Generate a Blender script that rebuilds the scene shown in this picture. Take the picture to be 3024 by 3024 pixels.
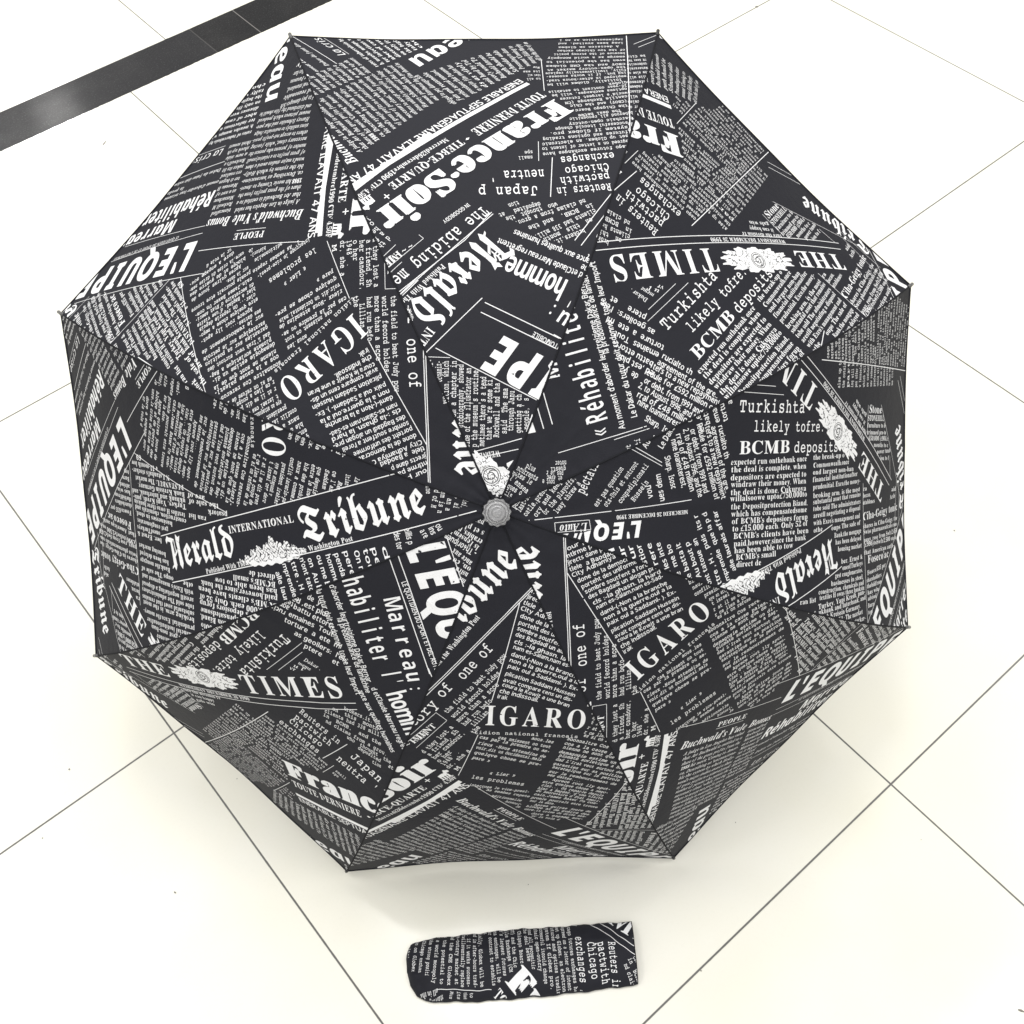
import bpy, math, random
import numpy as np

# ------------------------------------------------------------------ scene, camera, light
scene = bpy.context.scene
col = scene.collection
for o in list(bpy.data.objects):
    bpy.data.objects.remove(o, do_unlink=True)
random.seed(7)
rng = np.random.default_rng(7)

CAM = np.array([-0.02545645, -0.11027365, 1.24605383])
cam_d = bpy.data.cameras.new('camera')
cam_d.sensor_fit = 'HORIZONTAL'
cam_d.sensor_width = 36.0
cam_d.lens = 36.0 * 3301.947 / 3024.0
cam_d.clip_start = 0.02
cam_d.clip_end = 60.0
cam = bpy.data.objects.new('camera', cam_d)
col.objects.link(cam)
from mathutils import Matrix
cam.matrix_world = (Matrix.Translation(CAM) @ Matrix.Rotation(5.56628486, 4, 'Z')
                    @ Matrix.Rotation(0.61415777, 4, 'X') @ Matrix.Rotation(0.02952976, 4, 'Y'))
scene.camera = cam

world = bpy.data.worlds.new('World')
scene.world = world
world.use_nodes = True
wbg = world.node_tree.nodes['Background']
_nt = world.node_tree
_tc = _nt.nodes.new('ShaderNodeTexCoord'); _sp = _nt.nodes.new('ShaderNodeSeparateXYZ'); _mr = _nt.nodes.new('ShaderNodeMapRange'); _cr = _nt.nodes.new('ShaderNodeMix')
_cr.data_type = 'RGBA'
_nt.links.new(_tc.outputs['Generated'], _sp.inputs[0]); _nt.links.new(_sp.outputs[2], _mr.inputs['Value'])
_mr.inputs['From Min'].default_value = 0.0; _mr.inputs['From Max'].default_value = 0.75
_nt.links.new(_mr.outputs['Result'], _cr.inputs[0])
_cr.inputs[6].default_value = (0.25, 0.247, 0.238, 1); _cr.inputs[7].default_value = (1.0, 0.99, 0.965, 1)   # walls, then ceiling
_nt.links.new(_cr.outputs[2], wbg.inputs['Color'])
wbg.inputs['Strength'].default_value = 1.12           # light thrown back by the pale hall around

scene.view_settings.view_transform = 'Standard'
scene.view_settings.look = 'None'
scene.view_settings.exposure = 0.0
scene.view_settings.gamma = 1.0
scene.view_settings.use_curve_mapping = False
scene.cycles.max_bounces = 6

def ceiling_lamp(x, y, sx, sy, power, color=(1.0, 0.985, 0.96)):
    d = bpy.data.lights.new('ceiling_light', 'AREA')
    d.shape = 'RECTANGLE'
    d.size, d.size_y = sx, sy
    d.energy = power
    d.color = color
    o = bpy.data.objects.new('ceiling_light', d)
    o.location = (x, y, 2.8)
    col.objects.link(o)

for (x, y, p) in [(-0.9, 1.5, 30), (0.6, 0.9, 34), (2.1, 1.5, 34), (0.6, 3.2, 34), (2.2, 3.4, 30), (-1.0, 3.4, 24), (-0.4, -1.2, 20), (1.6, -0.8, 24)]:
    ceiling_lamp(x, y, 0.62, 0.62, p*0.42)
ceiling_lamp(1.57, 6.17, 0.22, 0.16, 15)
ceiling_lamp(0.95, 5.85, 1.10, 0.70, 30)

# ------------------------------------------------------------------ helpers
def tag(o, label=None, cat=None, group=None, kind=None):
    if label: o['label'] = label
    if cat: o['category'] = cat
    if group: o['group'] = group
    if kind: o['kind'] = kind
    return o

def empty(name, loc):
    o = bpy.data.objects.new(name, None)
    o.empty_display_size = 0.05
    col.objects.link(o)
    o.location = loc
    return o

def mesh_obj(name, V, loops, sizes, mats, parent=None, midx=None, smooth=True):
    me = bpy.data.meshes.new(name)
    V = np.asarray(V, np.float32); loops = np.asarray(loops, np.int32); sizes = np.asarray(sizes, np.int32)
    me.vertices.add(len(V)); me.vertices.foreach_set('co', V.ravel())
    me.loops.add(len(loops)); me.loops.foreach_set('vertex_index', loops)
    me.polygons.add(len(sizes))
    starts = np.concatenate([[0], np.cumsum(sizes)[:-1]]).astype(np.int32)
    me.polygons.foreach_set('loop_start', starts)
    for m in mats: me.materials.append(m)
    if midx is not None: me.polygons.foreach_set('material_index', np.asarray(midx, np.int32))
    if smooth is True: me.polygons.foreach_set('use_smooth', np.ones(len(sizes), bool))
    elif smooth is not False: me.polygons.foreach_set('use_smooth', np.asarray(smooth, bool))
    me.update(calc_edges=True)
    me.validate()
    o = bpy.data.objects.new(name, me)
    col.objects.link(o)
    if parent is not None:
        o.parent = parent
        o.matrix_parent_inverse = Matrix.Translation(-parent.location)
    return o

def poly_obj(name, V, F, mat, parent=None, smooth=True):
    return mesh_obj(name, V, [i for f in F for i in f], [len(f) for f in F], [mat], parent, None, smooth)

def tube(path, radii, seg=10, cap=True):
    P = np.asarray(path, float); n = len(P)
    V = []; F = []
    up = np.array([0.31, 0.17, 0.93])
    for i in range(n):
        d = P[min(i+1, n-1)] - P[max(i-1, 0)]; d /= np.linalg.norm(d)
        a = np.cross(d, up); a /= np.linalg.norm(a); b = np.cross(d, a)
        for j in range(seg):
            t = 2*math.pi*j/seg
            V.append(P[i] + radii[i]*(math.cos(t)*a + math.sin(t)*b))
    for i in range(n-1):
        for j in range(seg):
            F.append((i*seg+j, i*seg+(j+1) % seg, (i+1)*seg+(j+1) % seg, (i+1)*seg+j))
    if cap:
        F.append(tuple(range(seg-1, -1, -1))); F.append(tuple((n-1)*seg+j for j in range(seg)))
    return V, F

# ------------------------------------------------------------------ materials
def new_mat(name):
    m = bpy.data.materials.new(name); m.use_nodes = True
    nt = m.node_tree
    return m, nt, nt.nodes['Principled BSDF']

def N(nt, typ, **kw):
    n = nt.nodes.new(typ)
    for k, v in kw.items(): setattr(n, k, v)
    return n

def math_node(nt, op, a, b=None):
    n = nt.nodes.new('ShaderNodeMath'); n.operation = op
    for i, v in enumerate((a, b)):
        if v is None: continue
        if isinstance(v, (int, float)): n.inputs[i].default_value = v
        else: nt.links.new(v, n.inputs[i])
    return n.outputs[0]

def mix_col(nt, fac, a, b, blend='MIX'):
    n = nt.nodes.new('ShaderNodeMix'); n.data_type = 'RGBA'; n.blend_type = blend
    for s, v in ((n.inputs[0], fac), (n.inputs[6], a), (n.inputs[7], b)):
        if isinstance(v, (int, float)): s.default_value = v
        elif isinstance(v, tuple): s.default_value = v
        else: nt.links.new(v, s)
    return n.outputs[2]

def noise(nt, vec, scale, detail=3.0, rough=0.5):
    n = nt.nodes.new('ShaderNodeTexNoise')
    n.inputs['Scale'].default_value = scale; n.inputs['Detail'].default_value = detail; n.inputs['Roughness'].default_value = rough
    nt.links.new(vec, n.inputs['Vector'])
    return n.outputs['Fac']

def ramp(nt, fac, lo, hi):
    n = nt.nodes.new('ShaderNodeMapRange'); n.inputs['From Min'].default_value = lo; n.inputs['From Max'].default_value = hi
    nt.links.new(fac, n.inputs['Value'])
    return n.outputs['Result']

def tile_material(name, xoff, yoff):
    m, nt, p = new_mat(name)
    tc = N(nt, 'ShaderNodeTexCoord'); obj = tc.outputs['Object']
    sep = N(nt, 'ShaderNodeSeparateXYZ'); nt.links.new(obj, sep.inputs[0])
    dx = math_node(nt, 'PINGPONG', math_node(nt, 'SUBTRACT', sep.outputs[0], xoff), 0.3)
    dy = math_node(nt, 'PINGPONG', math_node(nt, 'SUBTRACT', sep.outputs[1], yoff), 0.3)
    wob = math_node(nt, 'MULTIPLY', noise(nt, obj, 90.0, 2.0), 0.0004)
    d = math_node(nt, 'ADD', math_node(nt, 'MINIMUM', dx, dy), wob)
    line = ramp(nt, d, 0.00150, 0.00095)
    # polished cream porcelain: very faint cloud and crystal speckle
    cloud = ramp(nt, noise(nt, obj, 2.6, 4.0, 0.55), 0.36, 0.66)
    base = mix_col(nt, cloud, (0.86, 0.85, 0.785, 1), (0.84, 0.822, 0.71, 1))
    speck = ramp(nt, noise(nt, obj, 260.0, 2.0), 0.52, 0.75)
    base = mix_col(nt, math_node(nt, 'MULTIPLY', speck, 0.10), base, (0.74, 0.71, 0.63, 1))
    dirt = ramp(nt, noise(nt, obj, 1.7, 3.0, 0.6), 0.38, 0.62)
    grout = mix_col(nt, dirt, (0.12, 0.119, 0.114, 1), (0.18, 0.178, 0.172, 1))
    nt.links.new(mix_col(nt, line, base, grout), p.inputs['Base Color'])
    rr = math_node(nt, 'ADD', math_node(nt, 'MULTIPLY', line, 0.6), math_node(nt, 'ADD', 0.10, math_node(nt, 'MULTIPLY', noise(nt, obj, 7.0, 4.0), 0.10)))
    nt.links.new(rr, p.inputs['Roughness'])
    bmp = N(nt, 'ShaderNodeBump'); bmp.inputs['Strength'].default_value = 0.5; bmp.inputs['Distance'].default_value = 0.001
    nt.links.new(math_node(nt, 'SUBTRACT', 1.0, line), bmp.inputs['Height'])
    nt.links.new(bmp.outputs['Normal'], p.inputs['Normal'])
    return m

def granite_material():
    m, nt, p = new_mat('dark_granite')
    tc = N(nt, 'ShaderNodeTexCoord'); obj = tc.outputs['Object']
    sep = N(nt, 'ShaderNodeSeparateXYZ'); nt.links.new(obj, sep.inputs[0])
    j1 = ramp(nt, math_node(nt, 'ABSOLUTE', math_node(nt, 'SUBTRACT', sep.outputs[0], 0.8905)), 0.0012, 0.0006)
    j2 = ramp(nt, math_node(nt, 'ABSOLUTE', math_node(nt, 'SUBTRACT', sep.outputs[0], 0.7905)), 0.0012, 0.0006)
    piece = math_node(nt, 'GREATER_THAN', sep.outputs[0], 0.7905)
    base = mix_col(nt, piece, (0.014, 0.014, 0.016, 1), (0.008, 0.008, 0.009, 1))
    sp = ramp(nt, noise(nt, obj, 330.0, 3.0, 0.75), 0.55, 0.70)
    base = mix_col(nt, math_node(nt, 'MULTIPLY', sp, 0.5), base, (0.11, 0.11, 0.115, 1))
    dust = ramp(nt, noise(nt, obj, 9.0, 5.0, 0.65), 0.45, 0.8)
    base = mix_col(nt, math_node(nt, 'MULTIPLY', dust, 0.05), base, (0.30, 0.29, 0.28, 1))
    base = mix_col(nt, math_node(nt, 'MULTIPLY', math_node(nt, 'MAXIMUM', j1, math_node(nt, 'MULTIPLY', j2, 0.3)), 0.8), base, (0.22, 0.21, 0.20, 1))
    nt.links.new(base, p.inputs['Base Color'])
    nt.links.new(math_node(nt, 'ADD', 0.30, math_node(nt, 'MULTIPLY', noise(nt, obj, 30.0, 4.0), 0.16)), p.inputs['Roughness'])
    p.inputs['Specular IOR Level'].default_value = 0.12
    p.inputs['Coat Weight'].default_value = 0.06
    p.inputs['Coat Roughness'].default_value = 0.12
    bmp = N(nt, 'ShaderNodeBump'); bmp.inputs['Strength'].default_value = 0.10; bmp.inputs['Distance'].default_value = 0.002
    nt.links.new(noise(nt, obj, 24.0, 5.0, 0.6), bmp.inputs['Height'])
    nt.links.new(bmp.outputs['Normal'], p.inputs['Normal']); nt.links.new(bmp.outputs['Normal'], p.inputs['Coat Normal'])
    return m

def cloth_material(name, c, rough=0.62):
    m, nt, p = new_mat(name)
    tc = N(nt, 'ShaderNodeTexCoord'); obj = tc.outputs['Object']
    f = noise(nt, obj, 900.0, 2.0); f2 = noise(nt, obj, 14.0, 4.0)
    k = math_node(nt, 'ADD', 0.82, math_node(nt, 'ADD', math_node(nt, 'MULTIPLY', f, 0.2), math_node(nt, 'MULTIPLY', f2, 0.16)))
    vm = N(nt, 'ShaderNodeVectorMath', operation='SCALE')
    vm.inputs[0].default_value = c
    nt.links.new(k, vm.inputs['Scale'])
    nt.links.new(vm.outputs[0], p.inputs['Base Color'])
    p.inputs['Roughness'].default_value = rough
    p.inputs['Specular IOR Level'].default_value = 0.14
    bmp = N(nt, 'ShaderNodeBump'); bmp.inputs['Strength'].default_value = 0.45; bmp.inputs['Distance'].default_value = 0.0009
    h = math_node(nt, 'ADD', math_node(nt, 'MULTIPLY', noise(nt, obj, 1400.0, 1.0), 0.4), noise(nt, obj, 120.0, 3.0))
    nt.links.new(h, bmp.inputs['Height']); nt.links.new(bmp.outputs['Normal'], p.inputs['Normal'])
    return m

def simple_material(name, c, rough, metal=0.0, trans=0.0):
    m, nt, p = new_mat(name)
    tc = N(nt, 'ShaderNodeTexCoord')
    f = noise(nt, tc.outputs['Object'], 300.0, 2.0)
    nt.links.new(mix_col(nt, f, tuple(x*0.9 for x in c)+(1,), tuple(min(1, x*1.08) for x in c)+(1,)), p.inputs['Base Color'])
    p.inputs['Roughness'].default_value = rough; p.inputs['Metallic'].default_value = metal
    p.inputs['Transmission Weight'].default_value = trans; p.inputs['IOR'].default_value = 1.46
    return m

M_CLOTH = cloth_material('black_pongee', (0.0185, 0.0190, 0.0250))
M_INK = cloth_material('white_print', (0.84, 0.845, 0.86), 0.7)
M_SEAM = cloth_material('black_seam_thread', (0.014, 0.0145, 0.018), 0.8)
M_CLEAR = simple_material('clear_plastic', (0.93, 0.93, 0.97), 0.09, 0.0, 0.82)
M_PALE = simple_material('pale_plastic', (0.55, 0.55, 0.56), 0.3)
M_STEEL = simple_material('steel', (0.55, 0.55, 0.57), 0.28, 1.0)
M_TIP = simple_material('grey_plastic', (0.11, 0.11, 0.11), 0.35)
M_BLACKP = simple_material('black_plastic', (0.02, 0.02, 0.022), 0.35)

# ------------------------------------------------------------------ the floor
Y0, Y1 = 1.7927, 1.9010
big = 9.0
xs = np.concatenate([[-big, -1.5], np.arange(-1.0, 3.0, 0.006), [3.5, big]])
def edge(y, seed):
    r = np.random.default_rng(seed)
    j = r.normal(0, 0.00035, len(xs))+np.where(r.random(len(xs)) < 0.05, r.normal(0, 0.0012, len(xs)), 0)
    j[:2] = 0; j[-2:] = 0
    return [(x, y+q, 0.0) for x, q in zip(xs, j)]
nx_ = len(xs)
poly_V = [(x, -big, 0) for x in xs]+edge(Y0, 3)+edge(Y1, 4)+[(x, big, 0) for x in xs]
fl_loops = []; fl_mat = []
for r in range(3):
    for i in range(nx_-1):
        fl_loops += [r*nx_+i, r*nx_+i+1, (r+1)*nx_+i+1, (r+1)*nx_+i]; fl_mat.append(r)
floor = mesh_obj('floor', poly_V, fl_loops, [4]*len(fl_mat),
                 [tile_material('cream_tile', 0.0, 0.0), granite_material(), tile_material('cream_tile_far_field', 0.7368, Y1)], None, fl_mat, False)
tag(floor, 'polished cream floor tiles with a dark stone border strip', kind='structure')

# dust and grit lying on the tiles
def grit():
    V = []; F = []
    for (x, y, r, sx) in GRIT:
        b = len(V); n = 7
        a0 = rng.random()*6
        for j in range(n):
            t = 2*math.pi*j/n
            q = r*(0.7+0.6*rng.random())
            u, v = q*math.cos(t)*sx, q*math.sin(t)
            V.append((x+u*math.cos(a0)-v*math.sin(a0), y+u*math.sin(a0)+v*math.cos(a0), 0.0004))
        V.append((x, y, 0.0004+r*0.5))
        for j in range(n): F.append((b+j, b+(j+1) % n, b+n))
    o = poly_obj('grit', V, F, simple_material('grey_grit', (0.22, 0.21, 0.19), 0.8))
    tag(o, 'specks of grey grit scattered over the cream tiles', 'grit', kind='stuff')
GRIT = [(0.4885, 1.6878, 0.0016, 4), (0.3747, 1.6863, 0.0009, 1), (0.3074, 1.7229, 0.0009, 1), (1.6742, 1.2006, 0.0028, 1.2), (0.9429, 0.1709, 0.0012, 1), (-0.1183, 0.641, 0.0011, 1), (-0.1806, 0.5854, 0.0008, 1.2), (-0.0961, 0.4323, 0.0008, 2), (0.2869, -0.0019, 0.0009, 1), (0.5088, -0.2424, 0.0012, 3), (0.4314, 0.085, 0.0006, 1), (0.5434, 2.0098, 0.0006, 1), (1.5253, 0.8096, 0.0006, 1), (0.2072, 0.1848, 0.0005, 1), (0.0271, 0.5005, 0.0006, 1), (0.574, -0.0634, 0.0005, 1)]
grit()

# ------------------------------------------------------------------ umbrella: shape
TIPS = np.array([[0.4504, 0.816, 0.6234], [0.7336, 0.5911, 0.6119], [0.8221, 0.2907, 0.4317], [0.6626, 0.0853, 0.1807], [0.3479, 0.101, 0.006], [0.0622, 0.3243, 0.0102], [-0.022, 0.624, 0.1913], [0.1374, 0.8263, 0.4436]])
HUB = np.array([0.29525079, 0.31849792, 0.49027487])
AX = np.array([-0.42253078, -0.55572402, 0.71598781])
DEPTH = 0.2484991
FOOT = HUB - AX*DEPTH
PWR = 2.5
LATERAL = [0.002, 0.0028, 0, 0, 0, 0, 0, 0]

def rib_point(k, s):
    s = np.asarray(s, float)[..., None]
    k = k % 8
    tg = TIPS[(k+1) % 8]-TIPS[k-1]; tg = tg/np.linalg.norm(tg)
    return HUB + s*(TIPS[k]-FOOT) - AX*DEPTH*(s**PWR) + tg*LATERAL[k]*4*s*(1-s)

PHASE = rng.random((8, 6))*6.28

def surf(k, s, t):
    """point of panel k: s from hub (0) to hem (1), t from its left rib (0) to its right rib (1)"""
    s = np.asarray(s, float); t = np.asarray(t, float)
    a = rib_point(k, s); b = rib_point(k+1, s)
    W = np.linalg.norm(b-a, axis=-1)
    mid = (TIPS[k % 8]+TIPS[(k+1) % 8])/2-FOOT
    inw = -mid/np.linalg.norm(mid)
    dirn = -0.8*AX+0.6*s[..., None]*inw
    ph = PHASE[k % 8]
    hump = 4*t*(1-t)
    y = s*0.525
    e = np.minimum(t, 1-t)*W
    wr = 0.0011*np.exp(-e/0.012)*np.sin(y*420+ph[0])*np.sin(y*130+ph[1])*hump**0.3
    wr += 0.0011*hump*np.sin(y*34+ph[2]+5*t)*np.sin(9*t+ph[3])*s
    wr += 0.0016*(s**5)*np.sin(6.283*(2.0*t)+ph[4])*hump
    wr += 0.0003*np.exp(-(y/0.13)**2)*np.sin(ph[5]+14*t+y*50)*hump
    # creases left by folding: soft ridges along and across the panel
    wr += 0.0009*np.exp(-np.abs(t-0.5-0.05*np.sin(y*11+ph[0]))*W/0.004)*np.minimum(1, s*3)*(0.5+0.5*np.sin(y*23+ph[2]))
    wr -= 0.0008*np.exp(-np.abs(y-0.235-0.012*np.sin(8*t+ph[3]))/0.004)*hump
    wr += 0.0006*np.exp(-np.abs(y-0.10-0.04*t-0.01*np.sin(ph[1]))/0.003)*hump**0.5
    return a+(b-a)*t[..., None]+dirn*(0.018*W*hump)[..., None]+AX*wr[..., None]

SS = np.linspace(0, 1, 241)
LEN = []; WID = []
for k in range(8):
    a = rib_point(k, SS); b = rib_point(k+1, SS)
    c = (a+b)/2
    mid = (TIPS[k]+TIPS[(k+1) % 8])/2-FOOT; inw = -mid/np.linalg.norm(mid)
    W = np.linalg.norm(b-a, axis=1)
    c = c+(-0.8*AX+0.6*SS[:, None]*inw)*(0.018*W)[:, None]
    LEN.append(np.concatenate([[0], np.cumsum(np.linalg.norm(np.diff(c, axis=0), axis=1))])*1000)
    WID.append(W*1000)

def flat_to_surf(k, x, y, lift):
    s = np.interp(y, LEN[k], SS); w = np.interp(s, SS, WID[k]); t = np.clip(x/np.maximum(w, 1e-6)+0.5, 0, 1)
    p = surf(k, s, t)
    ds = np.where(s > 0.97, -0.004, 0.004); dt = np.where(t > 0.5, -0.01, 0.01)
    u = (surf(k, s+ds, t)-p)*np.sign(ds)[:, None]; v = (surf(k, s, t+dt)-p)*np.sign(dt)[:, None]
    n = np.cross(v, u); n /= np.linalg.norm(n, axis=1)[:, None]+1e-12
    n *= np.sign(n@AX)[:, None]
    return p+n*np.asarray(lift)[:, None]

# ------------------------------------------------------------------ printed cloth: lettering as geometry
BOLD = (0x1D400, 0x1D41A, 0x1D7CE); BOLDIT = (0x1D468, 0x1D482, 0x1D7CE); FRAK = (0x1D56C, 0x1D586, 0x1D7CE)
SANSB = (0x1D5D4, 0x1D5EE, 0x1D7EC); SANSBI = (0x1D63C, 0x1D656, 0x1D7EC); SANS = (0x1D5A0, 0x1D5BA, 0x1D7E2); SANSI = (0x1D608, 0x1D622, 0x1D7E2)
MONO = (0x1D670, 0x1D68A, 0x1D7F6); ITAL = (0x1D434, 0x1D44E, 0x1D7CE)
STYLE = {  # alphabet, outline offset, curve resolution, tracking, fixed pitch, slant
    'W': (BOLD, 0.0, 4, 0.20, 0, 0), 'S': (BOLD, 0.0, 4, 0.09, 0, 0), 's': (BOLD, -0.003, 1, 0.09, 0, 0), 't': (MONO, 0.003, 3, 0, 0.68, 0), 'm': (MONO, 0.004, 1, 0, 0.62, 0),
    'j': (MONO, 0.008, 1, 0, 0.60, 0.22), 'i': (ITAL, 0.008, 1, 0.07, 0, 0), 'I': (BOLDIT, 0.0, 3, 0.05, 0, 0),
    'h': (SANS, 0.012, 1, 0.10, 0, 0), 'H': (SANSB, 0.0, 4, 0.07, 0, 0), 'N': (SANSB, -0.006, 4, 0, 0.74, 0), 'O': (SANSBI, 0.0, 4, 0.05, 0, 0),
    'o': (SANSI, 0.0, 2, 0.07, 0, 0), 'Q': (SANSBI, 0.020, 4, 0.08, 0, 0), 'B': (FRAK, 0.006, 3, 0.05, 0, 0), 'F': (BOLD, 0.0, 4, 0.03, 0, 0)}
CACHE = {}

ALPH = [chr(c) for c in range(35, 127) if chr(c) not in '"\'\\|']
CODE = {c: i for i, c in enumerate(ALPH)}
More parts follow.
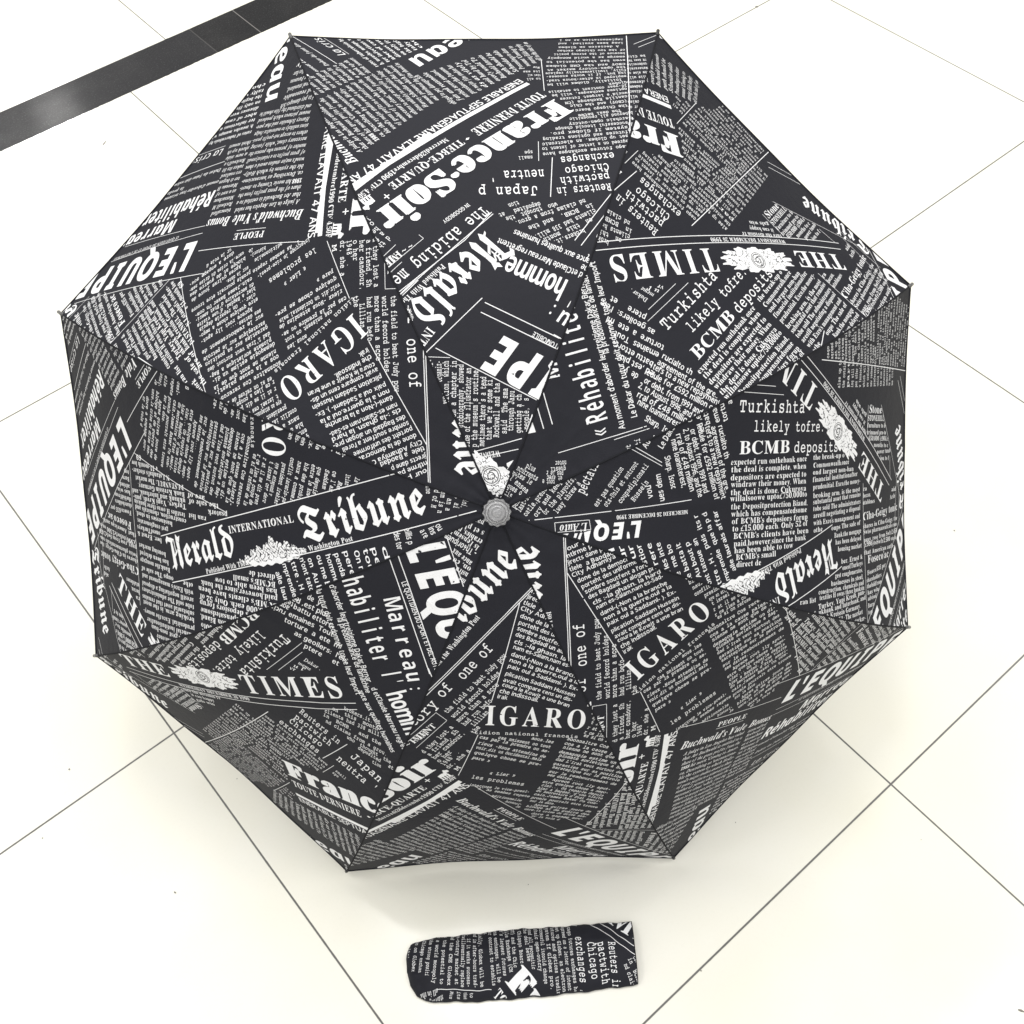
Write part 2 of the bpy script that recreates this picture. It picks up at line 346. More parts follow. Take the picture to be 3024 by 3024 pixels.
# letter outlines of the print: style, letter, advance, then closed contours, two symbols per coordinate (thousandths of an em)
OUTLINES = r"""WA5a/i3_/M3`,f,r,R,P,>,=,%,4+r,3+r+r.1+r.1,3-e,6-M,>-@,L-g.+09.+0h,]0c,J0S,=09,6/p,3/p+r3J+r3J,33.,92~,A -v.U.{160).U
WE5*2?3O+u3O+u36,235,E31,T3+,`2~,i2p,o2^,s2E,s,u,o,a,i,P,a,D,T,<,E,6,0,2+r,1+r+r2D+r2n.;2Q.;26-[2%-C1],w1G,h11,[0s,Q0W,J.y,G.p,L.j,S.e,^.b/X/:/U/`/K/{/80,/+06.u0K-p0e-p0e1^0L1^0E180;0s0/0Y/{0E/i05/R0+/70#.b/}0+3(0W2{0~2p1A2`1X2I1l2-1y1c2(172?17
WG6%023]/d3_/33[.`3S.53E-g31-A2r,z2U,^23,E1h,11>+~0l+u0;+r/c+u/.+~.V,1.),E-X,^-2,{,k-C,M-j,5.9+}.h+n/?+f/t+c0^+g1F+r2/,*2r,C2s.;2v.L2{.Z3(.e32.l3S.u3j.v3j/40$/40$.v0A.u0j.l0v.d1$.Y1+.K1/.:1/,n1+,]1#,M0u,A0h,70U,00?,,0$,+/S,0/-,?.f,Y.I-#.3-Q-~./-s.p-p/a-{1:.C2F.~3)/s3=0H370`3/0v3#112p1F2_1~1y2?1C2J1$2e1$2e3_2I3_20381,3I0[3U
WI2#/f3O+r3O+r36,F31,W3,,c3%,k2v,q2i,t2W,t,s,p,b,i,R,`,H,S,@,/,5+r,2+r+r/h+r/h,2.t,J.d2W.h2i.n2v.w3%/(3,/831/f36
WM86.e3O+s3O+s36,R3-,c2~,s,w,o,c,`,G,C,8+r,2+r+r.M+r.M,2-z,6-j,<-],D-S,O-L,a-H,v-G2E01+r0L+r392T3.,P2:,22:+r5y+r5y,25N,755,E5$2K5.2n572y5B3(5P3.5d335z365z3O313O0x.:
WO5~0:3^/p3`/I3^/$3X.]3P.;3D-u35-W3#,~2R,f28,Q1w,@1Y,21:,&0s+y0O+t0,+r/a+t/;+y.r,&.N,2.-,@-h,Q-I,f-.-;,W-V,C-s,2.8+~.X+q.{+i/D+d/i+b04+d0X+i0}+q1C+~1c,22%,C2A,W2Z,o2r-.3,-I3L.-3W.N3`.r3e/;3g/a3e0-3`0Q3W0u3L1<3,1z2r2;2[2T2C2k2(3$1f361%3P0^3X .v3)/h3=05380X3)0x2i182D1L1q1[191e0Q1h/a1].-1<,{0a,>/o,*/G,//$,>.`,X.E,~.0-Q-{./-r.p-o/a-z1:.@2F
WR5t/93O+s3O+s36,C3/,R3(,^2z,g2o,p2L,p,x,m,d,g,S,_,G,S,?,C,8,0,4+r,2+r+r/_+r/_,2/F,4/2,8.},?.q,G.i,S.c,d.`,x._/I.}/I1<+r3^+r3^,20s/Z1[/u220?2O0n2X1M2S1y2F2D2.2d1h2~1=360d3D0%3L /D3+/y2}0D2b0Z240b1O0`1*0X0e0M0I0>050)0$/i/s/I/l._/j.e2p.j2x.r3#.~3(
WS3H-[3Y-B3Q-+3F,o38,[3(,J2p,<2Z,(2)+}1I,$1(,,0c,90F,K0,,c/n-%/V-H/?.v.T/?.?/X.%/h-d/m-D/k--/e,r/Z,_/L,M/:,@/$,6.g,0.K,..%,1-^,;-?,K-$,c,h-&,S-K,C-x,5.Q+r.Q+r+b,3+b.j+e/2+j/R+r/p+~00,20H,C0],W0n,o0{-.1*-I10-g12.,0v/70k/H0M/i/d0<-K1P-@1_-81n-32$-128-32L-92_-B2p-O3#-`30-s38./3=.G3?.]3>/+32/?3(/t2S072)0T160n160n3`0Q3`0M3Q0G3G0>3A
WT4l+r3O+r14,314,91[,D2#,T2B,j2[-)2o-F2~-i3+.>3..=,x.9,c.2,R.*,F-w,=-g,7-Q,3-8,2-8+r13+r13,20s,30],70L,=0@,E07,Q01,b0-,w0,3.1%2~1_2]2*2%2<132U132U3O
t'3Q073y/23y/22Y/I1%/z1%072Y
t.3Q0(-(/b-1/A-(/+,l.},K/+,+/A+o/b+f0(+o0>,+0G,K0>,l
tC3Q0O2T0$2X/K2T.t2F.G20-y1k-V1F-:0t-%0C,s/h,o/.,s.M-%-r-:-@-V,o-y,J.F,-.t+q/I+d/~+`0>+a0Y+e21,I2K,c2R,o2T,{2S-+2I-<28-F2--G16,s0[,_0&,X/],[/;,e.w,u.]-0.E-J.3-k.%.5-x.]-u/.-{/t.20T.N1*.u1M/H1c0$1j0F1g0c1^0}1O161<1C1%1V0=1^04200,2:002A062E0>2D2:2>2F222N1y2P1h2M1Z2D1S291#2J
tJ3Q272H.R2F.F2C.=2<.721.51}.71n.<1d.D1].P1X0B1U0B.60?-^06-50%,q/h,[/G,N.x,J.T,N.7,Y-x,m-f---Z-P-V-}-V.8-S.H-M.S-F.Y-<.^,}.^,r.Y,l.Q,g,W,n,B-7,*-c+s.>+e.^+a/#+`/g+f0A+w0h,:1(,e17-A1<.*1<1U2C1X2O1]2V1d2[1n2^1}2X272K2D
tR3Q,x2H,d2D,W28,R2#,W1j,g1^-#1Y-P1Y-P,a,g,^,^,X,W,Q,R,;,W,%,d+s,x+o/.+r/8+v/?+~/C,-/E,;/C,H/?,R/7,Y/-,^.I,a.I._/?.^/P.Y/^.R/l.G/{.51O+z1c+p2K+o2`+s2m,%2q,;2o,H2k,R2e,X2Z,^2/,a0[.j0}.v1C//1^/G1q/e1~0,2&0P2#0q1v151h1P1N1s1?2$1-200q29062D .I1Y/T1Y0E1N0q1.1$0R0q/w0C/W/Q/L.I/L
tT3Q2*2H-?2H-)2D,v27,q1~,k/y,n/c,{/S-6/O-E/P-Q/U-X/]-_/x-d1U/71U/7,a-y,^-q,X-k,Q-g,H-f,;-j,%-w+s.1+o18+o1L+s1Y,%1^,;1X,P1J,]13,a01,a011U1_1U1h/h1l/]1s/U2#/P23/O2H/S2U/b2X/w2R1~2M272@2D
ta3Q021(/Q1-.{1+.O1#.(0r-d0b-P0P-J0;-K00-U/w-]/q-f/m.s02/509/O0;020/0U/f0=/1/p/6/I/8.`/3.&/$-R.g-1.E,w-v,p-E,u,v-*,Q-C,2-e+u.3+h.c+c/K+k0/,*0f,Q0j,70q,$0~+s15+o2)+o2@+s2N,%2S,;2Q,I2M,S2D,Z1Y,a1Y//1T/g1E091,0[0b0t /x.J0@.E0b.<0b-c0_-T0W-E08-&/e,j/K,b/0,].o,Z.T,].=,e.*,p-v-$-n-7-k-J-o-d-~-z.9.2.X.A/%.I/V.L
tb3Q-}3+-03+,s3&,e2t,`2_,o2@-329-J28-J,a,{,^,p,Y,g,R,b,H,`,;,e,%,s+s-0+o.1+o.=+r.E+}.H,1.H,Q.k,-/D+n0*+f0U+i0~+t1H,+1j,B2,,_2C-%2U-K2`-s2d.C2`.n2U/;2D/`2-0&1l0C1K0[1%0m0W0x0,0{/D0s.g0Z.A08.A2n.=2{.23) .G/#.R/<.a/Q.s/d/./s/F0#/a0+0#0-0@0+0Z0#0s/s1./d1@/Q1N/;1Y.~1`.c1c.F1^-v1O-P17-10s,s0M,e/~,`/`,b/D,i/-,t.r-).`-;.Q-Q.G-j.A.*.?.F.A.c
tc3Q0A1(/k1-/<1*.k0y.C0h-z0O-[03-C/k-1/D-%.u,}.G-%-v-1-L-C-%-[,_-z,A.C,).l+q/<+g/k+c0.+d0J+h1&+w22,Z2=,i2D,w2G-*2B-=2<-E2,-N1{-O1m-M1`-H1#,v0K,`/p,X/A,^.t,m.R-+.9-L.*-t.$.H.&.f../&.:/@.I/V.^/j.u/y/60+/S02/u040B000f/}0u/r16/V1W.~1f.s1v.p22.t2@/&2D/=2B0c2>0o280x2-0~1x1$1b0{1S0p1N0_0v0u
td3Q1Z3+0O3+083&0*2t0$2_0&2P0-2E072>1)281)090]0[0%0t/?0}.o0y.G0o-{0^-Y0F-=0*-$/c,n/=,c.o,`.C,c-q,m-G,~,}-8,Z-S,>-r,&.;+q.b+f/0+c/t+l0S,,0~,R0~,11$+}1-+r19+o2=+o2R+s2`,%2d,;2_,P2M,]23,a1z,a1z2n1v2{1l3) /E0-/c0+0#0#0</s0Q/d0c/Q0q/;0}.~1(.c1*.F1(.)0{-h0p-O0b-90O-&09,r/},g/a,`/D,^.u,c.P,q.1-.-t-M-f-r-a.A-f.n-s/:.0/Z.O/t.t0(
te3Q0=1*/j1-/81*.e0z.;0i-q0Q-R05-9/n-&/G,w.w,s.I,v-t-%-H-7,}-O,Z-l,=.5,&.^+p//+f/`+c26,H2C,T2K,b2N,o2M,y2;-42)-81s-60$,U/g,T/8,X.k,e.J,z.2-<-}-`-v..2<.42G.<2N.K2P.`2M/-2B/R21/u1s0:1U0T140j0h0z /A09/j0=05090V0.0u/u12/Z1B/<1I.u-x.u.*/=.=/].W/v.w0.
tf3Q1[3%0y3,033(/U2t/,2^.i2=.W1l.P15.R0o-a0o-I0k-;0^-60H-;02-J0$-b/{.V/{.V,b-`,b-H,^-:,P-5,;-:,%-I+s-b+o1=+o1T+s1c,%1h,;1c,P1S,^1;,b/O,b/O/{1E/{1]0$1k021p0H1k0^1[0k1C0o/L0o/O1N/V1h/d1z/v2,05230W261x2.2&242.2<222E242P2&2o
tg3Q/p0v/>0}.p0y.J0o.(0_-c0I-H0/-3/j,~/G,s.},p.S,s.+,}-_-1-;-F,v-`,[.#,E.F,6.l,,/:,)/u,10N,G0t,i0t,40q+^0f+80U*x0<*f/u*Z.E*].;*X.1*Q.$*>.#*4.1)s.V)c/9)^/m)a0@)j0f)x0{**1B*D1O*S1Y*g1a*~1f+=1j0/29022E072M0>2Q0H2S0U2N0k2@0w2)0{180{1&0y0v0q0s0d0s0F0G0c /D0,/m0(05/u0R/_0i/A0v.z0z.S0v.,0h-e0Q-H04-2/l-$/D,{.w-$.T-2.7-H-{-f-m.--i.S-n.{-{/C.8/`.V/u.x0(
th3Q.,3+-:3+,~3&,o2t,j2_,l2R,q2H,y2@-S28-S,a-+,^,z,Y,q,R,l,H,j,;,o,%,~+s-:+o/#+r/,+w/1,#/4,./3,H//,R/),Y.y,^.I,a.I.v.K/1.Q/E.[/W.i/h.x/u/00%/C0./W03/m0500020I0(0^/s0m/]0u/?0x.v0x,a0K,^0A,Y0:,R06,H04,;05,.0>+w2/+o2F+s2T,%2Y,;2S,P2B,]2(,a1o,a1o/.1j/d1Z061A0Y0y0s0Q1(0#1-/M1%.v0i.J0G.J2n.G2{.<3)
ti3Q/q3K/33A/*3./&2@/+22/12)/;1~/I1z/r1z0&2#002+0527072y04310/3>0%3F /i0{.20{-u0w-g0k-b0U-g0@-v03.40//70//7,a-W,a-?,]-0,P-+,;-0,%->+s-U+o1{+p25+w2=,.2>,;2:,O2,,]1p,a0.,a0.0d0+0q/z0y
tk3Q.93+-43+,w3&,i2t,d2_,f2P,l2E,v2>-b28-b,a-(,_,v,Z,m,T,g,I,e,;,j,%,y+s-6+o.@+p.H+t.T,*.X-z/&.E0Z,_0I,V0;,H06,70;,#0K+s0c+o25+o2L+s2Z,%2`,;2Z,Q2T,X2L,^1e,a/b.u0N/Y0x/x100&1B0-1l022$07220C260V210k1~0w1g0{0:0{/}0x/m0m/g0Z/k0K/v0>0*07.X.z.X2n.T2{.I3)
tl3Q/e3+-u3+-^3&-O2t-J2_-L2S-Q2I-Y2@-z29/328/3,a-a,a-H,]-9,P-4,;-9,%-G+s-_+o1r+p2++w24,.25,;20,O1},]1g,a0*,a0*2n0%2{/u3)
tm3Q/C1%.t1-.N1(..0t-q0a-n0o-j0u,`0{,I0w,;0j,60U,<0@,L03,g0/,{0/,{,a,P,^,E,Y,=,R,8,H,6,;,;,%,I+s,`+o.>+p.Q+w.Z,..[,;.Y,H.U,R.O,Y.E,^-q,a-q/_.)/z.@00.]05.m03.}0,/./}/8/m/>/Y/@/B/E+{/L+t/V+p0J+o0_+s0l,%0p,;0n,H0j,R0c,Y0X,^03,a03.v05/@0</]0H/s0X0)0k021%0516031C0,1L/{1R/g1V/G1X.v1X,I1],,1l+u2*+o2g+o2{+s3.,%33,;31,H3-,R3%,Y2v,^2P,a2P/.2M/d2D06250Y1x0s1W1(1-1-0[1%060l/t0L/c0k
tn3Q0Q1(0#1-/L1%.v0j.J0H.J0d.G0q.<0y.,0{,z0u,q0n,l0d,j0U,p0@-%03-@0/-S0/-S,a-+,^,z,Y,q,R,l,H,j,;,o,%-#+s-<+o/)+u//+}/3,,/5,;/3,H//,R/),Y.y,^.I,a.I.w.K/2.Q/E.[/V.i/g.x/u/00%/C0./W03/m050I0(0k/]0u.v0u,a0J,^0@,Y09,R05,H03,;05,-09+}0?+u2?+r2J+v2R+~2W,.2Y,;2S,P2B,]2(,a1n,a1n/.1j/d1Y061@0Y0y0s
to3Q091*/c1-/01*.]0y.40h-j0P-J04-1/l,y/E,n.u,j.G,n-t,y-I-1,~-J,Z-j,>.4,&.^+p/1+f/b+c09+f0g+p16,&1Z,>1y,Z28,~2J-I2U-t2Y.G2U.u2J/E28/l1y041Z0P160h0g0y /B0;/c0=0)0;0F030a0&0y/p12/[1B/D1N/*1U.g1W.G1U.&1N-e1B-I12-20y,y0b,i0F,]0),U/c,S/B,U/%,^.e,j.L,z.8-3.(-K-v-f-o.(-m.G-o.g-v/*.(/D.8/[.L/p.e0&/$03
tp3Q0W0y0,0}/I0t.m0].A0:.A0d.>0q.30y-}0{-00{,s0w,e0k,`0U,f0@,v03-70/-J0/-J*P,{*M,o*H,g*A,b*7,`**,e)o,s)b-0)^/q)b/y)g0$)n0)**0$*?/q*L/Z*P.@*P.@,W.i,4/I+v04+n0_+q1++z1N,01o,E20,`2F-$2V-I2a-q2d.A2a.m2V/;2E/a2.0)1l0E1K0]1&0n .@.b.G.}.Q/9.a/N.r/a/-/p/E/{/`0(/~0*0A0(0[/{0t/p1//b1A/O1O/:1Z.}1a.c1c.F1^-w1P-R18-40t,v0N,h/~,c/`,e/E,l/-,w.r-,.a->.Q-S.G-k.@.+.>.F
tr3Q1g1+1I1-0X0z/l0R/1/q/10d/.0q.~0y.m0{-V0{-?0w-10k-,0U-10@-B03-^0/.;0/.;,a-A,a-),],t,P,o,;,t,%-(+s-@+o1)+p1=+w1E,.1F,;1B,O14,]0x,a/1,a/1.u/p/X0P0$1*011H0+2%/m21/o2</t2F/}2N0,2T0D2Q0V2H0g290t2$1$
ts3Q/q1,/J1..l1*.<0w-p0b-T0E-C/}-=/T-C/+-U.b-t.F.B.2.w.&/Z-~0?-}0[-w0p-p1#-f1--U1/-?1,-+0~,t0l,e0U,X09,Q/r,O/K,R/(,Z.c,h.J,x.8-0.$-U-r-a-c-e-L-`-@-Q-;-9-;,;-@+z-M+i-c+c-q+f.<+z.q+n/H+f/x+d0W+i1-+v1T,41q,R2(,w2.-E2+-f1~.(1o.?1Z.R1A.b0}.l0W.t.P/..A/8.8/E.6/W.8/j.A/z.O0..c0:.}0A/?0C/w0<0L0&0t/^1+/K19/@1F/<1[/B1h/T1k/q1k0P1h0m1[1$1G1+0<1%
tt3Q.m2R.]2T.E2O.72@.32(.30`-20^-$0Y,u0S,o0H,m09,r0#-%/r-=/n.3/n.3-q.5->.;,r.E,V.l,-/F+n01+f2.,92K,O2S,[2V,h2U,r2K-)2;-321-41y-10p,e0L,]0,,Y/r,Z/Q,d/F,m/=,y/5-//0-D/,/n1=/n1U/r1e0#1j091e0N1S0[180`/-0`/*25/%2C.y2M
tu3Q-50{,x0w,j0k,e0U,k0@,{03-;0/-O0/-O-b-b,Y.?+x/@+e/^+g/y+l0P,(1#,G1#,,1&+y12+q1B+o24+o2K+s2Y,%2_,;2X,P2H,]2.,a1u,a1o0o1i0v1^0z0?0{0(0w/t0k/o0U/t0@0&030<0/1#0/1#-t0}-_0v-J0`-&0P,t0>,i0*,a/o,[/X,Y/6,].t,g.`,v.Q-2.H-O.F-t.@0t.:0x
tv3Q,~0{,f0w,W0k,R0U,T0H,X0=,a06,m02-20//6+h/?+b/K+_/l+_/x+b0(+h00+p2.0/2V022b062j0=2o0H2q0U2l0k2^0w2F0{0<0u050n010d000U020G070=0A060N02120//],c.:0/.j02.v06/#0=/)0H/+0U/*0d/%0n.y0u
tw3Q,`0{,I0w,;0j,70U,80H,<0>,B07,K02,d0/-z,1.2+i.:+c.E+_.S+^.h+b.w+n/%,&/b.S0W+i0a+c0l+_0z+^14+b1B+n1L,&2a0/3&073-0>310H320U3.0j2~0w2k0{1$0x0w0s0q0l0m0c0l0U0n0G0r0=0{061,021m0/0x,~0,/T/~/Z/r/_/d/`/P/[/A/O/7/<.T,~-^0/.E02.P06.Y0=.^0G.`0U._0d.Z0n.T0u
tx3Q._0{-.0x,}0t,t0m,p0b,n0T,o0G,s0=,z06-*02-O0//5.M-L,a-#,],j,Q,c,=,g,&,t+s-.+o.[+o.y+s/2,$/8,:/2,O.z,].S,a/d-y1$,a0k,a0P,]0@,O0;,:0A,$0S+s0q+o2R+u2Z+}2`,,2a,:2],O2N,]23,a0=.R1n0/1}0/2?032Q0@2W0U2V0a2M0q2E0w0f0{0H0w060j000T070?0J030m0//i/(.`00.y03/30?/:0T/40j.}0w
ty3Q-+0{,n0w,`0k,Z0U,]0H,b0>,i07,u02-;0//:,7.E*P-5*P,z*L,l*?,g**,l)n,r)g,{)b/i)^0%)b05)o0:**08*802*B0)*I/w*M/B*P250/2[072c0>2g0H2i0U2d0k2U0w2>0{0Q0u0K0n0G0d0E0U0G0H0L0>0T070a02190//i-7.B0/.s02/#07/,0>/10H/30U/10d/-0n/&0u
h'.:-/4(+r4(+r2X,10w,p0w-/2X
h(0,.{3l.-3l+r.N.-)1.{)1-@.N
h)0,,f3l+r3l-S.N+r)1,f)1.{.N
h,.m-b,2,f-L+r,[,L+y,**j,**2
h-/~.r/#+r/#+r-b.r-b
h..e-Y,K,f-?+r,K,f+W
h10?/44%.44%+r28,U1C-R2/-{2S-y+f/4+f
h22V0J3T.V40-/3q+t3,,X27-W2o.T3%/N2d/o1l/]0r/%/}.#.u+r,g+r+f1K+f1K,u-F,u-F,h/%.E0-/S0p0^1/1s
h4380x4*/d4*+r.W+r-U/d-U/d+f0x+f0x-U2--U2-.d0x.d /h2g/x2g/h2C/O1w/f2-/d1-/d.d-8.d
h52C,E4%,(0&,_/^-C/i.(/n/O/J/w.A/J-/.+,f-%,r+r-A+r,-,t+f.,+[0G,D18.J0L0=.G0w-_0s->0n-M2q0_2q0_4%
h62U074./`40-h3e,X2X,%1%+r/=,9-:-<,$.g+Z0c,E1J.L0h0D.{1&-d0f-#0+-10+->12-d21.N2m/d3)053%0l2t0l4$ .g/{/m/V03.L/h-1.e,f-q-$-@-f-0.]-B/;-u/j
h72^1R4%+r4%+r2q0.2q,n+f.7+f1R3,
h82X0O3[.`40-F3u,M37,/2,,V0k-K0*,i/`,..x+r-u,Z,7.c+Z0d,91M-x16.z0R/b/k0.0G0P0}13162, ._3*/Y2k/y2(/X14.c0_.&0}-U1J-E2&-f2l -N.p.Q/Q.[/M/k.m06-x/n-&.a,b-O-&-/-u
h92U0%3f.W40-13l,62m+r1=,T/G.?.e/W/%0#.Y/X-Z.n,y-W,c,L,r,L+h-*+_-Z+[/S,&0c-31<.f1J0N1)2Q -T2Z.W3%/K2g/{2$011//y0P/G/}.S/k-N05-/1?
h:.e-Y0B,f16+r0B,f/N -Y,K,f-?+r,K,f+W
hA4U064)/-4)+r+f-4+f.0.71/.72,+f3J+f /^2F0e/F.W/F/I1]
hB2s+r4%+r+f.p+f0z,C1h.01P/90l/u/y03/y0(1)0]1O1v0`3V.?4% -12t.A2t/f2[011j/m0w.O0Z-10Z -1/P.T/P0#//0F.80$-:.Z,q-1,q
hC3G2<3]/q40-b3Y,A2,+r/t,>-^-W,0/a+[0q+c1t+}1t-/0m,r/q,j-s-Z-7/s-w21/r2}0m2p1f2Q
hD3b+r4%+r+f.;+f1J,k2V/y2*250^3V.O4% -12t.?2t0M2316/z.(,r-1,r
hE1g+r4%+r+f0[+f0[,t-1,t-1/O0I/O0I0]-10]-12r0[2r0[4%
hG3w1M4$0140-q3Z,E2/+r/s,A-[-a,0/o+[1E+e2l,*2l09/h09/h/*1R/*1R,x0{,n0,,i.I-2-P.:-6/r-{210/2}142p2:2O2g3Z
hH3G-14%+r4%+r+f-1+f-1/N0~/N0~+f2<+f2<4%0~4%0~0]-10]
hI02/&4%+r4%+r36,m2},m,j+r,V+r+f/&+f/&,V.,,j.,2}/&36
hK3;-14%+r4%+r+f-1+f-1.w-m/P0Z+f20+f.f0F2(4%0Q4%-10=
hL1j-14%+r4%+r+f0_+f0_,u-1,u
hM5<+r4%+r+f-*+f-*0f-(1{/L+f2s+f2s0l2v1z41+f414%2K4%/w-L0)-L-X4%
hN3[+r4%+r+f-*+f-*0C-&1V1-+f2P+f2P4%1=4%1=/D1C-F1S-F-:4%
hO4`1n3[/e41-V3[,=2.+r/u,=-`-V,1/d+[1n,13.-_3T/t3.2/ -o23/e2}1Y2326/t1Y-Y/d,j-n-Y-7/t
hP2H+r4%+r+f-1+f-1.q-y.q/u/80z071=1T0R3F.14% -12t.%2t/P2S/y1O/K0B-m/~-1/~
hQ4`1n3[/e41-V3[,=2.+r/u,=-`-V,1/c+[/x+]1O)n3?)n1<+y2x-?3T/t3.2/ -o23/e2}1Y2326/t1Y-Y/d,j-n-Y-7/t
hR3,+r4%+r+f-1+f-1/(.S/(0N+f1{+f/e/H0F/h1%0N1=1[0R3K.94% -12s.12s/R2V/y1V/T0T.503-103
hS2B/u4$.`40-<3s,@30+z1z,R0G../L/9.{/i.Q/v-x/Q-,.9,i-&,v+r->+r,&,x+e.7+[0G,917.#0x//01/t-w0u-I1C-<1x-Z2a._2}/]2q0^2R1)3^
hT3<214%+r4%+r2r.E2r.E+f/_+f/_2r212r
hU3K-14%+r4%+r.c,a,M/(+[0t,%1{-02@.b2@4%1(4%1(.e0X-@/.,j-^-<-1.d
hV4.-74%+r4%.o+f0%+f2~4%1^4%/m.m/P-q/J-V/D-q
hY3l-<4%+r4%.].u.]+f/v+f/v.y2a4%1=4%/<09
ha210N1[.g2/-W1{,P1U,v0U-m0w.`1)/P0k/k/o/k/].t/Y,]/(+r-U,L,+-u+[/3+r0*+f1%+f1%/~ -V.?/(.^/j.a/j.>/?-+.0,c-L,u-4-S
hb2Z-/4T+r4T+r+f,m+f-]+t.r+Z0i,K1O.s0i1?.r20-]1q,x18-+18-/2A -N0R.^1#03.q/l-;.d,e-N-;
hc1d/g2&.n20-@1l,:0e+r.p,9-%-<+z.g+[/`+d0K+~0K-1/X,p.i,g-W-=-3.n.q0~/L0v050b0X1h
hd2Y1N4T074T072#0<1:0H1:/c1r.N21,W1?+r.r,W,K.M+Z/c+u0J+f1N+f -T0L.]1&/s0O08.p08.b/r-5.^,e-T-;-3.p
he2H0*1k.`20-51g,70X+r.o,:-+-A+}.t+[0#+e1$,(1$-6/x,o.{,f-_-9-7.U1=.U1=/>0}0j -^0]._1(/^0[/x/Z-:/Z
hf1N/c4S.~4Y-M4),w2>,w2%+r1b+r0~,w0~,w+f.4+f.40~/c0~/c2%.42%.42<.H38/(3R/O3M0$3@0C4C
hg2Y/Z1u.M21,U1:+r.r,U,N.P+Z09,@08+d/n*U.c*/,B*],B)K._)&0k)d1N+g1N2%0K2%0?180I18 -V0N.[1%/o0T09.q09._/p-2.^,d-U-:-3.q
hh2B-/4T+r4T+r+f-/+f-/.{-O0Q.e1$/{/`/{+f17+f17/m0]1W.t2/-f1s,y15-+15-/1u
hi.K--4-,Y4>,*4-+r3R,*2y,Y2g--2y-@3R -72%+z2%+z+f-7+f
hj/w.X4-.+4>-V4--C3R-V2y.+2g.X2y.l3R .c2%-K2%-K*z-8*>,f*/,E*2+r*<+r)6,C)+,t)&.<)T.c*y
hk2B-.4T+r4T+r+f-.+f-..%-^.N/b+f17+f.R/?1,2%/V2%-Y/y-+/?-+/-,v/-
hl.:-/4T+r4T+r+f-/+f
hm5u0_1/.l21-c1t,y16-)16,v2%+r2%+r+f-/+f-/.}-L0R.V1#/c/c/c+f0y+f0y/31?0V2H1$3S/c3S+f4j+f4j/m4:1X2[201K1s0[1/
hn2B0^1X.v20-g1u,z16-)16,v2%+r2%+r+f-/+f-/.}-O0Q.e1$/{/`/{+f17+f17/m
ho2p0@1h.l21,_1>+r.u,9-/-<,#.j+Z0x,N1e.s1C0^ -V0M.j1%0$0M0I.t0$->.k,e-V->-3.t
hp2Y0i1A.s21-]1q,x16-)16,w2%+r2%+r)&-/)&-/+^--,2-^+t.r+Z0i,L1N.t .a1%/l0M04.t0$-h/S,~.e,e-N-<-/.u-//*-Q0U
hq2Z/d1q.N21,X1?+r.r,W,K.K+Z/c+u09,808)&1O)&1O2%0K2%0>160I16 -T0L.]1&/r0P09.p09.`/q-4._,e-T-<-3.p
hr0k/52..k20-^1h,v0w-(0w,x2%+r2%+r+f-/+f-//*-C0+-z0f.h0{/)0y/Q0r/`2(
hs1X/A2%.;20,T1c+r0I,./R,l.y.e.,/.-i/7-L.x,v-w,b,w,o+t-8+t,&,l+e-w+[/h,,0M-R08.H/U.~.V/K-_/n-70/--0L-D0s.61)/%0y/x0^0E1a
ht0t-}3H-23H,h2,+r1b+r0~,e0~,e-Z,},I-b+k.Z+[/6+a/i+o/i,q/8,f.m,c.7,x-}-`-}0~/e0~/e2%-}2%
hu2D-02%+r2%+r-w,L,3.4+[/C+p04+f19+f192%/}2%/}.i/Z-9.E,f-0.*
hv3,-72%+r2%.:+f/W+f1{2%0[2%.n,s.~,s.u-:
hw5x-32&+r2&-Y+g.w+g0%/80=010F010]/91c+g3)+g4m2&3Q2&2G-d2;-&2J-&2>-d0~2&/d2&.L-~.@-G.H-%.8-%
hx3(-J2%+{2%.1.y+r+f-?+f.u.&0N+f1w+f/^.y1m2%0E2%.u/q
hy3--72%+r2%.C+p.)+.-X*F,n*.,P*0,(*6,()1,Q)*-%)&.M)V/@*}1}2%0[2%/D.R/)-Y.s,z/&,z.q-^.U.Q
hz1`0M2%,)2%,)0~.}0~+r,V+r+f0T+f0T,i-G,i0M1-
h£2D0M3n-006+~06+~.y,h.y+r+Z-r+l/j+]0I+b1,+r1,-6/n,y.~-&-r-.-Y--.+.y/;.y/;06.U060C2K0s2C192C
hé2#.I17+r.L.L+Z0^,;0^-R.j,s-H.-0s.- -I/&.J/z/>/& /m3C.A3C-L1J.B1J
m'2o/t3z.m3z.m2Y/+1$/[1$/t2Y
m(2o0k3d0-3d-v.N0-)90k)9/2.N
m)2o.Y3d-v3d/T.N-v)9.Y)90k.N
m,2o00,2/>-@.V,Z//+{.e*i.e*I
m-2o0h.v-y.v-y-j0h-j
m.2o0,,K/C-4.Z,K/C+c
m02o0W2V/C3$-`2&-)/A-B-F./,,/C+^1&,]1^/A1D1= .J1L/C2/0<1L0]/A0<-6/C,R.J-6.)/A
m12o/p2X/Y2}/A2y-b2Q-=2+-e1b.t1y.t,b.%,b-G,[-7,:-b+n1$+n1O,:1?,[0a,b/p,b
m22o0W2g/M3$.V2s-m2Q-G20-?1g-E1=-a1..51N.d1}/K220<1m0Y0t0=/{/h/A-@,y-$,B-[+n1=+n1[,61b,j1:-=0m,j.K,j0(.@0{/?1O001^0x1D1~
m32o0M2j/I3$.N2q-c2M-F1{-Q1a-l1W.+1`.n2*/C22001p0K1$080H/`0)/&/z.g/V.q/7/<//0@.i0_-r0<,y/9,W-N-0-1-%-$,d-A,5.0+l/6+^0P+w1E,c1b-r1B/&0C/_1L12142.
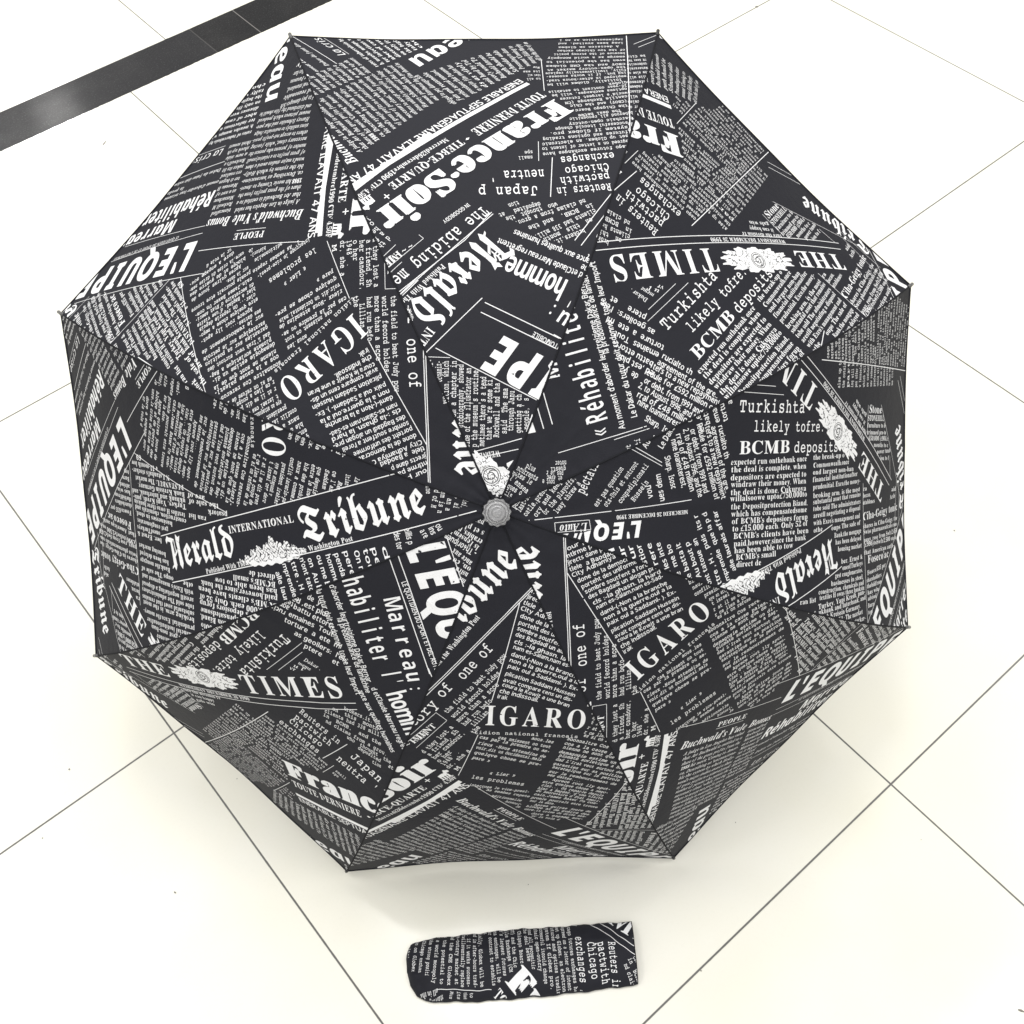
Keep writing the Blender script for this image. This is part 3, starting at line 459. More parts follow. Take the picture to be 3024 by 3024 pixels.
m42o/l2~/`2u/V2i--.Y-&.=-&-t-C-R/t-R/t,b/<,b.o,<.z+v/A+n1/+n1Z,:1K,Z0x,b0k,b0k-R17-R1Q-]1W-m1`.B1E.^1$.K0k.K0k2W0Y2t -x.K/t1y/t.K
m82o0O2h/C3$.62h-I2(-01$.5/J-E.j-*-h-C,_.2+v/C+^0S+u1B,^1]-f1A.j0P/J1V1$1=2( .M1r/C260:1q0X1&0903/C/o.M03..1% .I.]/C.{0=.]0^-f0=,o/C,P.H,q.)-f
m92o0O2Z/53$..2e-C1u-*0a-C/R...b/5.F0T/+/f-2.#,M-C,G-1,(-E+d.%+^/y,215-[1]/m1A1O .I1i/920001d0N0_0//`/=/<.J/a.,0f
mA3-/S2I-z2I-@2C-11}-@1]-l1T.T1T,d,b,Y,b,3,Y,&,;,4+t,_+n.-+n.[+t.k,;.Z,Z..,b-^,b.+-u0m-u1>,b0q,b0D,Z05,;0E+t0t+n2G+n2m+v2x,;2l,Z2?,b032%/x2D .F.e/F1M0P.e
mB2o/K2I,q2I,K1~,Y1Z-11T->1T->,b-0,b,U,[,H,:,n+n/c+n1:,*2%,j2>-h1//@1r0Z1:1y .:1T/T1T0n0V0M/p/B/Z.:/Z .:.p/M.p0m.[19-i0q,z/H,b.:,b
mC2o1529/a2Y.(21,u0u,O/.,u-@.(,,/_+_0U+k1F,/1},U27,{2,-=1i-H/c,Y.Y,v-p-k-W/..11)/a1i0]1N1,0e1>031^0*2#042+0U2&2;1Z2R
mE2o1j2I-82I,c2D,R1},a1[-81T-S1T-S,b-8,b,b,[,R,:,z+n1j+n24,:24-_2-.,1h.91G.*1@-S1@,b.O,b.O/%/o/%/v.C08.50V.B0[.s0[/u0V0J090Y/v0M/o0%/o/j.O/j.O1T1@1T1@0[1H071h0,2-08240^241z
mG2o0~2;/M2Y-n21,b0u,</.,b->-q,+/Y+_0K+c1/+q1Z,&1p,21x,K1x.*2@.12J.O2..s/e.s/I.l/A.M/`.*1$.*1$,p/b,Q.N,o-`-g-D/.-y1+/N1i0G1O0w0n140E1I0C1j0N1r0s1r1[1l2B1G2T
mH2o.@2I-32I,_2D,N1},Z1]-(1T-01T-0,b-&,b,Z,Y,M,:,u+n.E+n.s+u/&,;.t,Z.H,b.*,b.*.s0[.s0[,b0G,b/p,Z/_,;/p+s0G+n1P+n2)+s28,;2-,Y1`,b1V,b1V1T1_1T2,1]291~1l2I0K2I/o2C/`1}/m1]0>1T0[1T0[/e.*/e.*1T.=1T.q1[/&1}.r2D
mI2o1>2I-b2I-22D,}1}-01[-b1T.r1T.r,b-b,b-0,[,{,:-H+n1$+n1W+t1e,;1V,[1$,b/n,b/n1T1$1T1V1[1f1~
mJ2o1t2I.U2I.%2D-p1}.#1[.U1T/~1T/~.6/`,r.Y,K-Z,n-9-~-0.T,k.`,K.S,F.(,F,h,N,B,r,)-^+k.`+_0J,90y.)0y1T1Z1T211[2@1~
mK2o.Y2I,c2I,<1},i1T->1T->,b,m,b,I,Y,=,:,c+n.Y+n/)+u/5,;/(,Z.V,b.9,b.9.B.l.r04-W1$,)14+r1M+n2$+n2J,:2>,Y1q,b1e,b0z.,0F.x/M/T1T1T2+1]291~1n2I022I/e1}0<1T0E1T.9/L.91T.K1T/$1[/51}/)2C
mL2o/l2I-(2I,S2D,C1},Q1[-(1T-b1T-b,b-(,b,Q,[,C,:,j+n1x+n2C,:2C.+2=.]1v.j1U.[1N.+1N,b.^,b.^1T/S1T0*1Z091~
mM2v-[2I,b2I,>2$,J1`,w1X,i,b,[,b,4,Z,&,:,L+n.$+n.M+u.Z,;.L,Z-},b-_,b-g1..i.4.}-q/D-h/g-q/z.40z1.1+,b0s,b0C,Z03,;0@+u0i+n2A+n2g,:2Z,Z22,b2%,b1r1X2C1`2O2$2,2I122I0S2&/H.c.92&
mO2o0u22/C2Y-l22,e0x,B//,f-B-l,-/C+_0u,+1{-?2D//1{0x -y1*/C1f0g1*1=//0g-4/C,R-z-4-I//
mR2o.w2I,Y2I,22#,`1X-11X-1,b,c,b,?,Y,4,:,X+n.M+n.v+u/),;.u,Z.J,b.,,b.,.^.i.^/?.Q/m-w12+y1O+n2/+n2T,:2H,Z1{,b1l,b0d.C0P.[0=.k1A/F1d0P1K1Q0~2%092@ .,1X/61X0^0R/3/M.,/M
mS2o0g2>/F2Y.-2A-81Z,u0X-M/@//.f/w.[0z-[0U,n/I,O.=,l-f-Z-8./,o-~,g-Y,m,5-?+X-a+c-k,%/F+_1;,81z-g/~/W/./b-u0^.=1L/B1i0<1S0i0s190J1c0s1X2B1/2V0n2P
mT2o1h2I,y2I,Q2$,K/x,q/M-;/[-B02-F1T.r1T.r,b-u,b-P,Y-E,:-k+n0v+n1B,;0p,b/n,b/n1T1?1T1D021L/[1p/M2;/u252$
mU2o..2I-$2I,M2D,<1},I1],p1T,y1T,y.C-Z,A/E+^1k.B1k1T2=1]2J1~1~2I0Q2I0%2C/q1}0(1[0]1T0s1T0s.O0T-#/H,S.<-#-w.O-w1T..1T.a1[.p1}.b2C
mV2t.02I,L2I,&1~,41[,]1T.^,G.s+w/<+h/Y+h/w+x01,G2.1T2X1]2e1~2?2I0V2I0.2C/{1{0Q1T151T/K,w-^1T.51T.g1{.X2C
mW2~.32I,F2I,12?,&1~,P1X,T1X-E,1-K+v-^+n.*+n.>+s.G,,/I/e0V,+0t+n1?+n1O+t1V,02@1X2D1X2n1~2e2?2O2I0b2I0;2B0.1~0]1X1M1X0z-N/y0Y/n0n/V0r/?0r/)0m.x0V.(-O-O1X.81X.h1~.Y2B
ma2o0h0]/31.-c0s-*0<-6/w-O/k-h/q.50%/00:0B/&0B/+/+/9-3.h,O-E-#,1.D+b0F,P0J,60o+n1f+n27,:2&,[1Q,b1<,b1</0 /8.K0B.;0B-d0*-6/F,k.P,[-g,q-M-J-v.1
mb2o-_3,,k3,,@2`,E2L,P2?-+28-+,b,P,Z,@,:,k+n-o+n.+,0.+,R/f+e1+,*2%-$2F.C2&/a1-0]/i0}.#07.#2p .5/;.k/r/`0,0T/r10/:1C.F0s-2/`,a.i,u.5-Q-}.F
mc2o/K1..#0i-#/l,].G-#-%.#,(/L+b0G+n19,11o,Y2*-*1y-F1]-P17-B/Q,Y.4-,-b.H-v/?.W/x/V03050)0e/e1./21X.n2&/;2&0?1{0q1Y1&
md2o1<3,0.3,/^2`/q2=0L270c270c08.z0~-[0_,_/d,?.C,],}-R,%.k+b0],S0],00r+n1z+n2G,;1o,b1[,b1[2p /%0,/v/r0P/;0d.F0O-P/t,s/$,_-m-/-B.A-l/Y
me2o0p0k/K1.-w0j,t/n,S.I,r,{-p,%/A+b0<+k14,&1s,G21,o2%-/1e-91(-%05,a/H,U.-,{-Y.-1C.-1y.323.`1m/v .:/u/K0<0U/t1(.v-].v
mf2o1r2R0Z3-.g2_.216.40p-A0p,p0H-B/z.8/z.8,c-@,c,o,;-B+n0z+n1L,;0x,c/3,c/3/z1(/z1T0H1%0p/00p//1./F1y09251D2)1d23
mg2o0S0F.z0~-c0`,n/k,O.S,l-;-`,D.v,(0T,j0T,505*y/+*W.2*_-l*R-]*2.t)]0G)w1$*C1C*}1L,&1L0.2&06270V1f0}0r0}0S0f /%0+03/^0Y.S02-I/%,}-s-I-K.S-u/_
mh2o-h3,,t3,,I2`,X2?-428-4,b,Y,Z,I,:,t+n.E+n.h+v.q,;.e,Z.=,b.,,b.,.u.=/V.l0$/N040=/r0X.u0X,b0H,b/{,Z/o,;/x+v0?+n1k+n2=,;1d,b1Q,b1Q//0~0Z/`1..-0G.-2p
mi2o/m3?/?3M.v3G.f3..b2R.m2(/?1x/n2*/v2a /L0}-m0}-A0U-o0..s0..s,b-8,b,e,;-6+n1O+n1r+v1},<1S,b/l,b/l0f
mk2o-v3,,o3,,D2`,V2=-127-B27-B,b-.,b,V,[,E,:,q+n-u+n.2+z.;,B.;-y.c.C0<,^/p,70C+n1r+n2B,:28,Y1q,b1F,b/D.u01/X0m0%1O011u0V1I0}/u0}/F0[/f07.;.~.;2p
ml2o/H3,-V3,-+2`-;2?-x27.n27.n,b-B,b,n,;-@+n1F+n1i+v1s,<1J,b/g,b/g2p
mm37/g0L.h1/-e0a-_0v-F0},R0},&0U,Y0.,m0.,m,b,8,Z,(,:,R+n.#+n.F+v.O,;.D,Z-w,b-e,b-e/^.P03.{/{/2/A/2,M/8+z/W+n0?+n0e,:0W,Z0&,b0&.v0=/r0s031?/y1J.v1J,H1v+n2[+n3(,:2u,Z2D,b2D/.2*0Z0{1.
mn2o0~0Z/`1...0H..0f-i0}-:0},Z0v,I0T,{0.-50.-5,b,Y,Z,J,:,w+n.9+n.f+t.r,;.f,Z.>,b.-,b.-.v.>/V.l0$/M040V.u0V,b0I,b/{,Z/n,;/z+t0I+n1^+n2-+u2=,<1e,b1Q,b1Q//
mo2o0r0i/D1.-o0i,l/m,J.G,l,}-p,%/C+b0r,%1u,}2<.G1u/m .F0%/D0<0B0%0~/C18.G0~-J0B,j/D,T.G,k-e-K-O.G-e/C
mp2o1/0^/i0~.$0:.$0f-`0},l0},?0U,s0.-,0.-,*Q,P*I,@*),l)]/:)]/])f/h*+/?*Q.#*Q.#,X/q+m12,/2*-$2G.A2)/b -}.F.5/8.k/o/`0)0V/o11/91D.F0u-5/`,d.k,x.5-T
mq2o0c0:.y0~-X0^,^/c,?.A,]-$-T,/.p+m0c,X0c*Q/H*Q.y*+/*)f/L)]1u)]2G**1n*Q1[*Q1[0.27062F0V1u0}1(0}0c0f /&0)/v/o0Q/90e.F0Q-T/v,x/&,d-n-5-C.F-W/:.2/p
mr2o1w0u1+1..o/q.o0f.P0}-70},f0U-?0.-w0.-w,b,},b,N,;,{+n0W+n0{+v1*,<0[,b.o,b.o.t0g001</{1c/l2)/{280D
ms2o/,1/-P0c,x/T-T.E/<-}/X-}0P-o0j-?0L,f/S,P.E,i-i-E-C-h,v-:,v,:-C+a-x+y/Y+c17,31k-E1Q.@0^.m/<.{.X/$.3/.-s/W.20-.{0B0U/]1)/91M/p1M0Q1*1,0n1(0X0v0O0s
mt2o.c2D.=2V-n2*-n0a-;0a,`0Z,L08,x/m-n/m-n-q.&,U/m+e0R+l1@,%1{,C2:,h2.-*1m-50w,u/h,Z/5,e.s-0.i.%.i/m0{/m1O090v0a.j0a.j1g
mu2o-c0},p0},C0U,v0.-00.-0-`.{+d/t+u0_,F0_,*0~+n1q+n2C,;1k,b1W,b1W0H1Q0p110}/z0}/N0U/w0.0_0.0_-u0L-8/y,j/:,Z.B,w.)-u.)0W-~0u
mv2o.50},]0},20V,A05,m0..Y,0.q+g/=+]/e+f/},01k0.2D052T0V2)0}0C0}/w0v/k0U/{050V0.0m0./>,e-x0..*0..X05.h0U.[0v
mw34-}0},O0},&0V,306,T0/-k,0-~+h.E+].r,%/S.O07,10H+h0m+]1>,%2S0/2t063$0V2^0}110}0g0t0[0U0k051?0.1]0.0j-%0//2/x/U/T/a/(/=.F-%-P0.-l0..C05.R0U.G0v
mx2o.B0}-50},^0u,N0T,[05-10..p.M-.,b-$,b,A,>,i+n.?+n.y,:.@,b.8,b/F-w0_,b0K,b/t,:0R+n1_+n26+t2E,;1u,b1p,b/{.R1P0.1`0.2<0T200r1o0}0F0}/i0T/K/*.A01.{0T
my2o.=0},f0},;0V,I06,v0..u,7.%*Q,p*Q,G*+,R)f,u)]/K)]/x*)/g*J/5*Q/%*Q1r0.2>072K0V1{0}0X0}020v0%0U05060f0.0s0./J-9.%0..20..a06.p0U.d0v
mz2o0q0}-w0}-/0R-//T-U/*-x/<.#/s.#0.0M0.-H-)-/,f,~,C-`+n0~+n1Q+v1b,@1b-:1<-f0t-S0n,w0n,b.:,b14/U1d0G
m»2o-v0{,n0{.R.G,n+n-v+n/Y.G 050{/-0{0l.G/-+n05+n1s.G
S02G/-3{.^4#.13{-e3s-A3e-#3P,e37,O2t,=2Q,/2*,$1X+x1*+s0Q+s/>,$.6,/-e,=-=,O,t,e,U-#,<-A,(-d+t.1+k.]+h/,+k/R+s/t,(07,<0P,U0g,t0y-=1--e18.61@.e1F/t1@1)181W1-2*0y2P0g2t0P37083P/u3e/S3s .C37.^3<.w37/23(/A2j/L2F/Y1@/Y.M/L-F/A,~/1,d.w,T.],O.C,T..,d-x,~-m-F-e-s-_.M-[0_-e1u-m2F-x2j./3(
S120/^3x.F3x+r2O+v21,)1s,21j,F1`,R1_,b1a,q1f-%1o-61}-{2n-t,d-o,[-_,P,O,M,O+r1/+r1/,M/w,Q/n,W/h,_
S22:.}3{.F4#-~3~-?3t-$3l,S3U,B3H,*3)+}2s+v2O+x26,$1{,01j,@1[,S1R,i1K-(1F-C1E-D1n-H27-O2U-X2o-e3(-u35..3=.F3@.W3>.g39.u31/%3$//2p/62]/:2F.v0P+r-%+r+r14+r19.80W.80D-U01-?0$-7/e-.,x--0n1E0z200v2T0k2v0X380?3Q/x3e/P3s
S62;/*4#.a3}.@3v-{3m-_3`-D3N--3:,r3#,_2d,?2*,31c,)1?+v0N+r/W+t.z+z.F,)-s,7-J,H-%,],b,u,G-5,2-R+~-s+q.:+j._+h/;+l/j+y08,40Y,Q0s,v1+-E16-t1:.M17.}1,/K0u/p0^040?0K/w0]/O0h/#0k.:0e-L0E-Q1(-Y1]-f21-v2W./2u.E31._3>.{3B/.3A/93=/J3//d1t0)1u0B1z0W2&0h210t2>0}2K1&2Y1)2i1$3+0r3E0Z3]0#3u .X0-.m0+/$0#/5/r/C/b/M/K/U/0/Y.j/[.C/Z-u/U-R/N-5/E,x/8,g/*,Z.t,R.b,P.K,T.7,a.#,u-n-7-`-^-U.3-N.m-L/V-^/h
S92;.o3}.K4#.)3}-c3v-D3m-*3`,k3N,U3:,C2~,32c,&2F+y2(+t1a+r1=+u0h,%0=,7/t,O/U,m/>-5/--Z.~.*.z.B.{.n/+/F/I/`/e/R.>/6-<.f,`.+,M-m,O-W,U-E,_-6,m-),~,n-I,f-`,O-X,Y,1,h,&-3+q-I+l.%+h.K+j.n+p/4+y/Q,-/l,>0),R0>,j0Q-)0b-F0{.,1:08180q121J1(1x0t2F0b2j0L3-053F/t3Z/V3j/73u .=37.Q3:.h36.}3,/32t/B2Y/N28/W1h/^15/`0R/D0+/+/s.g/j.U/i.,/r-i02-V0_-P1C-Q1k-V24-^2Q-i2j-u2}.+3/
SA4K/i3_/M3`,f,r,R,P,>,=,%,4+r,3+r+r.1+r.1,3-e,6-M,>-@,L-g.+09.+0h,]0c,J0S,=09,6/p,3/p+r3J+r3J,33.,92~,@ -v.U.{160).U
SB3[/>3O+r3O+r36,M3.,^2},m2],m,e,g,T,_,H,S,?,D,9,0,4+s,2+s+r/X+r0;+u0r,$1F,51n,L22,i2H-02V-W2Z.*2N.h2)/@1E/e0H0#16091j0Z2/1-291f2)2P1Q3(0X3E /83//R3-/i3&/z2w0.2i082V0?2?0D2#0E1^0C190=0u030]0$0J/l0</R03/30-._0+.a2h.m3&.v3, ._/f/C/d/d/]0$/Q0:/B0I/-0T.m0[.K0^.$0[-X0V-80N,w0C,b03,Q/x,E/_,>/@,<.~,?.l,I.b,]
SC3w033]/i3_/73[.c3S.63D-h30-A2r,{2T,^22,E1f,11<+~0j+u0:+r/b+u/.+~.X,1.+,D-[,]-4,y,m-@,N-f,5.4+}.`+m/3+e/e+b0b+k1T,-2=,[2v-C2Y-^2A-A2(-(1g,m1I,Z1+,M0h,C0I,=0+,;/,,N.G---}.3-o/_-z19.B2E.}3)/r3=0=3:0`3/1&2y1G2a1d2C1~1z291R2L1%2f1%2f3_2K3_2D3J2:3<2-341*3I0Y3U
SD4M/A3O+r3O+r36,/35,Q3,,^3#,f2r,l2a,p2J,m,^,h,N,a,D,G,7+z,2+z+r/K+r15,-2L,n36.$3L/a3F0T351>2q1y2H2P1m2w1-390=3I /C3.0=2u0z2;1C151O/c1L.t1C.515-Y0{-.0`,g0>,O/q,A/B,<.s,D.k,K.f,S.f2p.k2z.s3%
SE3o2?3O+u3O+u36,235,E31,T3+,`2},i2p,o2^,s2E,s,u,o,a,i,P,a,D,T,<,E,6,0,2+r,1+r+r2D+r2n.;2Q.;26-[2%-C1o-.1],w1G,h11,[0W,J.y,G.p,L.j,S.e,^.b/X/:/U/`/J/{/80,/+06.u0H.20K-p0e-p0e1^0L1^0E180;0s0/0Y/{0D/i05/R0+/70#.b/}.j2v0+3(0W2{0~2p1A2`1X2I1l2-1y1c2(172?17
SH5-/_3O+s3O+s36,C3/,R3(,^2z,g2o,p2L,p,x,m,d,g,S,_,G,S,?,C,8,0,4+r,2+r+r/_+r/_,2/F,4/2,8.},?.q,G.i,S.c,d.`,x._/V1A/V1@,w1<,b16,Q1.,E0~,>0m,80Y,40A,20A+r4,+r4,,23o,43Z,93K,@3A,I39,U33,f332a392p3@2{3Z3/4,364,3O0A3O0A361*3(1A0)._0).w3(/_36
SI0i/f3O+r3O+r36,F31,W3,,c3%,k2v,q2i,t2W,t,s,p,b,i,R,`,H,S,@,/,5+r,2+r+r/h+r/h,2.t,J.d2W.h2i.n2v.w3%/(3,/831/f36
SM6{.e3O+s3O+s36,R3-,c2~,s,w,o,c,`,G,C,8+r,2+r+r.M+r.M,2.5,3-j,<-],D-S,O-L,a-H,v-G2E01+r0L+r392T2:,22:+r5y+r5y,25N,75<,?5$2K5.2n572y5B3(5P3.5d335z365z3O313O0x.:
SN4Y.43O+r3O+r36,o2D+r,2+r+r.C+r.C,2.*,4-p,8-a,>-U,F-M,Q-G,b-C1e2?+b2[+b2`2`2f2p2m2{2x3*3-303@343X363X3O1-3O1-361f3,2-.b
SR4_/93O+s3O+s36,034,C3/,R3(,^2z,g2o,p2L,p,x,m,d,g,S,_,G,S,?,C,8,0,4+r,2+r+r/_+r/_,2/F,4/2,8.},?.q,G.i,S.c,d.`,x._/I.}/I1<+r3^+r3^,20s/Z1[/u220?2O0n2X1M2S1y2F2D2.2d1h2~1=360d3D0%3L /D3+/y2}0D2a0Z240b1O0`1*0X0e0M0I0>040)0$/i/s/I/l._/j.e2p.j2x.r3#.~3(
SS23-[3Y-B3Q-+3F,o38,[3(,J2p,<2Y,12B,(2)+}1I,$1(,,0c,90F,K0,,c/n-%/V-H/?.v.T/?.?/X.%/h-d/m-D/k--/e,r/Z,_/L,N/:,@/$,6.g,0.K,..%,1-^,;-?,K-$,c,h-&,S-K,C-x,5.Q+r.Q+r+b,3+b.j+e/2+j/R+r/p,#00,20H,C0],W0n,o0{-.1*-I10-g12.,0v/70k/H0M/i/d0<-l16-K1P-@1_-81n-32$-128-32L-92_-B2p-O3#-`30-s38./3=.G3?.]3>/+32/?3(/t2S072)0T160n160n3`0Q3`0M3Q0G3G0>3A
ST3V+r3O+r14,314,91[,D2#,T2B,j2Z-)2o-F2~-i3+.>3..=,x.9,c.2,R.*,F-w,=-g,7-Q,3-8,2-8+r13+r13,20s,30],70L,=0@,E07,Q01,b0-,w0,3.1%2~1_2]2*2%2<132U132U3O
SW7W/13O+r3O+r36,&35,>3,,F3$.}+b/?+b1H1&3=+b3X+b6*2v623$6=3-6V366V3O4T3O4T365%3/563#5;2v4).^2c2h2g2z2t3,30343N363N3O/z3O/z360b2}0j2r121i/q.J.V3&/136
SY4L/U3O+r3O+r35,X2l.j.q.i,x.f,d.`,S.W,G.L,?.=,8.),4-k,2-k+r1W+r1W,21?,41+,80u,?0j,G0b,S0X,x0W/<2n2r3>333K353K3O1%3O1%351L321d3*1r2v1w2b1v2T0:/^.s3-/U35
j'2Z0%4#.q4#.T2X.L0{/+0{/d2X
j,2Z06,2/W-F.Z,Z/&+z.F*i.<*=
j-2Z0n.z-v.z-_-f0V-f
j.2Z0&,K/I-9.K,K/)+^
jA350y2M/E2M.a2F.H1}.P1X.~1P/a1P,n,f,<,^,&,;,-+q,Y+j.(+j.Z+q.s,;.j,_.;,f-q,f.Q-q13-q1F,f1#,f0M,_05,;0?+q0o+j2B+j2m+s3%,;2{,_2O,f1S2(1C2G /(.i0T1B1&.i
jB2f0P2M-t2M-B2#-J1W.+1P-&,f,>,_,&,9,F+j/=+j0v,%1q,h2D-i1T/A2V0Z291~ //1P0E1P1G0U0w/t/i/_.e/_ .S.l/d.l0}.X16-i0a,~/5,f.+,f
jC2Z1R2>0+2^.A24,t0w,*/.,,->,},(.Q+Z/M+g0E,,1+,R1J,z1D-@1%-M0^->.j,^-j,z-9-m-:/..91%/t1d0g1J1&0d1.0/1N0%1u012*0T2H2>1~2V
jE392g2M.32M-Y2G-?1}-G1W-z1P.81P-3,f,v,f,A,`,&,9,H+j1<+j1m,92.-`20./1k.>1B.-10-T0z,f.7,f.d.}/{.}/u.A08.00].@0n.s1(/u1-0M0j0_0F0P060&02/n.u/n/<1P2$1P1m0Z1m04230&2X052j0]3*1{
jI2Z1x2M.?2M-f2G-K1}-S1W.,1P/91P.4,f-(,f,M,`,3,9,T+j03+j0j+q1&,;0x,`0F,f/8,f0=1P1J1P2%1W2?2#
jJ3G2r2M/Q2M.y2G.^1}.g1W/>1P0c1P/}.7/D,u.:,P-E,q-;.#-=.W,w.e,Q.V,A.(,(,g,&,?,G,%-.+g..+Z0(,60}.)1g1P2D1P2y1W382#
jL2i0x2M.22M-Y2G-?1}-G1W-y1P.T1P-P,f,u,f,@,`,&,9,G+j1Y+j20,92U.,2Y.`28.o1k._1X.,1=,f.T,f/X1P0J1P1$1W1?2#
jN3Z.b2M.42M-D2G-%1}-71V-r1Q,m,f,>,_,&,9,G+j.*+j.]+q.v,;.n,^.D,f-i,f.`0k0E,(0S+f1>+g1O,&2a1P341X3K2#3+2M1M2M0x2F0^1y151P1f1P0s-X/;2+/+2G
jO2Z1O260$2^.A26,{0z,4//,3-@,~,).M+Z0/,(1P-=2>//2?0z .=1&/l1a1$1&1.//03-7.a,W-M-7-C//
jR2j062M-q2M-<2#-e1T.41T-/,f,d,f,<,^,&,9,F+j.<+j.i+q/$,;.x,^.L,f.2,f.V.Y/4.Y/b.M0(-t0{+u1>+j1z+j2Q,92J,^1~,f1p,f10.F0}._0o.j1z/D2Z0P2U1S262*1Q2D /71T0;1T1I0R/k/Q.i/Q
jS2Z1J2B022^.l2E-g1]-40X-M/=/%.b/k.W0W-Z0%,q.p,S-m,o-K-]-&.3,V.%,E-Z,/,4,Q+T,z+`-0+}.[+Z0`,51e-h0//[/</f.>0_.n1H/v1e0i1O1.0q1R0E2/0r2C2D1v2Z1T2S
jU2Z.32M-)2M,N2G,31},:1Y,g1P,(.C,;,>-w+Y0}.A231X2J2#2*2M0U2M0%2F/h1}/s1W0M1P0a1P0$.P/D-&.2,X-3-&-1.P-m1P-z1P.V1X.p1}.h2F
ja2Z1S0`0$12.M0v-`0=-e/t.$/g.@/m.k/}/g050`/%0b///Q/=-M.k,L-E,c,.-~+]01,K00,40N+j1H+j2%,91w,_1F,f14,f1d/0 ..../M.G0O.70E-e0$-9/;,o.C,`-a,u-T-J
jb2o.z30.*30-M2b-N2J-W2<..24,w,f,A,_,&,9,L+j-S+j-r,.-y,K/F+a0o,%2$,~2`.C2[/c1s0`0X1%.d0=/=2r .`/9/E/n0<0(1+/n1S/81U.G0n-5/T,e.e,y.>-S.<.F
jc2Z1;0e/e12.40l,x/n,:.G,@-#-/,#.Q+^/P+j0I,.10,W1O-*1J-I1.-U.k,_-Z-/-G.H-n/=.X/u/Z0/050$0]/b0u//1B.i1x/:230@280s1p1+1:0a
jd2Z2/300x300@2a0M2:1*231<230q0>/B1&-t0b,c/f,&.C,),z,h+~-}+^/y,M/s,.0)+j14+j1k,<1<,f1,,f2K2r /40(0#/n0J/90L.F0(-R/A,w.K,c-D-2-3.A-t/V
je2Z1;0o/u12.=0m-%/p,B.I,E,y-1+}.W+^/U+g0S,#1@,D1d,n1^-21B-=0X-*/a,e.s,Y-b-#-L.)10.)1j.020._2(/x .L/r/c080b/p0z.z-b.z
jf2h2X2T1H31/H2c.N16.I0t-Z0t,z0H-H/v.;/v-V,g,b,g,&,;,P+j01+j0k,;0B,g.Y,g/>/v11/v1k0H1B0t/M0t/Q1./x1v0m211v2$2@20
jg2Z0V0L/31&-m0d,d/m,-.S,0-9,m,A.$,#/g,d/],5/&*}-s*[,{*c,U*U,;*0-L)X/()s/j*A0;*{0Y,&1O0*2,022E0W1z1%1)1%0]0h /$0%0%/Z07.S/T-L.C-&-B-L-1.S-o/[
jh2Z/230.<30-_2a-i2<.@24-.,f,S,_,9,9,_+j.2+j.X+r.k,;.e,_.<,f..,f.Y.u.x/T/R/}06000v/o1#.u0R,f0G,f/u,^/`,;/c+s0++j1X+j29,<1d,f1S,f2)//1r0^0[13.z0N/O2r
ji2Z1?3B0l3Q0D3K0,30/v2Q/w2#0K1t1%2&1;2a 0H1%.g1%.,0U.U0*/V0*.n,f-7,f,T,;,}+j1=+j1e+s1x,=1U,f/o,f0e0h
jj2Z1}3B1O3Q1)3K0j300Y2Q0Z2#1.1t1c2&1x2a 1V1%.N1%-n0U.C0*0d0*/r,8/<+$.-*_-6*f,k*X,P*3-b)Z/H){/~*B0G*n0b+S0{,[1s0h
jk2l/330.)30-K2a-W2:.423.@23-/,f,y,f,C,`,&,9,M+j-S+j-p+x.(,B.G-w.s.>0%,^/O,6/z+j1Q+j2.,92*,^1c,f19,f/f.t0]/U1E/}2+0.2]0V271%0`1%0#0[0<08._/+/O2r
jl2Z0n30.y30.B2a.K2<//23/{23.j,f-@,f,_,;-++j13+j1Z+s1n,=1K,f/k,f102r
jm3?0f0P/s13.j0f.i0y.N1%-X1%,z0U-M0*-_0*,v,f,@,^,&,9,K+j-y+j.E+s.X,;.R,_.*,f-v,f.U/[/G0//j/x/o/A/6,L/2+w/Q+j0;+j0m,90g,_08,f0d.u12/p1j0/2-/w2$.v1M,F1o+j2W+j30,93*,_2U,f3+//3.0^2,13
jn2Z1s0^0]13.{0N/%0h.d1%.41%-P0y-50S-a0*-r0*-0,f,T,_,:,9,b+j.$+j.V+p.l,;.f,_.=,f.0,f.Z.v.y/S/S/{040/0}.s0Q,f0H,f/v,^/`,;/e+q05+j1J+j1x+r28,>1e,f1T,f2*//
jo2Z1@0m/q12.80m,{/o,<.G,B,z-3+~.^+^0:+~1Q,z26.G20/o .^/}/^080U/}1(/A1*.G0]-L/q,n.p,X-z,n-K-M-I.G-q/A
jp3A2E0b1*1&/70@/?0h.~1%.+1%-J0U-z0*.10*,x*U,A*M,&*(,L)X.w)X/D)b/X*,/6*U-x*U.D,R0#+i1H,+2S,~32.A3./d /1/6/p/k0h0$1W/l2$/72&.G1A-80%,h/8,}.j-V.h.F
jq2s0r0@/A1&-r0b,b/e,&.A,+,~,l,+.*+i0&,R/Y*U.B*U-g*,-l)b.4)X0_)X1@*+0k*U0Z*U1n0*2J022d0W2>1%1G1%0{0h /40$/~/l0K/70M.F0+-V/E,}.N,h-F-8-5.G-X/8.>/l
jr2~2[0y1k13/@/x/P0h/51%-t1%-90U-h0*.C0*-[,f,d,f,&,;,O+j0.+j0U+s0i,=0F,f.[,f/+.r180+1b/w2-/g2T/x2n0E
js2Z/h13.&0f-4/T-T.B/7-x/S-x0F-l0S-?0.,i/4,T.,,l-]-H-<-m,a-<,K,8,j+[-K+u/(+_0l,/1_-D1X.B0m.q/M/$.k/).I/2.9/W.Z0*/J0>0p/X1>/31s/o2&0R1g111L1,140y1,0w
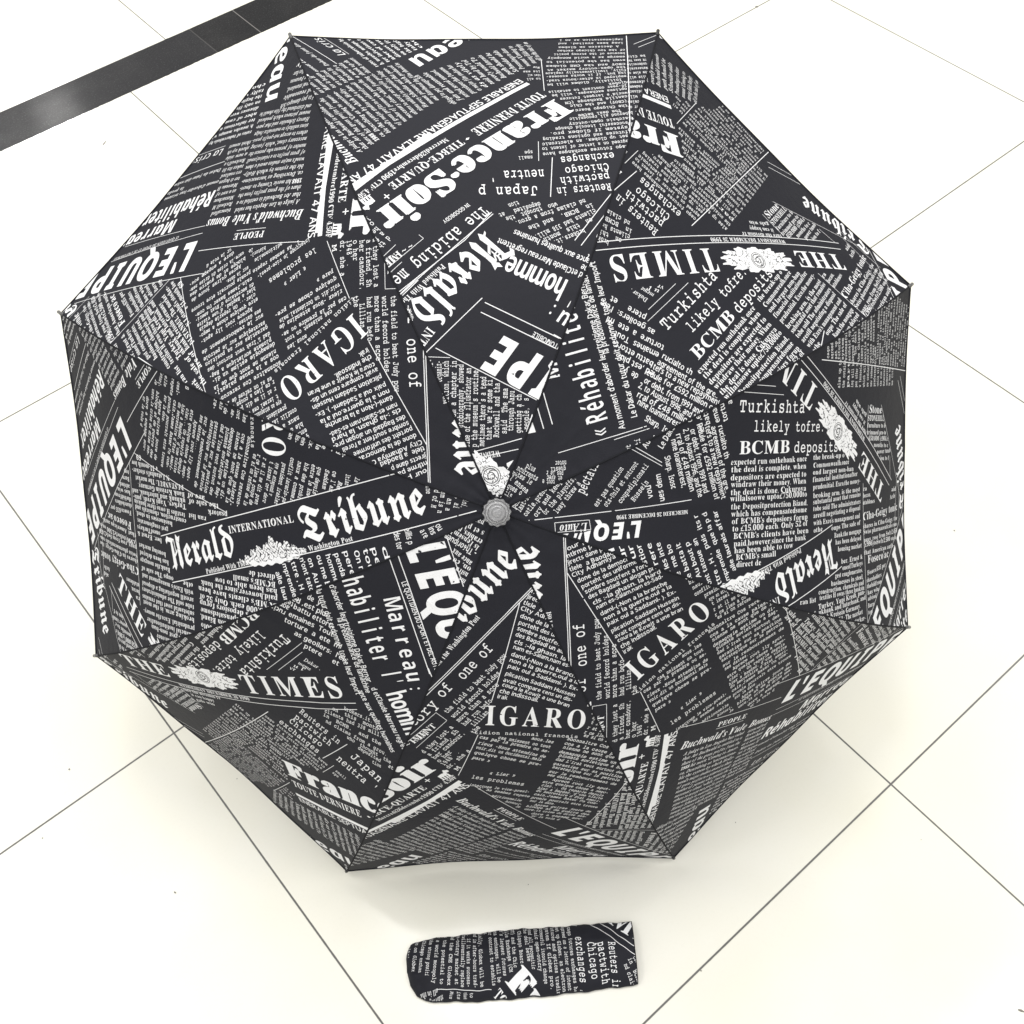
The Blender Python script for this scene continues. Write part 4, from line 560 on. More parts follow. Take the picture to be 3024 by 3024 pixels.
jt2Z/O2G/*2[.L2+.10e-]0e,~0_,_07-+/i-y/i-R-p-K,S/)+a/m+h0`+}1H,@1k,g1e--1J-:0L,y/8,_.d,i.Q-1.Y.%.}/i10/i1n091>0e/50e/I1g
ju2Z.,1%-71%,V0U-+0*-<0*,f-_.2+_/2+q/z,>/u,(07+j1.+j1i,<1:,f1),f1r0I1v0s1U1%0A1%/b0U0+0*0k0*0?-u/}-:/G,m.a,_-s,z-l-u.G0X.H0x
jv2c.81%,_1%,&0W,002,Z0+-Q,.-b+d..+X.Z+c.{,.1]0*28022S0W2.1%0E1%/u0y/_0T/j010E0*0V0*.H,o-n0*.L02.f0U.`0y
jw3=.01%,[1%,&0W,,03,K0+,n,/,y+d-B+W-z+~/+.@/:,//D+d/i+W0F+~2Q0+2t033.0W2n1%1>1%0p0x0[0U0d011:0*1R0*0+-5/v/4/l/Y/G/f.k/@-b-5-P0*-g0*.B01.Z0U.V0y
jx35/31%.#1%-H0x-00T-602-f0*/&.M,{,f,r,f,&,?,H+j-}+j.k,:/P-r0H,f0>,f/W,902+j1@+j1v+q25,<1k,f1f,f0>.R2/0*2=0*3%0R2z0u2_1%151%0F0T1%0*0y0*/o///%01/h0T
jy3k/Q1%-x1%-@0W-I02-t0+/$,7-k*U,[*U,&*,,,)b,N)X/&)X/`*(/T*N.t*U2v0+3C033[0W361%1l1%1A0y1,0U15021m0*/o-B/-0*/g020#0U/y0y
j«2Z/p1$.^1$,C.G-O+j.b+j-T.G 2/1$0w1$.].G/i+j0{+j/n.G
j»2Z.d1$-Q1$._.G,C+j-U+j/p.G 0~1$/k1$0x.G.]+j/o+j2/.G
s&3H.f3B,m1Z-`/p+r-X-h+m05,z1*+u2G+u0s-`2./^1,/^0:.F///a0S1e -l1f.a2P/Y1`.T0D ,s-X.;/3/V-`-r,f
s'-l,k3s+r3s+r2Y,/1,,S1,,k2Y
s(/W,z.N.V3].&3]+r.N.&)@.V)@
s)/W,G3]+r3]-N.N+r)@,G)@.V.N
s,.:-9,2,N-5+r,Z,H+~,#*h,#*]
s-/T.S.o+r.o+r-q.S-q
s..0-/,K,P-*+r,K,P+m
s02A033M.Z3{,~3M,/2)+r/u,/-f,~,?.Y+k02,?1&-f1@/t1&2( -g2G.Z3@/L2G/^/t/L-E.Y,K-g-E-T/t
s12)/V3u.C3u-W3A,Y2e+r2M,(1u,N1b-02#-z2v-z-5-n,Y-E,J,N,J,N+u1(+u1(,J03,J/b,]/V-5
s224093N.C3{,~3i,437+v2O,?1_->1I-R2p.C3C/%3(/;2+/.0~.Y/y-R.c+r-$+r+u1.+u13.50V.50O-r00-=/R-*,m-*.#.5/H/W0>0X0h1F0t20
s32;0=3P.H3{,W3U+z2W,A1p-C1[-I2I-d3,.C3C/*2~/@2$.z0k-q0A-10A-1/c-m/c///</X.5/G-4.r,_.3,Q-0,s,i-x,0-f+r--,.,N,s+}.:+k/D+v0@,@0~-(1:.40x/703/n/6000N0x0z23
s42f/(3q+r.]+r-~.}-~.}-;.c,W.%,J-g,J-g+u1[+u1[,J1Q,J0o,W0U-;0U-~1e-~1e.`0U.`0U3q .n2N/*2~.~1f.}.`,V.`
s52(,L3q,,0%,W/o--/{-n0&.}/[/F.B/5-:.`,a-{,Q-7,d,m-:,c-p,--a+r-.,+,N,l+}.0+k/1+w0+,C0j-/1&.B0;0..40d-P0`,v0S--2b/N2b/r2V0%290-1s0b1s0]3q
s625043l/&3{-]3],^2c,)1?+r/W,7-K-4,5.[+k0S,S14.M0W01.{0h.%0]-E0@-p2X.x3E/I31/^2W/d1x0c240~2i0l3C .U00/B/c/[.C/D,w._,L-h-6-F/W-t/z
s728+w3q+r1V,N1V,T2--72c092c-:+u./+u173C173q
s925/o3W.H3{-(3],32b+r1=,N/W.&.~.}/6/f/q.),I-1,k,b-[,?-I,4-%,D,K,w+{-~+k/L,00K-+1#.P14080n2E -c2k.N3>/B2[/`0Q/7/y.Q/e-J1B
s:.0-/0B,P0{+r0B,P/d -/,K,P-*+r,K,P+m
sA4E/d3[/L3],o--,G,C+r,1+r+u.++u.+,0.&,0-5,_-;-)-b..08..0W-90i,Z/p,1/p+u3D+u3D,12o,I2E-? -o.R.x1>0*.R
sB3T/:3L+r3L+r39,L30,i2j,q2&,q-9,_,F+s,0+s+u/U+u1h,N2S.)0A0#211e /5320.2k0E1^0#0G.e0(.X0(.X2H.b3# .X/i.s/i09/D0^.$0B,`/=,9.f,G.X,z
sC3o2`3[2I3[1t3./f3[-f3.,D1e+r/b,D-]-d,8/b+e1G,X0&,8-h/_/n3A1E2c2K1)2`1)
sD4F/>3L+r3L+r38,]3%,q2/,q-.,`,B+z,0+z+u/G+u0z--/?,9.f,H.Y-*.Y2?.f2}/A321O/d0z--3E/b
sE3h293L+u3L+u38,`3$,t2&,t-3,`,B+r,/+r+u2?+u2g.82P.81n-,0q,O/L,>.k,I.[,~.[/[/^/M05.w0J-s0_-s0_1Z0K1Z/z0B.p/y.[/y.[2D.a2q.w3)/N3-1@2c2&1:291:
sF32213L+r3L+r38,_2{,s20,s-<,a,H+t,0+t+u/q+u/q,//,,8.d,V.Z-7.Z/^.h/^/v/:0F-s0[-s0[1]0E1]/u0D.k/{.Z/{.Z2S.a2x.x3+/K3.0l2x1W2B1x1:211:
sG4e2_3[2H3[243:1q3//a3[-e3.,D1f+r/c,D-Z-h,8/q+f2l,E2l.$2}.g3d.x3d/10$/10$.x0u.g10.#10-)0t,>/},(.C,}-j/a/n3A0t3%1k282I1(2_1(
sH5&/X3L+s3L+s38,^2},q26,q-7,_,E+r,0+r+u/X+u/X,0.k,E.X-7.X/Y1A/Y1A-71-,C0A,00A+u4%+u4%,03;,G3)-73)263;2~4%384%3L0A3L0A390y3/1:2n1A261A0%.X0%.X26.`2n.}3//X39
sI0c/`3L+r3L+r38,b3(,u2B,u-/,_,F+r,0+r+u/b+u/b,0/&,<.d,Y.]-2.]2B.q3(/`38
sK58/X3L+s3L+s38,^2~,q26,q-7,_,E+r,0+r+u/X+u/X,0.k,E.X-7.X/5.u/O0t,~15,K0{,40b,00>,/0>+u47+u47,03c,:3>,[0(0]1?1w3S393_393_3L0M3L0M381L2t0z2,.X/c.X26.`2n.}3//X39
sL3b/e3L+s3L+s38,^3#,q26,q-7,_,E+r,0+r+u2;+u2a.I2K.I1k-30q,P/O,>.u,D.^,^.X-:.X26.b2q/(32/e39
sM6u.`3L+s3L+s39,P3/,m2o,t2;,t-5,_,E+r,0+r+u.G+u.G,0-W,A-A-6-A2T00+u0G+u392d39-;32,X2q,:2:,02:+u5s+u5s,/5?,85$,V4x->4x25512{5t385t3L303L0u.2
sN4S.03L+r3L+r38,231,o2E,o-4,h,T,L,8+r,/+r+u.=+u.=,0-O,D-=-4-=1m2=+e2U+e2U232g3#3R383R3L1-3L1-381d3.2%2m2-242-.Y
sO4b1B3B/m3].93A,}2O,218+r/a,2..,},q.6,%/f+e1>,%2U,q3F..3a/a3F1;2V2Q -i/a/d3A172F1h/a/m,%.?,{
sP3G/13L+s3L+s38,^2},q26,q-7,_,E+r,0+r+u/X+u/X,0.k,E.X-7.X/B/[/B1b/v2F1I2)2P1435 .d2}/53.062b0P1E010*.y/a.X/a.X2S
sQ4b1B3B/m3].93A,}2O,218+r/a,4.&-,,f1c){3Z*C3W*Z2l*O0p+r2x-@3a/a3F1;2V2Q -i/a/d3A182F1i/a/n,%.@,{
sR4X/63L+s3L+s38,^2},q26,q-7,_,E+r,0+r+u/X+u/X,0.k,E.X-7.X/L.{/L1;+u3W+u3W,/3/,;2j,b0l/Z2Q1M1c2z .e2z/B3.0b1P0=02.}/g.X/g.X2@
sS2-0h3]0O3]003<.y3U.63]-)3C,<2X+}1I,J0.-q/,.u.V/m-D/K,K.H,+,z,a,0.N+r.N+r+e,.+e,:,$,S,-,i,)-i+i.A+f/l,%0h,q1,.,0x/#0G/g/B0G.;0u-F1N-+28-J3%.D3B/=3*0)2A0S190h19
sT3P+r3L+r17,.17,e2^.031.>31.>-7.),D-8,0-8+u1-+u1-,00:,C0%-70%3102312:162O162O3L
sU4P/W3L+r3L+r38,]2},p26,p.M-R,E/f+b1v,J2[.u2[252l2y3O383O3L1.3L1.381z2}242524.R05,5.z,c.W.6.W26._2n.z3//W39
sW7Q/+3L+r3L+r38,E3&,`2L.{+e/:+e1E103<+e3S+e5a286$2x6P386P3L4T3L4T385.3-5?2`532&4%.T2f2@2]2i3H383H3L/z3L/z380X3+0v2U121i/n.A.S2,.H2f.W3//+38
sY4F/O3L+r3L+r37,+34,@3*,r2D.j.r.j-7.W,E-k,0-k+u1Q+u1Q,00d,E0Q-70Q/=2K2K2s2~3E373E3L1%3L1%381)381x2c1`1}07/W.i2H.]2o.n3//A38/O38
sa1z/r0e.612-,0},C0P,+/n,</>,k/,-?/<-Q/f-D01-50M-z0p.^0[.q/u.q/%,W..+r,w,5,+-,+h.p,O/h+g0y,B0p,R0X,H0G,Q0D,v0D/E -J-<.q.k.q,v.I,R.#,F
sb2G-}3L+r3L+r39,B3),L2D,L+d,W+d-L,E.v+f05,.1*-01F.^1//z0J0o/G12-}0N .<0H.j0X/Y0+/o.T/Z,`.g,)-}-#-}/w
sc18.J13-/0l,6/m+r.E,3-$,},+..+f07,t0&-%.w,N-i-/-C/#.A0t.p0I.n0*/N/A/x/P0./{/`0n
sd2G0m3L.O3L.O39/+3,/<2X/<0P-y12,t0m,0/n+r.A,/,~,n,*-p+f/<,W/<+g1F,+1F,?0v,R0m-/ -_0*.H0Y.}0H/</w/<-/.v,S.E,?-^,n-K.J
se18.012,}0m,3/s+r.P,2-%,y,*.*+f07-+0%-;.o,S-G.a06.a06.i/^0S -I/=.50s.i0R.v/M.v/(-I/(
sf0{.P3Z-%3/,P1i,P1%+t1%+t0S,P0S,P-,,L,K,<,6+r,.+r+u.t+u.t,..6,;.%,z.%0S.z0S.z1%.%1%.%2G./3+.Y3@.w3..d2H.s2#/B1p/j2%/z2U/W3>
sg1r/O0w.712-*0x,=0A+~/J-B-c,@-+,$,E,j+K+r*[,H)r.%)U0/*$0o+:0[,)/u,Q.R,_-x,_-8-(-K-N-z-^.M-[/O-o03.I0J/<0%0F0q0F0q0w -]0Q.70s.l0Q.z/G.l.=.7-u-].=-M/G -4+A/$+A/j+60&*h.<)t-1*-,i*_
sh2X-{3L+s3L+s3:,A3*,K2T,K,l,@,<+r,.+r+u.Q+u.Q,..+,<-{,l-{/n.w0K/G06/P/P/P,k/$,-.y,-.y+u1W+u1W,.10,<1%,l1%/G/X11-{0<
si/R-k3C-73X,^3C,H2i,^25-71z-k25.%2i -}1%+v1%+u0l,B0_,K0+,K,l,@,<+r,.+r+u.Q+u.Q,..+,=-},l
sk2m-}3L+w3L+v39,D3+,L2R,L,l,A,<+r,.+r+u.R+u.R,..,,=-},l-}./.<.E/L,c/X,F/4,-/-,-/-+u1l+u1l,.1?,I/7/D0.091=0l1=1%/$1%/$0m/`0S/D/~-}.Z
sl/R-}3L+u3L+u39,C3*,K2R,K,l,@,<+r,.+r+u.Q+u.Q,..+,=-},l
sm5N/P11-y09-y1%+s1%+s0m,A0^,K0-,K,l,@,<+r,.+r+u.M+u.M,..(,=-y,l-y/n.r0L/B05/K/P/K,l/A,=.u,..u+u1L+u1L,.1&,=0w,l0w/q1p0K2@062I/P2I,l2?,=1s,.1s+u4M+u4M,.4&,<3w,l3w/G2Q110t05
sn2X/X11-{0=-{1%+s1%+s0m,A0^,K0-,K,l,@,<+r,.+r+u.Q+u.Q,..+,<-{,l-{/n.w0K/G06/P/P/P,k/$,-.y,-.y+u1W+u1W,.10,<1%,l1%/G
so1l.A12-(0m,4/p+r.K,4-)-(,,.B+f/Z,+0N-%0k.K0N/r/Y0m -]0I.B0v/%0I/8.K/4-8/(,P.B,$-],P-O-8-K.L
sp2E/G13-u05-u1%+u1%+u0n,C0],L/x,L*l,I*3,9)s+r)j+r)W.m)W.m)j.@)r.(*6-}*u-},M/B+f0G,,1--,1D.T1./t0I0n -}/m.r0V/Z0&/l.L/W,o.m,>-}-#
sr1C0.0w/J12.a0s-x/~-x1%+v1%+u0l,B0`,K0+,K,l,@,<+r,.+r+u.l+u.l,..2,;-~,l-~/+.6/w.b0;/$0*/;/h/a/[02/m0B0@
ss0R/=13/-13.m0x.#1/-Y13,C0d+t/U,4.e-(.*-r-^.O,p.:,=-X,+,`,P,--Y+r-Y+r+h,++h,L,(,c,#-i+f/%,5/Q-L/:.F.I/#-`/E-0/f,z06-20a-f0q.U0S/+/Z/=/Z
st02-s2w-a2w,~2%+r0r+r0V,B0V,B-),[,*-U+g/1,{.y-*.?,P-{,c-s-9-s0V.x0V.x1%-s1%
su2^-}1%+r1%+r0m,A0[,K0$,K-O,i,4-o+f.g+z/P,[/P+g1],.1],B11,P1%-&1%1%.p1%.p0m/E0]/P0$/P,y.Y,J.0,Z-}--
sv1z.X1%+r1%+r0l,<0Y,U0%.=+f.S+f05/y0P0U0y0n0y1%/@1%/@0m/z0J/q0+.{-n.%0B.#0P.N0n.X0n
sw4K.>1%+r1%+r0l,00_,A0?.++f.A+f/g/;0r+f1++f2r053,0_3J0n3J1%2#1%2#0n2G0f2R0N2K001]./0z090w0Q1F0l1F1%.q1%.q0n/70e/H0A/W/l.l-u-}0+-v0?-t0O-~0f.>0l
sx2+.U1%+r1%+r0k,Q0>-r.1,n,k+s,,+s+u-c+u-c,+-`,+-0,J-D,v.*-o.c,r.u,E.i,2.G,-.G+u1*+u1*,-0m,50[,L/&.y/~000x0p0x1%/21%/20n/X0h/e0S/T00.o/:.806.*0V.U0m
sy1x.[1%+u1%,80d,F0O,X0*.A+k.0+.-s*Z-F*3-1*G-2*Y,~+$,T+3,(*z+r*M,0)l,n)U-R)d.+*=.[+N0:/x0U0X0w0l0w1%/E1%/E0m/l0g/z0M/w06/o/t/(-h.+0@.)0M.50g.[0m
s~2n-Q/d+r/#+r.1-J.s06.%1m.f1m/X0<.q
s£1g053S,}0&+x0&+x/.,h/.+r+l-^+{/U+l02+q0c+~0c,~/Y,j.h,r-^,y-1,w-f/..r/..r0&-}0&0)2[0f2R
s•/W.V/c-71(+r/c-7.C
I'-I,q3v+r3v+r2Y,/1),Y1),q2Y
IA4)2e3X2H3X,k,`,P,E,5,6+r,1+r+r.5+r.5,1-k,8-T,C-M,T.[.70~.70y-$0s,g0i,Q0Y,A0A,6/},1/}+r3P+r3P,12w,=2W,]2M-5 .~.a101C1$.a
IB3v003H-_3H-_30.;3#.D2v.I2j,u,g,c,G,W,=,K,6+r,/+r+r/>+r0-+u0l,$1D,61m,K23,f2K-*2Z-J2e-m2h.62X.w2,/O1;/s2I0>3.0w3C1i3<2=3%2c2[3$2$38143D 0I2~0_3&192v1X2U1c1z1^1H1O0x170U0p0;0D0+/M0&012_0:2r /E/`/V/`0F/R0s/+1(.D0~-i0n-:0T,n03,P/e,?/6,9.q,=._,H.X,Z
IL3V133H-^3H-^30-u3..-3*.;3#.D2t.I2h.K2W,u,g,c,G,W,=,<,2+r,/+r+r2>+r3#.-2^.-2>-R1s-)1I,d0s,M0<,?.m,A.a,F.Y,M.W,W/z1}0/2P082c0A2p0X3(1330
IY2~.w3H+t3H+t3.,*3+,A2z,I2o,x,r,q,],f,L,X,@,G,9,2,4+r,1+r+r/D+r/D,1.q,6.d,;.Y,C.T,O.R,`/4/E1U2Z1u2y2*3(2:3.2J302J3H/~3H/~300.300N3+0c2v0i2^0e2G0X2-0D1h.~/t.62r.:2}.B3(.`3/.w30
Ia1h/B0{.y1(.R0}.)0l-X0O-<07,}/u,e/T,N/1,<.g,-.A+{-u+t-P+r-,+u,d,$,E,6,-,K+t,f+i-*+e-I+h-g+s.(,*.A,B.Z,c.t-/.j,K.q,&/,+l/N+e0(+s0[,D15-30y-A0^,t0F,]03,T0+,W0%,_0#,l110x/y0x/i0?/[0e /)0V/?0Q/L0@/P0$/H/9.I,}.:,l.+,`-u,W-f,U-N,]-A,p-<-7-p/7.C0*.e0K.t0S
Ic0s/F1$/$1(.Q0~.#0l-P0P-$0-,[/^,>/0,).X+v.(+r-P+v,},*,T,@,4,_+w-++i-W+d.E+s/,,G/g-;/K-N.~,u.T,U.+,K-q,N-`,V-P,e-E,w->-5-<-R-B.5-S.v-`/;-~/u.D0G.T0V.f0`.v0c/)0a/10Y/40M.{/p.~/b/(/T/1/J/</B/I/>/Y/</l/>/}/D0//N08/]0>/m0@0&0<0>020S/{0g/c0v
Id2I1q3f/U3H/U3-0(3&0/2}042s/b0k/K0x/21$.r1(.F0}-v0i-J0I-/0/,q/m,Z/L,G/,,7.e,*.B+z-z+t-Y+r-9+u,j,#,H,4,-,I+t,d+h-(+d-G+h-e+r.$,).>,B.X,c.r-0.l,u.h,L.o,&/)+k/K+d/e+h/}+s09,+0P,D1,-30o-C0G,g05,W0-,U0%,V/},Y /,0Z/@0T/L0C/P0&/H/B.:,o.+,b-u,Y-f,V-N,]-E,e->,p-:-#-:-J-n/5.>/}.M05.k0P.y0X
Ie0j/C1$.~1(.[1$.:0u-s0f-R0O-406,s/t,X/S,C/1,1.g+~.A+u-v+r-Q+v,},*,T,@,4,_+w-(+i-Q+d.A+s/&,G/]-;/@-M.v,v.Q,W.,,M-q,O-`,V-Q,c-F,s-@-,->-B-D-y.9.1.y.I/Q.i/u/300/W070$040?0*0U/t0i/^0w .`0Z.v0a/$0`/40U/90M/=07/;/y/4/a/(/I.r/3._.x.G.f.-.U-k.I-L.@-_/%-t/[.10+.H0H
Ih2-.-/2/@3f,}3H,}3--W3&-]2{-a2r+r+r-9+r-T-$-w.&.E.z.p/`/=0+/c08/n06/t0//v/~.z,g.y,U/%,+/<+l/b+d0?+t0w,K1T-D1>-Q0y,~0a,b0N,X0E,Z0@,b0u.d1,/B17/o1:06120a0s0z0H1(0$0~/]0p/<0X.u08.Q/g
Il/_/,3f,u3G,v3.-<3+-J2}-O2l+t,=+{,+,,+w,:+l,L+f,c+d-$+h-@+r-Y,*-r,C.1,e.L-4.8-C-v,v-^,^-J,U-A,W-<,^
In2#.(/-.]1(,F0d,H0J,i0G,v0>+r+r-6+r-D,Q-f-`-x.3.F/(.o/c/;0,/`08/k06/q0//s/~/k/W.w,g.v,U.~,+/:+l/`+d/{+h0<+s0U,,0o,E1K-615-E0`,a0U,Z0L,X0C,Z0=,b0;,n1806100a0q0z0F1(/~0~/Y0o/80W.q06.M/d
Io1D/Q0~.{1(.X1$.60v-o0f-N0P-107,p/u,V/S,A/1,0.h+}.B+u-w+r-Q+w-#,,,V,E,5,f+w-2+i-^+d.)+g.M+q.q,&/7,</U,V/q,t0/-:0D-]0U.(0b.L0j.q0l/;0g/j0X070@0V/z0o .g0_.v0b/80Y/H0A/N/t/F/*.g--.<,E.-,7-x,/-i,,-L,3-;,J-5,p.+/}.907.H0I.W0V
Is0a.R1$.61&-m0~-M0r-30_,x0E,k0(,g/a,i/L,n/7-(.e-7.L.--?.<,g.6,F-~,3-],--&,<,_,j,O-],2-b+r+l,2+h,;+t,F+{-1+m-P+f-k+d.-+f.F+l._+v.s,)/+,:/9,M/D,c/J,z/L-9/H-[.,/W-x/s-t00-v0=-{0H.*0S.50[.Q0b.~0T/C0+/W/A/r/>0.1#/n1#/g0t/]0n
It/m.o2R.E2R-j1i-,16,B0o,B0K,s0K+z,*,6+l,]+d,{+h->+t-Z,--v,I.7,m.S-=.<-L-v,z-],_-I,U-A,X-<,`.90K//0K/:0t.D0t
Iu1s.F1(,10d,20J,R0G,`0>,e0.,d/y+r,U+z,+,:+l,e+d-.+i-O+v-q,3.7,S.Y-#.}-X.j,T.l,>.r,,.~+x/0+m/A+f/T+d/p+h01+s0J,,0d,F1@-71*-F0R,b0I,[0@,Y00,n180u/t0u/W/d/4.`.f-i.;-+-o,`-J,S-?,U-9,]-7,h
Iw3(2#1(1m1*1]1(1N0}1B0s190g140X120H15081=0(1W/f1_/X1b/L0D-@0$1(/f1(-}.*-r/e-d0e-R1(+r0f+s0K+~0L,80F,H0/,T/a,c+c-&+e.u.q/5+c/Q+e0#,=1F-{26/>2O0=2M0Q2H0c2?0q230}
i'-n-&4#+r4#+r2X,00{,i0{-&2X
i,.C-V,2,`-F+r,Z,K+z,(*i,(*=
i-/V.j.z+r.z+r-f.j-f
i..;-N,K,`-9+r,K,`+^
i12./p4%.M4%-_3J,c2o+r2T,,1m,]1U-D1u-~2X-~-6-r,b-Q,U,Q,U,Q+j1A+j1A,U0C,U/y,e/p-6
i82L0b3R.o4,-:3k,F3#,/1z,P0h-M/x,B/2+r-v,3,j-.+{.c+`0s,<1`-~17/;/q070s0v1@2& .i3:/=3+/Y2^/d2)/T17/#0d.51:-u2,./2w -m.l.F/D/U._/v-l/X,q.g,P-u,r-W-r
i9270&3b.S4,-.3g,42g+r1<,Q/O.2.r/2/,/O/E./,W-D,s,q-k,B-Q,4-%,E,D-#+q./+`/^,%0a-$1:.N1J081)2I -x2e.Y30/C2U/`0T/<0(.b/r-b1E
iA523`3u3?3u-B,r+y,0+r+j.e+j.n,2.2,9.%,M.U-@/F.>/^.I2/.I2+-41s,E17,31),30}+j4@+j4E,13W,B3F,p /}/$2<1g21/$
iB4B0q3f-t3f-k3C.O36._2s.U2A-3-.,l,F,+,4+{,4+r+j/I+j1:,+2O,y2x.?1]0)3U1} 0?300j332.2$1U0h/i0=/J0@/E0G/~2c0/3$ ///T/@/e/j/g1*/I1O.H0s,r/,,?.T,E.G,].M-)
iC490u3u.R35-32%,70R+r.q,<-/-K,#/4+Z0},&2U-G27-c/O,=-z,x-E.l-b0S.R1~/c2~1$3C222x2V1i2U1B2z1B3L3n3,3n2d3U
iD5N0~3f-x3f-n3C.R35.b2r.Y2A-5-.,n,E,-,4+~,4+r+j/E+j1T,138-24?._4b0I49252y3B 0A3/0n342Y2T360`2z/(29-_1),b/I,A.y,C.^,I.J,d.V-B/t2@0,2u
iE4l4$3f-t3f-k3C.O36._2r.U2A-2-/,k,D,*,4+{,4+r+j2O+j3D.,2z.,24-*18,R/s,C/.,C.T,I.G,a/4/g0./g0g/b1#/P1+/#1(.N1H.N2:1H1r1H1@0U000?/A0?/v2N0+2y0>3/0i331d332g3*342g3>1~3>1r3_1r
iH6f133f-t3f-k3C.O36._2r.U2A-2-.,w,R,Z,;,+,4+{,4+r+j/1+j/:,2.U,?.F,].H,q/./Q/6/_/J/b2=/b2Q/`2V/V1w--1c,R1F,;0f,40]+j3v+j4$,23@,?31,]33,q4^2G5$305a3A5n3A5y3f2_3f2T3C3:353I2r3@2A2o0O2f0A2R0>/_0>/I0A/E0I/H0[/s2C0<300{3A1*3A
iJ2[1o3f.K3f.?3@/036/A2s/629-r-3-e,b-Y,D->,1--,B-4,]-6,l-$-9,T-I,)-6+r,b,8+u-5+Y.X,8/L.+0Z2O0{331e3B
iL44143f-t3f-k3C.P35.`2r.^2_-3-.,k,E,*,4+{,4+r+j2Z+j3G.23$.229-%1B,P/x,C/1,C.V,J.I,f/v2H0>311&3C
iM7y083f-}3f-r3C.V35.f2r.^2A-3-.,x,R,Z,;+~,3+r+j.W+j.a,1-{,>-l,a-{-V/51~0%+j0?+j4G1w31-<2t,V2V,:1z,01q+j5/+j58,24R,?4C,]5p2G67306t3A7&3A723f4p3f1$-w
iP4<1(3f-t3f-k3C.O36._2r.U2A-2-.,k,D,+,4+{,4+r+j/?+j/J,3.X,=.F,_.J,w/+/G/9/P0:/P1x/l3*0_3O1x 0[371a2u2$1z1L0T/h0$/C0(/?0./@0:/z2Z063.
iR4R1;3f-t3f-k3C.O36._2s.U2A-3-.,l,F,+,4+{,4+r+j/:+j/E,3/0,3.W,=.I,^.T-A/2/]04/Y1f+j3Y+j3e,43W,42},L2P-A1P/j3f1x3,3< 0A300e34281w1_0]/v00/>03/x2Q0-2z
iS2c023r/]3u.I3]-Y2r-?1j-U0k.J/b.w/4/@.e/_.2/j-[/Y,q/,,B.E,0-1,c,].H,<.G+r+^,6+^,_,#,r+y.O+[/m+w0e,i1)-}0H/`/C0k.m1Q.Z22.x3&/l3C0l2t151H1R1H1v3r1V3r113Z1$3]0^3h
iT3p,H3f+r1c,=1`,e2V-E3#.P31.i31.~3#-O-F-4,Z,n,<,6,4,(,4+z+j/`+j/k,4/U,4.p,<._,Y.l-G0@2v0H3,0W311$312&2u2>2*2=1]2`1]3)3f
ia1s/11;-R0R,>.o+r,y,0+},u+]./,4/*-K.j,8/A+Z1,-*0k-A/{,W/s,^0%-C1+1/0&1//v0c .60:/00h/^01/P/;/,.<.T-E-z,g-N,S-)-.-0-s-G.i
ib2&.q3w.a4.-Y3p,r3i,i3G-)3G-I3B-P31-P2{-J2^+w,f+r,L,>+s-I+^.q+}0+,s0x./1:/Q0l0j/Z1;-u0: /20Q/m080*/G/d-t.k,Z-],/,{,U-&,z-Q.[.70(
ic1@050~/?1:-]0f,c/t,,.n+r-b,A,4-^+]0--%/l-C.$,C-@,c-(-`-E/..50A/<0i/T0`/C0F/=0-/q/X0C/l0S0B
id2h1{3x1l4.163{/~3i/t3F033F0S3A0[300-0u/A1:.Q1,-d0Y,i/U,..>+r-,,5,%-/+].F,1/?-D/),=/d+]0V+}1T-+18-B0=,P0.,^00,q /I0k/h0^/t05/g/?/C.=.l-C.4,`-[,J-7,[-)-3-L.m.E0=
ie18001$/>1:-`0b,e/j,,.`+r-R,?,1-Q+`.n+~0%-)/g-B.&,H-)-T-/.4/V.z0K0? .E0N/$0g/B0G.i/;-;.`-c/`
if3#1u3q1-4./b3L.m1Y.b1(-]1(-P0Q.X0Q-^+N-L*_-;*.,m)g,k)i,q*,,F*U+r)x,.)I,d)6./*F.d+{/<.C/d0Q1&0Q1/1(/m1(0*2:0}3Z1,3V113N1)3-1V2W2734
ig2V0@1,/F1=.00~-:05,v/.-c-u-/-A,o,m-@,<+r*],J)Y-t)7/B)L0@*20`+701,:.h,q-}-B.;-d.b-a/s-z0h.e1+/m1$081j081j0u0{0u .e0V/?0n/h0]/x0&/i/+/?.E.f.0.(.x.9/q ,m*m-h,*.F+r/#+[/P+=/a*u.-)i
ih2x.y4P,b4P,U3p,e3p-K3D-C2n+r+j-,+j-d.d.S0D/f11040X0004/h.I/X-S/T,r/o+~0_+_21,D1q,o10,W0l-%0o-T0y.21F091K0j022..)0V
ii/N.O3Q.#3d-T3P-B3%-T2U.#2C.P2T.b3% .:1).)1;,80y,10Y,f0Q,r0<,*-A+x,j+r,@,P+Z.K-,.0-G-4,T-%,h---2
ij10013Q/`3d/63P/#3%/62U/`2C012T0C3% /k1#/Z1;.Y1)-s0z-l0Y.L0Q.T0;-Y+L-@*J,s)g,o)k,q*-,E*Z+r*%,/)K,i)6.$*/.P+:.u,l
ik2h/93v/*4-.p4+.%3t-93j-/3G-G3G-l3B-t3/-p2n+r+j,{+j-X-{.4.H.m,t/=+z/p+^0]+}1S-$1:-@0C,W0-,d/s-//)/)0E0)1j0b1r0b1{1*/T1*/G0g/u0R/H/y-j.f
il/g.z3y.g4.-e3w,v3n,r3M-N3E-Y3,-T2k,/-U+y,k+r,>,&+n,R+^-B+~.C-*.&-D-0,W-%,e-/-:.t3]
im5[3d1<1-/31E0S0Z1<-t/,.N1(.>1;-h10,L0z,E0Z,~0P-/0:-+/z,y/J+r+j,y+j-B-#-e-}.3.m.r/^/S04/}0D06000(/=/$+j0,+j0N-&0z..1d/@2M0-3)0C3?0,36/T2T-52G,D3(+[4o-/4T-M46,~3~,f3a,V3T,e4J0+4N0Q
